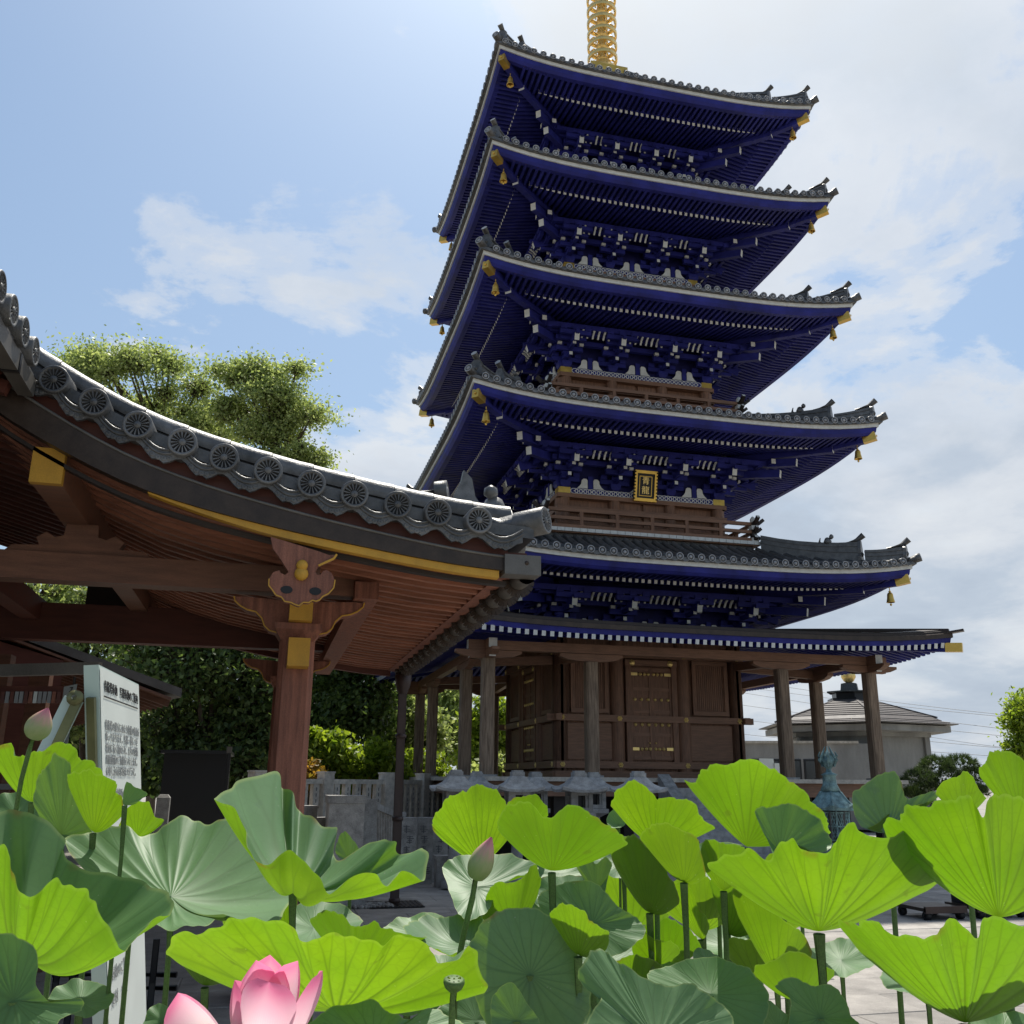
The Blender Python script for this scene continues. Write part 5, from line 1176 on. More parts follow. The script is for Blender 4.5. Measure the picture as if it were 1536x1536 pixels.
b = MB(); b.hexa([AW(-.01, za_, .12), AW(.82, za_, .12), AW(.82, za_, -3.1), AW(-.01, za_, -3.1), AW(-.01, za_+.09, .12), AW(.82, za_+.09, .12), AW(.82, za_+.09, -3.1), AW(-.01, za_+.09, -3.1)], 'granite_pale'); b.build('roof_edge', AN)
for t0, t1 in ((0.08, 0.27), (0.30, 0.42), (0.44, 0.56)):
    z0, z1 = at(1200, 1174, 36)[2], at(1200, 1139, 36)[2]
    b = MB(); b.hexa([AW(t0, z0-.05, .04), AW(t1, z0-.05, .04), AW(t1, z0-.05, -.05), AW(t0, z0-.05, -.05), AW(t0, z1, .04), AW(t1, z1, .04), AW(t1, z1, -.05), AW(t0, z1, -.05)], 'black_metal'); wo = b.build('window', AN)
    b = MB(); b.hexa([AW(t0+.012, z0, .045), AW(t1-.012, z0, .045), AW(t1-.012, z0, .041), AW(t0+.012, z0, .041), AW(t0+.012, z1-.07, .045), AW(t1-.012, z1-.07, .045), AW(t1-.012, z1-.07, .041), AW(t0+.012, z1-.07, .041)], 'glass_dark'); b.build('pane', wo)
for px, w_, h_, lab in ((1150, 0.55, 0.5, 'small white notice board beyond the pagoda deck, leftmost of the pair'), (1168, 0.3, 0.62, 'narrow white notice board beside the fourth porch column')):
    q = at(px, 1160 if px == 1168 else 1150, 30); t = empty('notice_board', q*[1, 1, 0], lab, 'notice')
    b = MB(); b.box(q, (w_*0.9, 0.04, h_), 'sign_white'); b.build('panel', t); b = MB(); b.tube([[q[0], q[1]+.04, 0], [q[0], q[1]+.04, q[2]]], 0.03, 'black_metal', 6); b.build('post', t)

# wires crossing the sky at right
WR = [((1115, 1028), (1536, 1075)), ((1180, 1028), (1536, 1072)), ((1110, 1036), (1536, 1094)), ((1112, 1055), (1536, 1104)), ((1114, 1077), (1536, 1122)), ((1116, 1099), (1536, 1134)), ((1380, 1100), (1600, 1128))]
WN = ['highest thin power wire above the hexagonal roof, faint', 'thin power wire just under the highest one', 'power wire passing behind the gold jewel', 'power wire crossing behind the slate roof', 'power wire meeting the slate roof halfway down', 'lowest long power wire beside the corner of the pagoda wall', 'short power wire running right from the eaves of the slate roof']
for (p, q), wn in zip(WR, WN):
    a, c = at(*p, 120), at(*q, 95); d = (c-a)/np.linalg.norm(c-a); a = a-d*30; c = c+d*30
    b = MB(); b.tube([a+(c-a)*t-np.array([0, 0, 1.6*4*t*(1-t)])+np.array([0, 0, 1.2]) for t in np.linspace(0, 1, 13)], 0.026, 'wire', 4); b.build('power_wire', loc=a, label=wn, cat='wire', group='power wires in the sky')

# planter trolleys on the plaza
def trolley(px0, px1, py, D, lab):
    o = at((px0+px1)/2, py, D)*[1, 1, 0]; t = empty('flat_trolley', o, lab, 'trolley', 'flat trolleys on the plaza'); L = (px1-px0)/F_PX*D
    b = MB(); b.bb(o+[-L/2, -0.3, 0.10], o+[L/2, 0.3, 0.14], 'copper'); b.bb(o+[-L/2, -0.31, 0.08], o+[L/2, -0.27, 0.16], 'downpipe'); b.build('deck_board', t)
    for sx in (-1, 1):
        for sy in (-1, 1):
            b = MB(); q = o+[sx*L*0.4, sy*0.24, 0.05]; b.lathe([(0.02, -0.03), (0.055, -0.025), (0.055, 0.025), (0.02, 0.03)], q, 'black', 12, (1, 0.2, 0)); b.bb(q+[-0.03, -0.03, 0.03], q+[0.03, 0.03, 0.05], 'black_metal'); b.build('castor', t)
    return o, L
o1, L1 = trolley(1358, 1428, 1338, 12.0, 'flat wooden trolley on small wheels standing alone on the sunlit paving')
o2, L2 = trolley(1432, 1520, 1336, 12.2, 'flat trolley carrying the black crate behind the large lotus leaf')
b = MB(); b.bb(o2+[-L2*.42, -0.24, 0.142], o2+[L2*.42, 0.24, 0.17], 'black')
for (x0, y0, x1, y1) in ((-.42*L2, -.24, .42*L2, -.21), (-.42*L2, .21, .42*L2, .24), (-.42*L2, -.21, -.42*L2+.03, .21), (.42*L2-.03, -.21, .42*L2, .21)): b.bb(o2+[x0, y0, .17], o2+[x1, y1, .46], 'black')
b.build('black_crate', loc=o2+[0, 0, .142], label='open black crate standing on the right-hand flat trolley', cat='crate')

# ------------------------------------------------------------------ trees and shrubs
def leaf_mesh(name, C, size, mtl, parent, up=0.35, long=1.7):
    """thousands of small pointed leaves, each a folded diamond"""
    n = len(C); C = np.asarray(C)
    a = rng.normal(size=(n, 3)); a /= np.linalg.norm(a, axis=1)[:, None]
    nrm = rng.normal(size=(n, 3)); nrm[:, 2] += up*3; nrm -= (nrm*a).sum(1)[:, None]*a; nrm /= np.linalg.norm(nrm, axis=1)[:, None]+1e-9
    s = np.cross(nrm, a); sz = size*rng.uniform(0.6, 1.3, n)[:, None]
    V = np.empty((n, 4, 3)); V[:, 0] = C-a*sz*long/2; V[:, 1] = C+s*sz/2+nrm*sz*0.08; V[:, 2] = C+a*sz*long/2; V[:, 3] = C-s*sz/2+nrm*sz*0.08
    L = WL[parent]; V = (V.reshape(-1, 3)-L)
    me = bpy.data.meshes.new(name); me.vertices.add(4*n); me.vertices.foreach_set('co', V.ravel()); me.loops.add(4*n); me.loops.foreach_set('vertex_index', np.arange(4*n))
    me.polygons.add(n); me.polygons.foreach_set('loop_start', np.arange(0, 4*n, 4)); me.polygons.foreach_set('loop_total', np.full(n, 4)); me.update(); me.validate()
    me.materials.append(MATS[mtl]); o = bpy.data.objects.new(name, me); COL.objects.link(o); WL[o] = L; put(o, parent); return o
def tree(name, label, cat, D, root_px, blobs, nleaf, size, mtl, group=None, trunk_r=0.18, clump=0.16, nclump=26, root=None, shell=0.6, split=0):
    """blobs: (px, py, radius px[, depth offset]) crown lobes; limbs run from the trunk to every lobe and out to its leaf clumps"""
    base = np.array(root if root is not None else at(root_px, 1172, D)*[1, 1, 0]); t = empty(name, base, label, cat, group)
    B = []
    for q in blobs:
        px, py, r = q[:3]; dd = q[3] if len(q) > 3 else random.uniform(-0.6, 0.6)*r/F_PX*D; r *= random.uniform(0.95, 1.4); B.append((at(px+random.uniform(-.15, .15)*r, py+random.uniform(-.15, .15)*r, D+dd), r/F_PX*D))
    if split:
        B2 = []
        for c, r in B:
            for _ in range(split):
                d = rng.normal(size=3); d /= np.linalg.norm(d); B2.append((c+d*r*random.uniform(0.25, 0.95)*np.array([1.1, 1.1, 0.8]), r*random.uniform(0.32, 0.62)))
        B = B2
    pts = []; b = MB(); zmax = max(c[2] for c, r in B); zmin = min(c[2]-r for c, r in B)
    cent = sum(c*r for c, r in B)/sum(r for c, r in B)
    fork = np.array([base[0]*.5+cent[0]*.5, base[1]*.5+cent[1]*.5, max(0.3, zmin*0.7+cent[2]*0.3)])
    top = np.array([cent[0], cent[1], cent[2]*0.6+zmax*0.4])
    b.tube([base, base*.5+fork*.5+[trunk_r*.6, 0, 0], fork, fork*.5+top*.5, top], [trunk_r, trunk_r*.8, trunk_r*.65, trunk_r*.4, trunk_r*.12], 'bark', 8)
    tot = sum(r**2 for c, r in B)
    for c, r in B:
        st = fork+(top-fork)*random.uniform(0.0, 0.6); mid = (st+c)/2+np.array([0, 0, -0.12*np.linalg.norm(c-st)])
        b.tube([st, mid, c], [trunk_r*.42, trunk_r*.3, trunk_r*.16], 'bark', 6)
        nc = max(5, int(nclump*len(B)*r**2/tot)); k = max(4, int(nleaf*r**2/tot/nc))
        for _ in range(nc):
            d = rng.normal(size=3); d /= np.linalg.norm(d); d[2] = d[2]*0.8+0.12; p = c+d*r*random.uniform(shell, 1.0)
            b.tube([c+(p-c)*.15, (c+p)/2+[0, 0, -.04*r], p], [trunk_r*.14, trunk_r*.1, trunk_r*.04], 'bark', 4, cap=False)
            g_ = rng.normal(size=(k, 3))*np.array([1, 1, 0.32 if split else 0.55])*r*clump*random.uniform(.7, 1.5); pts.append(p+g_)
    b.build('trunk', t); leaf_mesh('crown', np.vstack(pts), size, mtl, t); return t
tree('broadleaf_tree', 'tall airy tree with two rounded tops directly above the middle of the tiled verge', 'tree', 42, 230,
     [(160, 540, 32), (200, 555, 34), (262, 545, 34), (150, 590, 34), (225, 610, 34), (288, 592, 30), (180, 640, 34), (265, 650, 34), (312, 632, 24), (330, 662, 24)], 6500, 0.098, 'leaf_mid', 'tall trees behind the canopy roof', 0.22, 0.85, 170, shell=0.3, split=4)
tree('broadleaf_tree', 'tall round-headed tree standing alone against blue sky, rightmost above the tiled verge', 'tree', 40, 400,
     [(355, 565, 30), (390, 550, 28), (430, 570, 28), (350, 605, 26), (400, 605, 32), (450, 615, 28), (370, 650, 30), (430, 650, 28), (455, 685, 24), (410, 690, 26), (466, 705, 18)], 6800, 0.095, 'leaf_mid', 'tall trees behind the canopy roof', 0.22, 0.85, 170, shell=0.3, split=4)
tree('broadleaf_tree', 'yellowish tree top showing just behind the upper tile discs at far left', 'tree', 45, 85,
     [(70, 545, 28), (105, 560, 30), (60, 600, 30), (120, 610, 30), (90, 640, 34)], 7000, 0.10, 'leaf_lime', 'tall trees behind the canopy roof', 0.22, 0.34, 160, shell=0.3, split=4)
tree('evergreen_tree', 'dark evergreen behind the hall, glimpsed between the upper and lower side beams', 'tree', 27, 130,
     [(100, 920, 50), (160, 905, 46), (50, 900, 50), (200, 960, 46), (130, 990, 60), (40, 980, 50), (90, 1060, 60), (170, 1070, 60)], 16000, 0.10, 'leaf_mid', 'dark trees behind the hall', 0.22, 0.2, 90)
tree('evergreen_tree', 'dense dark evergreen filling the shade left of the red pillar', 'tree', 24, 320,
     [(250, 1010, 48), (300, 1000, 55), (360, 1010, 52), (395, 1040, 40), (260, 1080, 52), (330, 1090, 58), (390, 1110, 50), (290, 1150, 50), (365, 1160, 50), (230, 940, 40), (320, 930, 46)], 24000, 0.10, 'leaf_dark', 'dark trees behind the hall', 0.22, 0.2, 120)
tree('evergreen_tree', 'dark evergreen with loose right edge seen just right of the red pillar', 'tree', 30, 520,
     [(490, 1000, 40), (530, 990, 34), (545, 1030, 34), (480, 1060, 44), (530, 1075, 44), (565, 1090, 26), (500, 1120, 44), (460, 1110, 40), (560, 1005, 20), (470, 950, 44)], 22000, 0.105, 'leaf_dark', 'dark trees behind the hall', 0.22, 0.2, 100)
tree('evergreen_tree', 'mid green tree left of the downpipe with pale sky gap above it', 'tree', 33, 585,
     [(585, 1085, 26), (605, 1065, 22), (625, 1090, 28), (580, 1125, 30), (615, 1130, 30), (600, 1025, 20), (640, 1110, 26)], 13000, 0.11, 'leaf_mid', 'dark trees behind the hall', 0.18, 0.22, 60)
tree('broadleaf_tree', 'sunny green tree seen between the left-hand porch columns', 'tree', 40, 668,
     [(650, 1050, 26), (672, 1040, 26), (660, 1085, 30), (688, 1085, 26), (655, 1125, 30), (690, 1130, 28), (640, 1150, 26)], 12000, 0.12, 'leaf_mid', 'sunny trees behind the porch', 0.2, 0.24, 60)
tree('broadleaf_tree', 'sunny green tree seen between the pale porch corner column and the dark wall', 'tree', 38, 752,
     [(735, 1060, 22), (755, 1075, 24), (745, 1105, 26), (760, 1130, 24), (730, 1140, 28), (715, 1090, 24)], 10000, 0.12, 'leaf_lime', 'sunny trees behind the porch', 0.18, 0.24, 50)
tree('broadleaf_tree', 'leafy green tree cut by the right edge of the picture', 'tree', 32, 1545,
     [(1530, 1085, 18), (1550, 1070, 26), (1528, 1120, 18), (1560, 1110, 30), (1545, 1150, 24), (1527, 1145, 14)], 9000, 0.085, 'leaf_lime', None, 0.16, 0.24, 50)
def shrub(label, D, px, blobs, n, size, mtl): return tree('maple_shrub', label, 'shrub', D, px, blobs, n, size, mtl, 'bright shrubs behind the stone fence', 0.06, 0.22, 50, shell=0.5)
shrub('bright lime green shrub right beside the red pillar, above the stone fence', 25.5, 480, [(470, 1115, 26), (500, 1125, 28), (480, 1150, 28), (520, 1150, 26), (455, 1140, 24), (510, 1175, 26)], 5200, 0.11, 'leaf_lime')
shrub('orange tinged shrub low against the right side of the red pillar', 24, 466, [(462, 1160, 18), (478, 1172, 18), (455, 1180, 18)], 1700, 0.10, 'leaf_amber')
shrub('lime green shrub midway between the red pillar and the downpipe', 27, 555, [(545, 1145, 24), (570, 1140, 24), (560, 1170, 26), (590, 1165, 22), (535, 1175, 22)], 4200, 0.11, 'leaf_lime')
shrub('small amber and green shrub low behind the fence, left of the downpipe', 26, 538, [(530, 1180, 14), (548, 1183, 14)], 1200, 0.10, 'leaf_amber')
shrub('green shrub seen through the gaps left of the porch columns', 29, 625, [(615, 1155, 24), (640, 1160, 24), (660, 1165, 22), (600, 1180, 20)], 3600, 0.12, 'leaf_lime')
shrub('rounded dark green hedge bush left of the dark porch wall', 30, 735, [(715, 1165, 22), (740, 1160, 22), (765, 1165, 20)], 3000, 0.13, 'leaf_mid')
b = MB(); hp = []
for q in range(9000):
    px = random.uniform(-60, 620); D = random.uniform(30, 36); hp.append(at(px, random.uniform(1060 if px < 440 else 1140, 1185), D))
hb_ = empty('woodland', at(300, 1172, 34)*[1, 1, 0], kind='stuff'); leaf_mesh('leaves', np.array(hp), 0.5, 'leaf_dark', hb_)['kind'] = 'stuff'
# clipped pine: trunk, cloud pads of needles
PN = empty('pine_tree', at(1415, 1172, 22)*[1, 1, 0], 'low rounded pine in front of the hexagonal hall', 'pine tree')
b = MB(); cc = [(1380, 1172, 26), (1405, 1152, 26), (1440, 1150, 26), (1425, 1175, 32), (1392, 1190, 26), (1455, 1168, 22), (1462, 1188, 18), (1370, 1195, 18)]
pb = WL[PN]; b.tube([pb, pb+[0.1, 0, 0.8], at(1415, 1170, 22)], [0.12, 0.10, 0.05], 'bark', 8)
for px, py, r in cc: b.tube([pb+[0.1, 0, 0.8], at(px, py+10, 22)], [0.05, 0.02], 'bark', 6)
b.build('trunk', PN)
V = []; 
tufts = []
for px, py, r in cc:
    c = at(px, py, 22+random.uniform(-.3, .3)); R = r/F_PX*22
    for _ in range(170):
        d = rng.normal(size=3); d /= np.linalg.norm(d); d[2] = abs(d[2])*1.0-0.25; tufts.append((c+d*R*np.array([1, 1, .8])*random.uniform(.8, 1.02), d))
vs = []; 
for p, d in tufts:
    for _ in range(16):
        e = d*0.8+rng.normal(size=3)*0.55+np.array([0, 0, .5]); e /= np.linalg.norm(e); s = np.cross(e, rng.normal(size=3)); s /= np.linalg.norm(s)
        vs += [p-s*.007, p+s*.007, p+e*random.uniform(.09, .15)]
b = MB(); b.add(vs, [(3*i_, 3*i_+1, 3*i_+2) for i_ in range(len(vs)//3)], 'needle'); b.build('crown', PN)

# ------------------------------------------------------------------ lotus
def crom(P, n):
    """closed Catmull-Rom through control points, n samples per span"""
    P = np.array(P, float); N = len(P); out = []
    for i_ in range(N):
        p0, p1, p2, p3 = P[(i_-1) % N], P[i_], P[(i_+1) % N], P[(i_+2) % N]
        for t in np.linspace(0, 1, n, endpoint=False):
            out.append(0.5*((2*p1)+(-p0+p2)*t+(2*p0-5*p1+4*p2-p3)*t*t+(-p0+3*p1-3*p2+p3)*t**3))
    return np.array(out)
LG = 'lotus leaves in the foreground'
def lotus(label, mode, hub, D, pts, sag=0.10, deep=1.0, stem=(0.05, 0.1), wave=1.0, hubd=0.0, k=None, sr=0.0066, cat='lotus leaf'):
    """one leaf: rim outline, depth of every rim point, funnel surface down to the hub, and its stalk
       fan = near wall of an upright funnel (its far wall is closed behind it); dish = open leaf, upper rim points lie farther"""
    pts = list(pts); xs = [p[0] for p in pts]; ys = [p[1] for p in pts]
    R = (max(xs)-min(xs))/2/F_PX*D
    H = hub
    if mode == 'fan':
        x0, x1 = pts[0], pts[-1]; cx = (x0[0]+x1[0])/2; hw = max(1.0, abs(x1[0]-x0[0])/2)
        K = [-math.sqrt(max(0.0, 1-min(1, abs((p[0]-cx)/hw))**2)) for p in pts]
        far = []
        m = max(5, len(pts)//2)
        for i_ in range(1, m):
            t = i_/m; px = x1[0]+(x0[0]-x1[0])*t
            order = sorted(pts); py = float(np.interp(px, [o[0] for o in order], [o[1] for o in order]))
            lo = x1[1]+(x0[1]-x1[1])*t
            far.append((px, max(py, lo)*0.70+H[1]*0.30)); K.append(math.sqrt(max(0, 1-(2*t-1)**2)))
        pts = pts+far
        R *= 0.8
    else:
        up = max(6.0, H[1]-min(ys)); dn = max(6.0, max(ys)-H[1])
        K = [(H[1]-p[1])/up if p[1] < H[1] else (H[1]-p[1])/dn for p in pts]
    if k: K = k
    P3 = crom(np.array([[p[0], p[1], D+deep*R*q] for p, q in zip(pts, K)]), 8)
    rim = np.array([at(*p) for p in P3]); hb3 = at(H[0], H[1], D+hubd*R); n = len(rim)
    rel = rim-hb3
    area = np.zeros(3)
    for i_ in range(n): area += np.cross(rel[i_], rel[(i_+1) % n])
    if area[2] > 0: rel = rel[::-1]
    else: area = -area
    nm = area/np.linalg.norm(area); T = 14; rows = []; uv = []
    ph = random.uniform(0, 6.28); f1, f2 = random.choice([5, 6, 7]), random.choice([9, 11, 13])
    am = np.linalg.norm(rel, axis=1).mean()
    jit = sum(np.sin(np.arange(n)*2*math.pi/n*q+random.uniform(0, 6.3))*(0.016/(q/9)**0.5) for q in (7, 11, 17, 23, 31, 43)); rel = rel*(1+jit*0.55)[:, None]
    for j in range(T+1):
        t = max(0.004, j/T)
        for i_ in range(n):
            a = 2*math.pi*i_/n
            w_ = (math.sin(3*a+2.1*ph)*0.035*t**1.4+math.sin(f1*a+ph)*0.034*t**2.2+math.sin(f2*a+2*ph)*0.020*t**4+math.sin(2.4*f2*a+3*ph)*0.008*t**7)*am*(0.35+0.75*wave)
            rip = -0.010*am*abs(math.cos(10.5*a))*math.sin(math.pi*t)
            rows.append(hb3+rel[i_]*t-np.array([0, 0, 1])*sag*am*math.sin(math.pi*t**0.85)+nm*(w_+rip)); uv.append((i_/n, t))
    # seam column so that the vein pattern closes
    V = []; U = []
    for j in range(T+1):
        r = rows[j*n:(j+1)*n]; V.append(r+[r[0]]); U += [(i_/n, max(0.004, j/T)) for i_ in range(n)]+[(1.0, max(0.004, j/T))]
    foot = np.array([hb3[0]+stem[0], hb3[1]+stem[1], 0.0])
    t = empty('lotus_leaf', foot, label, cat, LG)
    b = MB(); b.grid(V, 'lotus'); b.uv = U; b.build('blade', t)
    b = MB(); c = [hb3-nm*0.004, hb3+np.array([stem[0]*.1, stem[1]*.1, -0.10]), hb3*.6+foot*.4+np.array([-stem[0]*.18, 0, 0]), hb3*.25+foot*.75, foot]
    b.tube(c, [sr*1.15, sr*0.85, sr, sr*1.1, sr*1.2], 'stem', 9, cap=False)
    b.build('stalk', t)
    return t
A = lambda l: [(x/3.413, 1100+y/3.413) for x, y in l]
B_ = lambda l: [(400+x/3.413, 1100+y/3.413) for x, y in l]
C_ = lambda l: [(800+x/3.5225, 1100+y/3.5225) for x, y in l]
E_ = lambda l: [(1100+x/2.865, 1000+y/2.865) for x, y in l]
# --- left group
lotus('huge leaf at the left edge, grey-green above with a glowing folded near rim', 'dish', (30, 1418), 1.45,
      [(-70, 1262), (-20, 1264), (12, 1270), (18, 1300), (30, 1328), (52, 1346), (76, 1331), (100, 1326), (130, 1333), (144, 1355), (165, 1390), (189, 1413), (216, 1400), (240, 1380), (257, 1372), (252, 1340), (222, 1331), (176, 1310), (122, 1288), (93, 1278), (96, 1258), (50, 1222), (0, 1218), (-70, 1214)], sag=0.16, wave=0.4,
      k=[-.4, -.7, -.8, -.9, -1, -1, -1, -1, -1, -1, -1, -.95, -.85, -.7, -.3, 0, .3, .5, .8, .9, 1, 1, 1, .7])
lotus('broad dark ribbed leaf with a pale folded tongue, behind the huge left leaf', 'dish', (257, 1345), 1.95,
      [(100, 1262), (128, 1250), (160, 1244), (190, 1244), (212, 1250), (238, 1236), (262, 1230), (285, 1226), (310, 1232), (335, 1236), (362, 1243), (384, 1265), (402, 1290), (422, 1312), (436, 1345), (420, 1372), (385, 1388), (352, 1388), (330, 1374), (308, 1388), (282, 1394), (258, 1393), (230, 1375), (180, 1340), (120, 1300)], sag=0.05, wave=0.5)
lotus('shaded leaf hanging under the right side of the dark ribbed leaf', 'fan', (430, 1395), 2.1, [(335, 1385), (352, 1352), (380, 1332), (410, 1322), (438, 1330), (446, 1360)], wave=0.6)
lotus('wide glowing leaf behind the pink flower, with long wavy upper rim', 'fan', (505, 1516), 1.40,
      [(250, 1428), (268, 1400), (300, 1392), (338, 1378), (358, 1385), (400, 1384), (436, 1392), (452, 1412), (480, 1409), (512, 1402), (548, 1394), (576, 1412), (602, 1402), (636, 1416), (652, 1440), (682, 1443), (708, 1430), (722, 1452), (726, 1480)], sag=0.06, deep=0.8, wave=0.4, sr=0.009)
lotus('pale green leaf flopping over to the right with its tip turned down, beside the pillar', 'dish', (440, 1335), 1.75,
      [(640, 1282), (633, 1318), (608, 1300), (586, 1320), (560, 1311), (520, 1322), (495, 1340), (474, 1312), (450, 1288), (428, 1284), (408, 1297), (388, 1288), (374, 1270), (370, 1242), (350, 1214), (322, 1196), (345, 1180), (365, 1167), (415, 1165), (420, 1190), (440, 1187), (450, 1215), (470, 1228), (490, 1240), (506, 1243), (503, 1275), (520, 1284), (545, 1272), (570, 1264), (590, 1266), (602, 1279), (622, 1279)], sag=0.10, wave=0.3,
      k=[-.2, -.5, -.6, -.8, -.9, -1, -1, -1, -1, -1, -1, -1, -.9, -.7, -.4, .2, .6, .9, 1.3, 1.4, 1.2, 1.2, 1.0, .9, .8, .7, .5, .3, .2, .1, .1, 0])
lotus('glowing leaf at the far left, below the tall pale bud', 'fan', (48, 1202), 2.45, [(-20, 1130), (-5, 1116), (20, 1117), (30, 1134), (46, 1134), (76, 1119), (110, 1117), (126, 1135), (146, 1152), (155, 1170)], deep=0.7)
lotus('blue-green folded leaf standing upright in front of the sign board', 'dish', (92, 1252), 2.2, [(50, 1195), (56, 1165), (70, 1150), (82, 1132), (100, 1140), (108, 1165), (125, 1200), (138, 1240), (132, 1256), (112, 1262), (84, 1256), (60, 1228)], sag=0.02, wave=0.8, deep=0.5)
lotus('glowing cupped leaf against the lower part of the white sign board', 'fan', (141, 1248), 2.1, [(100, 1168), (112, 1159), (130, 1155), (152, 1160), (170, 1174), (177, 1190), (186, 1206), (187, 1220)], deep=0.7, wave=0.6)
lotus('small folded dark young leaf on a short stalk before the sign board', 'dish', (186, 1208), 2.0, [(189, 1174), (204, 1181), (221, 1190), (212, 1199), (202, 1206), (190, 1208), (184, 1203)], sag=0, wave=0.2, deep=0.8, sr=0.005)
lotus('small glowing leaf right of the folded young leaf', 'fan', (205, 1256), 2.3, [(178, 1240), (190, 1215), (205, 1203), (224, 1205), (231, 1222), (246, 1228), (240, 1240)], deep=0.7)
lotus('dull grey-green leaf cut by the lower left corner', 'dish', (20, 1500), 1.1, [(-60, 1410), (-20, 1402), (20, 1403), (48, 1418), (56, 1440), (55, 1478), (74, 1502), (98, 1500), (122, 1498), (124, 1510), (92, 1530), (74, 1560), (10, 1580), (-60, 1560)], sag=0.02, wave=0.4, deep=0.6)
lotus('small fan shaped leaf hanging in the gap under the wide glowing leaf', 'fan', (308, 1478), 1.75, [(266, 1432), (285, 1428), (315, 1426), (350, 1426), (380, 1432), (392, 1442)], deep=0.7, wave=0.5)
lotus('dark little leaf low beside the pink flower', 'dish', (245, 1530), 1.5, [(218, 1524), (235, 1506), (262, 1514), (288, 1530), (290, 1550), (240, 1560), (216, 1548)], sag=0.02, deep=0.6)
lotus('narrow glowing leaf rim peeping out above the wide glowing leaf', 'fan', (530, 1440), 1.85, [(465, 1385), (480, 1369), (505, 1371), (525, 1381), (540, 1389), (565, 1384), (578, 1396), (605, 1400), (640, 1402)], deep=0.7, wave=0.5)
lotus('deep green leaf in the bottom foreground right of the pink flower', 'dish', (560, 1560), 1.2, [(450, 1545), (480, 1525), (510, 1508), (555, 1500), (585, 1515), (610, 1532), (640, 1514), (670, 1520), (695, 1535), (700, 1580), (560, 1620), (450, 1590)], sag=0.02, wave=0.4, deep=0.7)
# --- middle group
lotus('round upright leaf left of the second bud, lit through from behind', 'fan', (722, 1296), 2.6, B_([(852, 500), (850, 460), (868, 405), (915, 350), (960, 310), (1000, 290), (1060, 275), (1120, 275), (1180, 300), (1222, 345), (1235, 420), (1250, 520)]), deep=0.55, wave=0.5, sag=0.04)
lotus('little bright leaf tip behind the two tall glowing leaves', 'fan', (792, 1240), 2.75, [(756, 1210), (768, 1199), (785, 1193), (803, 1194), (818, 1206), (822, 1222)], deep=0.6)
lotus('tall glowing heart shaped leaf just right of the second bud', 'fan', (828, 1306), 1.72, [(746, 1250), (754, 1216), (770, 1204), (798, 1204), (820, 1225), (851, 1214), (885, 1219), (908, 1232), (930, 1250), (940, 1268)], deep=0.6, wave=0.6, sag=0.06)
lotus('glaucous leaf facing up behind the stalk of the second bud', 'dish', (716, 1330), 2.0, [(664, 1300), (676, 1288), (700, 1283), (740, 1281), (775, 1286), (806, 1294), (800, 1310), (765, 1322), (744, 1338), (735, 1362), (708, 1378), (688, 1372), (676, 1345)], sag=0.04, wave=0.8)
lotus('leaf with green upper face and glowing lower fold left of the bud stalk', 'dish', (700, 1415), 1.85, [(606, 1398), (618, 1380), (640, 1372), (665, 1376), (700, 1372), (722, 1374), (735, 1392), (722, 1424), (690, 1428), (660, 1425), (632, 1412)], sag=0.16, wave=0.8, k=[0, .6, 1, 1, 1, .8, 0, -.8, -1, -1, -.6])
lotus('folded glowing leaf right of the bud stalk', 'fan', (770, 1396), 1.98, [(722, 1392), (728, 1350), (742, 1325), (768, 1322), (790, 1310), (805, 1300), (810, 1318), (806, 1345)], deep=0.7, wave=0.8)
lotus('very large dark leaf in shade at the bottom centre', 'dish', (795, 1462), 1.55, [(704, 1425), (716, 1394), (742, 1370), (772, 1361), (812, 1367), (842, 1388), (862, 1425), (874, 1455), (886, 1490), (882, 1525), (850, 1550), (790, 1565), (735, 1545), (712, 1490)], sag=0.03, wave=0.4, deep=0.45)
lotus('dark shaded leaf just behind the small curled leaf at centre', 'dish', (888, 1385), 1.75, [(806, 1355), (828, 1330), (860, 1321), (894, 1325), (914, 1346), (936, 1366), (956, 1376), (968, 1396), (950, 1420), (918, 1433), (880, 1428), (838, 1400)], sag=0.03, wave=0.5, deep=0.5)
lotus('small curled leaf with bright underside in the dark centre', 'fan', (868, 1432), 1.55, [(826, 1372), (836, 1360), (852, 1357), (872, 1362), (884, 1378), (902, 1391), (914, 1406), (908, 1424)], deep=0.7, wave=0.7)
lotus('large smooth grey-green leaf in the nearest bottom foreground', 'dish', (985, 1560), 1.15, [(868, 1462), (880, 1436), (898, 1423), (914, 1430), (932, 1445), (966, 1466), (1000, 1478), (1030, 1477), (1060, 1490), (1086, 1507), (1105, 1540), (1110, 1600), (980, 1680), (876, 1640), (882, 1535), (902, 1497), (880, 1482)], sag=0.03, wave=0.25, deep=0.9)
lotus('dark shaded leaf behind the smooth grey-green foreground leaf', 'dish', (1065, 1490), 1.42, [(972, 1462), (1000, 1448), (1040, 1439), (1082, 1437), (1106, 1446), (1128, 1456), (1150, 1488), (1152, 1522), (1128, 1548), (1060, 1555), (1000, 1520)], sag=0.03, wave=0.5, deep=0.6)
lotus('pale leaf tip in the bottom foreground beside the dark centre leaf', 'dish', (775, 1530), 1.25, [(742, 1490), (768, 1474), (790, 1504), (810, 1536), (800, 1570), (750, 1570), (736, 1520)], sag=0.02, deep=0.6)
lotus('glowing leaf below the right-hand stone lantern', 'fan', (982, 1264), 1.98, C_([(412, 380), (430, 320), (450, 285), (520, 262), (580, 275), (640, 325), (668, 346), (740, 332), (795, 345), (850, 390), (900, 450), (955, 500)]), deep=0.6, wave=0.5)
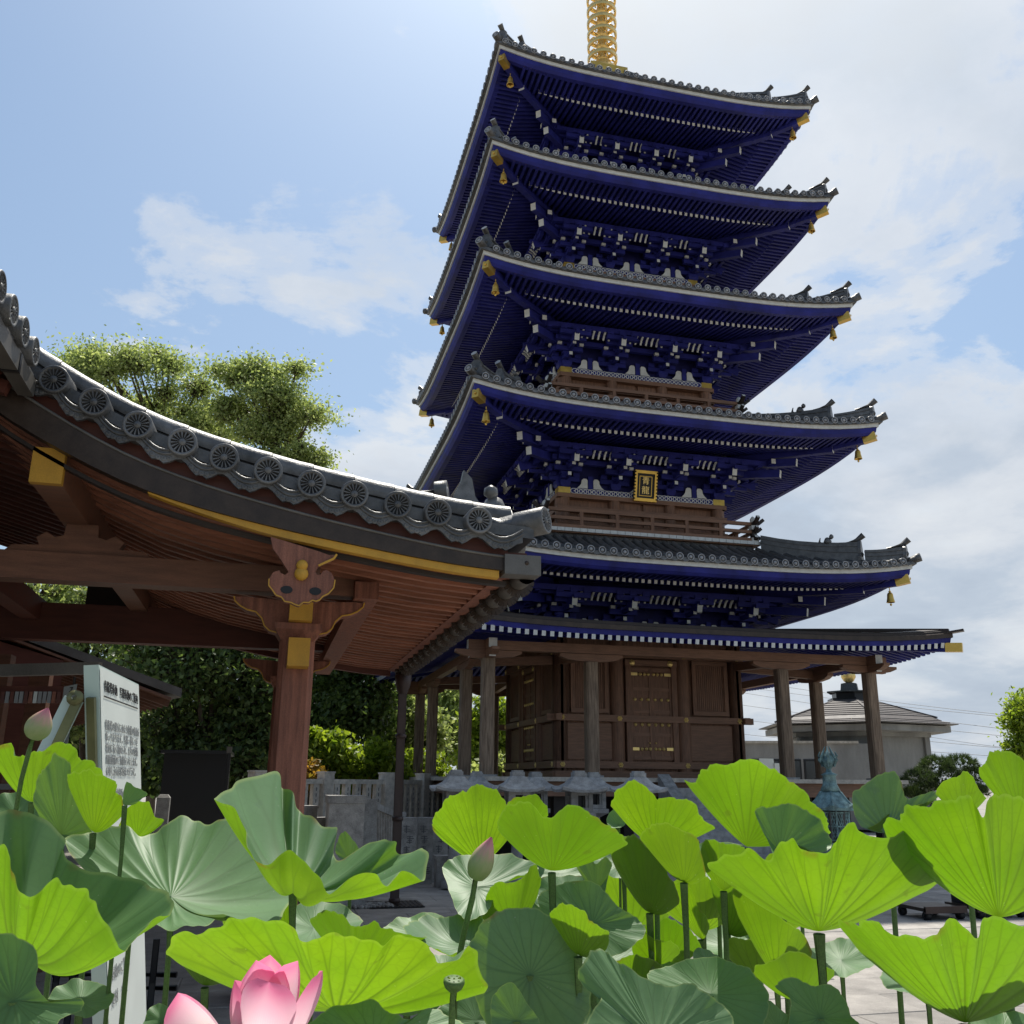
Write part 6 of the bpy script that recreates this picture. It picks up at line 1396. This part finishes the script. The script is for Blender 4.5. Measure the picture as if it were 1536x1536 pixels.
lotus('short bright cupped leaf on a tall stalk, centre right', 'fan', (1026, 1322), 1.82, C_([(566, 545), (600, 500), (650, 478), (705, 480), (800, 510), (870, 560), (885, 640), (910, 755)]), deep=0.6, wave=0.5)
lotus('long pointed glowing leaf leaning left of the short cupped leaf', 'fan', (975, 1368), 1.9, C_([(410, 660), (425, 600), (480, 535), (560, 560), (620, 620), (690, 700), (735, 770), (770, 900)]), deep=0.6, wave=0.5)
lotus('curled grey leaf with turned over edge in the middle of the group', 'dish', (895, 1335), 2.02, C_([(225, 690), (250, 660), (300, 650), (330, 690), (380, 655), (415, 690), (395, 760), (370, 860), (330, 830), (260, 760)]), sag=0.05, deep=0.6)
lotus('tallest round glowing leaf, standing before the right end of the wooden wall', 'fan', (1120, 1270), 2.4, [(1030, 1180), (1042, 1171), (1053, 1158), (1075, 1144), (1110, 1139), (1150, 1150), (1178, 1166), (1202, 1186), (1226, 1206), (1240, 1228), (1243, 1255)], deep=0.5, wave=0.4, sag=0.03)
lotus('dark blue-green leaf with pale folded lip below the tallest round leaf', 'dish', (1170, 1275), 2.1, [(1133, 1216), (1150, 1211), (1175, 1207), (1200, 1210), (1225, 1226), (1243, 1250), (1246, 1272), (1225, 1279), (1200, 1268), (1186, 1262), (1165, 1284), (1150, 1260)], sag=0.05, deep=0.6)
lotus('huge spread glowing leaf on a straight stalk, right of centre', 'fan', (1228, 1397), 1.55, [(1062, 1302), (1075, 1276), (1100, 1279), (1128, 1272), (1152, 1293), (1168, 1270), (1187, 1258), (1205, 1275), (1240, 1284), (1253, 1265), (1262, 1244), (1277, 1231), (1296, 1240), (1335, 1256), (1362, 1258), (1386, 1270), (1402, 1292), (1418, 1310)], deep=0.7, wave=0.35, sag=0.05, stem=(0.03, 0.03), sr=0.0085)
lotus('glaucous leaf with scrolled rim before the low pine', 'dish', (1332, 1248), 2.1, [(1280, 1190), (1298, 1175), (1320, 1162), (1340, 1158), (1352, 1175), (1358, 1195), (1376, 1194), (1400, 1187), (1407, 1196), (1390, 1204), (1372, 1210), (1360, 1224), (1345, 1216), (1328, 1224), (1312, 1238), (1292, 1240), (1280, 1215)], sag=0.05, deep=0.8, wave=0.5)
lotus('great glowing leaf on a thick stalk at the right edge', 'fan', (1498, 1376), 1.5, [(1326, 1244), (1340, 1225), (1356, 1212), (1376, 1217), (1402, 1205), (1430, 1196), (1455, 1197), (1470, 1213), (1484, 1199), (1502, 1195), (1532, 1198), (1562, 1215), (1595, 1260), (1605, 1310)], deep=0.7, wave=0.35, sag=0.05, stem=(0.0, 0.02), sr=0.010)
lotus('small glowing leaf rising behind the great leaf at the right', 'fan', (1445, 1222), 2.05, [(1402, 1190), (1415, 1172), (1440, 1161), (1458, 1163), (1466, 1180), (1480, 1197)], deep=0.6)
lotus('leaf with curled rim at the top right, under the edge tree', 'fan', (1530, 1222), 1.85, [(1470, 1165), (1474, 1143), (1486, 1131), (1510, 1126), (1532, 1140), (1556, 1152), (1575, 1180), (1582, 1205)], deep=0.6)
lotus('half shaded leaf low at the right edge with leaf shadows on it', 'fan', (1447, 1534), 1.28, [(1256, 1384), (1276, 1386), (1292, 1380), (1316, 1391), (1332, 1402), (1370, 1401), (1396, 1398), (1416, 1385), (1432, 1382), (1464, 1402), (1476, 1390), (1502, 1382), (1545, 1386), (1592, 1402), (1615, 1450)], deep=0.7, wave=0.35, sag=0.05, sr=0.009)
lotus('deep green leaf at the bottom beside the straight stalk', 'dish', (1230, 1525), 1.4, [(1162, 1480), (1190, 1466), (1220, 1478), (1246, 1478), (1266, 1496), (1277, 1522), (1290, 1545), (1230, 1575), (1184, 1550), (1186, 1502)], sag=0.03, deep=0.6)
lotus('dark shaded leaf with a bright lower lip under the huge spread leaf', 'fan', (1165, 1462), 1.95, [(1098, 1345), (1112, 1335), (1150, 1362), (1190, 1385), (1216, 1425), (1212, 1452)], deep=0.6, wave=0.5)
lotus('low glowing leaf close to the paving under the huge spread leaf', 'fan', (1140, 1470), 2.1, [(1085, 1425), (1108, 1408), (1150, 1408), (1180, 1420), (1208, 1440), (1200, 1458)], deep=0.7)
lotus('bright leaf squeezed between the short cupped leaf and the huge spread leaf', 'fan', (1085, 1335), 1.95, [(1048, 1290), (1052, 1268), (1068, 1258), (1086, 1268), (1110, 1265), (1120, 1285), (1112, 1312)], deep=0.6)
lotus('narrow fan leaf below the squeezed bright leaf', 'fan', (1092, 1400), 2.15, [(1064, 1325), (1075, 1318), (1095, 1320), (1112, 1342), (1127, 1378), (1130, 1398)], deep=0.6)
lotus('dull hanging leaf left of the narrow fan leaf', 'fan', (1052, 1408), 2.2, [(1003, 1330), (1015, 1322), (1032, 1330), (1052, 1362), (1064, 1392)], deep=0.6)
lotus('small bright leaf in the gap over the sunlit paving', 'fan', (985, 1446), 1.9, [(948, 1426), (960, 1397), (985, 1410), (1008, 1411), (1020, 1430)], deep=0.7)
lotus('little dark leaf on the paving gap beside thin stalks', 'dish', (1058, 1440), 1.8, [(1040, 1428), (1052, 1422), (1072, 1430), (1080, 1442), (1064, 1452), (1044, 1446)], sag=0.02)
lotus('small folded leaf at the bottom edge right of the dark leaf', 'dish', (1168, 1545), 1.4, [(1138, 1530), (1150, 1500), (1166, 1510), (1190, 1530), (1205, 1555), (1160, 1575), (1135, 1555)], sag=0.02, deep=0.6)
lotus('tiny rolled leaf below the bright lantern leaf', 'dish', (928, 1238), 2.5, [(910, 1228), (920, 1214), (934, 1216), (938, 1236), (926, 1242), (914, 1240)], sag=0.02, wave=0.2, sr=0.004)
lotus('small dark leaf in front of the granite pillar', 'dish', (525, 1290), 2.3, [(506, 1262), (516, 1247), (528, 1258), (540, 1278), (532, 1290), (518, 1292), (504, 1280)], sag=0.02, deep=0.6, sr=0.005)

# --- fill between the tall leaves
lotus('shadowed leaf low between the stalks, below the heart shaped leaf', 'dish', (850, 1345), 2.3, [(790, 1338), (815, 1318), (850, 1312), (885, 1318), (905, 1338), (890, 1362), (855, 1372), (815, 1362)], sag=0.04, deep=0.6)
lotus('dull leaf behind the small bright leaf over the paving', 'dish', (965, 1420), 2.35, [(912, 1412), (935, 1395), (968, 1388), (1000, 1396), (1022, 1418), (1000, 1440), (960, 1446), (925, 1436)], sag=0.04, deep=0.6)
lotus('shaded fan leaf just under the long pointed leaf', 'fan', (1000, 1450), 2.1, [(945, 1418), (962, 1392), (992, 1380), (1020, 1386), (1044, 1404), (1052, 1424)], deep=0.7)
lotus('bright fan leaf hidden behind the stalk of the huge spread leaf', 'fan', (1180, 1390), 2.35, [(1122, 1352), (1135, 1328), (1165, 1318), (1200, 1326), (1232, 1340), (1240, 1362)], deep=0.6)
lotus('mid green leaf tucked behind the tallest round leaf stalk', 'dish', (1075, 1300), 2.5, [(1020, 1290), (1040, 1268), (1078, 1260), (1112, 1270), (1132, 1295), (1112, 1320), (1070, 1328), (1034, 1316)], sag=0.04, deep=0.7)
lotus('dark leaf in the bottom row between the shadow disc and the large dark leaf', 'dish', (715, 1530), 1.65, [(655, 1520), (680, 1496), (712, 1486), (745, 1496), (760, 1520), (745, 1552), (700, 1562), (664, 1548)], sag=0.03, deep=0.6)
lotus('shaded leaf at the bottom left of the smooth grey-green foreground leaf', 'dish', (880, 1535), 1.7, [(822, 1520), (850, 1498), (885, 1490), (918, 1500), (936, 1525), (915, 1555), (870, 1565), (835, 1552)], sag=0.03, deep=0.6)
lotus('leaf lying flat and low behind the pink flower, seen at a shallow angle', 'dish', (455, 1452), 2.0, [(380, 1448), (410, 1430), (455, 1424), (505, 1430), (535, 1448), (505, 1468), (455, 1474), (405, 1466)], sag=0.03, deep=1.0)
lotus('green leaf peeping between the pale flopping leaf and the wide glowing leaf', 'dish', (470, 1392), 2.2, [(398, 1385), (425, 1362), (470, 1352), (515, 1360), (545, 1380), (520, 1402), (470, 1412), (420, 1404)], sag=0.04, deep=0.8)
lotus('half hidden dark leaf right of the second bud, under the glaucous leaf', 'dish', (665, 1465), 2.0, [(600, 1455), (630, 1436), (668, 1430), (705, 1438), (728, 1458), (705, 1482), (660, 1490), (620, 1478)], sag=0.03, deep=0.7)
lotus('broad shaded leaf low at right, behind the half shaded edge leaf', 'dish', (1390, 1470), 1.9, [(1320, 1462), (1345, 1444), (1390, 1436), (1440, 1444), (1470, 1464), (1440, 1490), (1390, 1498), (1340, 1486)], sag=0.03, deep=0.7)
lotus('leaf in the bottom right corner below the half shaded edge leaf', 'dish', (1500, 1560), 1.4, [(1430, 1550), (1460, 1528), (1505, 1518), (1550, 1526), (1590, 1550), (1550, 1590), (1490, 1600), (1445, 1580)], sag=0.03, deep=0.7)
lotus('shaded leaf under the glowing leaf below the right-hand stone lantern', 'dish', (935, 1290), 2.4, [(880, 1285), (900, 1262), (935, 1254), (970, 1262), (992, 1284), (970, 1308), (930, 1316), (895, 1306)], sag=0.04, deep=0.6)
lotus('dim green leaf at the far left behind the tall bud stalk', 'dish', (30, 1225), 2.7, [(-30, 1215), (-5, 1195), (30, 1188), (65, 1196), (85, 1215), (65, 1240), (30, 1248), (-10, 1238)], sag=0.04, deep=0.7)

lotus('glowing fan leaf filling the gap left of the tall stalks at centre right', 'fan', (1055, 1395), 2.45, [(985, 1352), (1000, 1328), (1030, 1314), (1062, 1318), (1095, 1330), (1120, 1352)], deep=0.6)
lotus('dark leaf low among the stalks above the sunlit paving strip', 'dish', (1100, 1420), 2.6, [(1030, 1412), (1058, 1394), (1100, 1386), (1145, 1394), (1170, 1412), (1140, 1434), (1098, 1440), (1056, 1430)], sag=0.04, deep=0.8)
lotus('mid green fan leaf below the dark folded-lip leaf', 'fan', (1200, 1335), 2.7, [(1140, 1300), (1155, 1282), (1190, 1274), (1225, 1280), (1256, 1298)], deep=0.6)
lotus('shaded leaf directly behind the small curled bright leaf', 'dish', (905, 1445), 2.1, [(850, 1440), (875, 1420), (908, 1414), (945, 1422), (962, 1440), (940, 1460), (900, 1466), (868, 1458)], sag=0.04, deep=0.7)
lotus('dull green leaf between the heart shaped leaf and the curled grey leaf', 'dish', (840, 1310), 2.6, [(780, 1306), (805, 1288), (842, 1280), (880, 1290), (898, 1308), (870, 1326), (838, 1332), (802, 1324)], sag=0.04, deep=0.7)
lotus('low leaf over the shaded paving left of the glaucous leaf', 'dish', (632, 1400), 2.5, [(575, 1394), (600, 1376), (636, 1370), (672, 1378), (690, 1396), (668, 1414), (630, 1420), (594, 1412)], sag=0.04, deep=0.8)
lotus('deep green leaf behind the bud stalk just above the large dark leaf', 'dish', (745, 1400), 2.3, [(690, 1394), (715, 1374), (748, 1368), (785, 1376), (802, 1396), (780, 1418), (742, 1424), (708, 1414)], sag=0.04, deep=0.7)
lotus('bright fan leaf low between the two dark bottom leaves', 'fan', (955, 1490), 1.9, [(905, 1462), (920, 1442), (948, 1434), (978, 1440), (1002, 1460)], deep=0.7)
lotus('green leaf behind the straight thick stalk of the huge spread leaf', 'dish', (1262, 1440), 2.3, [(1205, 1434), (1230, 1416), (1264, 1408), (1300, 1416), (1318, 1436), (1295, 1458), (1260, 1464), (1224, 1454)], sag=0.04, deep=0.8)
lotus('dark low leaf below the huge left leaf, in front of the white board', 'dish', (120, 1500), 1.9, [(72, 1496), (92, 1476), (124, 1470), (158, 1478), (172, 1496), (152, 1518), (118, 1524), (88, 1514)], sag=0.04, deep=0.8)
lotus('dim leaf low behind the pink flower at its right', 'dish', (610, 1500), 1.8, [(545, 1496), (575, 1476), (612, 1470), (652, 1478), (670, 1496), (645, 1518), (606, 1524), (570, 1514)], sag=0.04, deep=0.8)

lotus('wide pale green fan leaf at the back of the central stalks', 'fan', (945, 1405), 2.75, [(858, 1358), (876, 1318), (915, 1296), (955, 1298), (995, 1322), (1014, 1362)], deep=0.6)
lotus('wide glowing fan leaf at the back, behind the narrow fan leaf', 'fan', (1135, 1405), 2.85, [(1056, 1366), (1076, 1326), (1118, 1302), (1165, 1308), (1204, 1340), (1218, 1374)], deep=0.6)
lotus('shaded dish leaf low between the bottom dark leaves at centre', 'dish', (1010, 1470), 2.0, [(935, 1468), (962, 1448), (1008, 1440), (1056, 1448), (1082, 1466), (1055, 1492), (1006, 1500), (958, 1490)], sag=0.04, deep=0.7)
lotus('deep green fan leaf under the low glowing leaf at right', 'fan', (1195, 1500), 1.75, [(1130, 1462), (1148, 1440), (1185, 1430), (1222, 1438), (1252, 1458)], deep=0.6)
lotus('dark dish leaf low behind the heart shaped leaf stalk', 'dish', (800, 1352), 2.55, [(735, 1348), (762, 1328), (800, 1320), (842, 1330), (862, 1348), (838, 1370), (798, 1376), (758, 1366)], sag=0.04, deep=0.7)
lotus('pale dish leaf at the back above the sunlit paving, left of the straight stalk', 'dish', (1175, 1345), 3.0, [(1120, 1342), (1142, 1326), (1176, 1320), (1212, 1328), (1230, 1342), (1208, 1360), (1174, 1365), (1140, 1358)], sag=0.04, deep=0.8)

# --- flower, buds, shadow disc
def petal(b, base, tip, width, bulge, n=12, mth=9, cup=0.25, side=None):
    """cupped petal: curved midline from base to tip, widest past the middle, pointed end"""
    base = np.array(base); tip = np.array(tip); bulge = np.array(bulge, float); V = []; U = []
    ax = (tip-base)/np.linalg.norm(tip-base); bn = bulge-ax*(bulge@ax); bn /= np.linalg.norm(bn); s = np.cross(ax, bn)
    for j in range(n+1):
        t = j/n; c = base*(1-t)+tip*t+bulge*4*t*(1-t)*0.5; wd = width*(0.34+0.66*math.sin(math.pi*min(1, t*0.78+0.02)))*(1 if t < 0.62 else math.sqrt(max(0.0, 1-((t-0.62)/0.38)**1.7)))
        row = []
        for i_ in range(mth):
            u = i_/(mth-1)*2-1; row.append(c+s*u*wd/2*math.cos(u*0.5)-bn*(u*u)*wd*cup*1.4); U.append(((u+1)/2, t))
        V.append(row)
    b.grid(V, 'petal'); b.uv = U
FD = 0.95; fb = at(382, 1606, FD)
FL = empty('lotus_flower', fb*[1, 1, 0], 'large opening pink lotus flower with pointed petals, at the bottom', 'lotus flower')
fwd = FW*[1, 1, 0]; fwd /= np.linalg.norm(fwd); px2 = FD/F_PX
for tip, dd, wpx, bl in (((405, 1432), 0.035, 96, -fwd*-0.030), ((384, 1440), 0.02, 92, fwd*0.02-RT*0.018), ((447, 1441), 0.02, 80, fwd*0.018+RT*0.012), ((484, 1456), 0.0, 70, RT*0.03-fwd*0.005), ((352, 1470), 0.0, 70, -RT*0.022-fwd*0.006),
                          ((404, 1473), -0.045, 96, -fwd*0.035), ((267, 1489), -0.01, 92, -RT*0.012+np.array([0, 0, .02])), ((300, 1555), -0.05, 80, -RT*0.02+np.array([0, 0, .03])), ((500, 1560), -0.02, 80, RT*0.03+np.array([0, 0, .02]))):
    b = MB(); petal(b, fb+RT*(tip[0]-385)*px2*0.18, at(tip[0], tip[1], FD+dd), wpx*px2, bl); b.build('petal', FL)
b = MB(); b.lathe([(0.010, -0.03), (0.024, 0.02), (0.028, 0.05), (0.026, 0.055), (0.001, 0.056)], fb, 'leaf_lime', 14); b.build('seed_head', FL)
b = MB(); b.tube([fb, fb*[1, 1, .5]+[0.03, 0.02, 0], fb*[1, 1, 0]], 0.008, 'stem', 8); b.build('stalk', FL)
def bud(label, tip, base, D, wpx, stempts):
    p1, p0 = at(*tip, D), at(*base, D); foot = np.array([*at(*stempts[-1], D)[:2], 0])
    t = empty('lotus_bud', foot, label, 'lotus bud', None); W_ = wpx/F_PX*D/2; ax = (p1-p0); L = np.linalg.norm(ax); x, y, z, _ = frame(p0, p1)
    for kk in range(5):                                       # overlapping sepals wrapped round the bud
        b = MB(); V = []; U = []; a0 = kk*2*math.pi/5+0.4
        for j in range(15):
            tt = j/14; r = W_*(math.sin(math.pi*min(1, (0.10+0.9*tt)**0.72))**0.9)*(1.0+0.03*(kk % 2))
            if tt > 0.93: r *= (1-tt)/0.07*0.8+0.2*0
            wdt = (1.05 if tt < 0.5 else 1.05*(1-(tt-0.5)*0.9)); row = []
            for i_ in range(9):
                u = i_/8*2-1; a = a0+u*wdt; rr = max(r, 0.0008)+0.0012*(1-u*u)
                row.append(p0+z*L*tt+(x*math.cos(a)+y*math.sin(a))*rr); U.append(((u+1)/2, tt))
            V.append(row)
        b.grid(V, 'bud'); b.uv = U; b.build('sepal', t)
    b = MB(); b.tube([p0+z*0.004]+[at(*s, D) for s in stempts]+[foot], 0.0052, 'stem', 8, cap=False); b.build('stalk', t)
bud('pale pink and green lotus bud on a long stalk before the hall at far left', (72, 1062), (50, 1105), 2.0, 36, [(44, 1125), (32, 1170), (24, 1215), (18, 1300)])
bud('green lotus bud with mauve tip in front of the round upright leaf', (737, 1256), (713, 1316), 1.6, 35, [(709, 1345), (697, 1395), (688, 1440), (682, 1500)])
SD = empty('leaf_shadow_disc', at(676, 1536, 1.18)*[1, 1, 0], 'flat topped green disc standing in for a shadow on the wide glowing leaf', 'shadow stand-in')  # solid disc on a stalk stands in for a cast shadow
c = at(681, 1474, 1.18); b = MB(); b.lathe([(0.004, -0.012), (0.011, -0.006), (0.0135, 0.0), (0.0132, 0.0035), (0.011, 0.005), (0.001, 0.0045)], c, 'stem', 18, (0.0, -0.25, 1))
for q in range(7): b.lathe([(0.0016, 0), (0.001, 0.0012), (0.0002, 0.0016)], c+np.array([0.0075*math.cos(q*0.9), 0.0075*math.sin(q*0.9)-0.001, 0.0055-0.0]), 'leaf_lime', 6)
b.build('shadow_disc', SD); b = MB(); b.tube([c+[0, 0, -.008], at(678, 1520, 1.18), at(676, 1600, 1.18), at(676, 1600, 1.18)*[1, 1, 0]], 0.0042, 'stem', 8); b.build('stalk', SD)
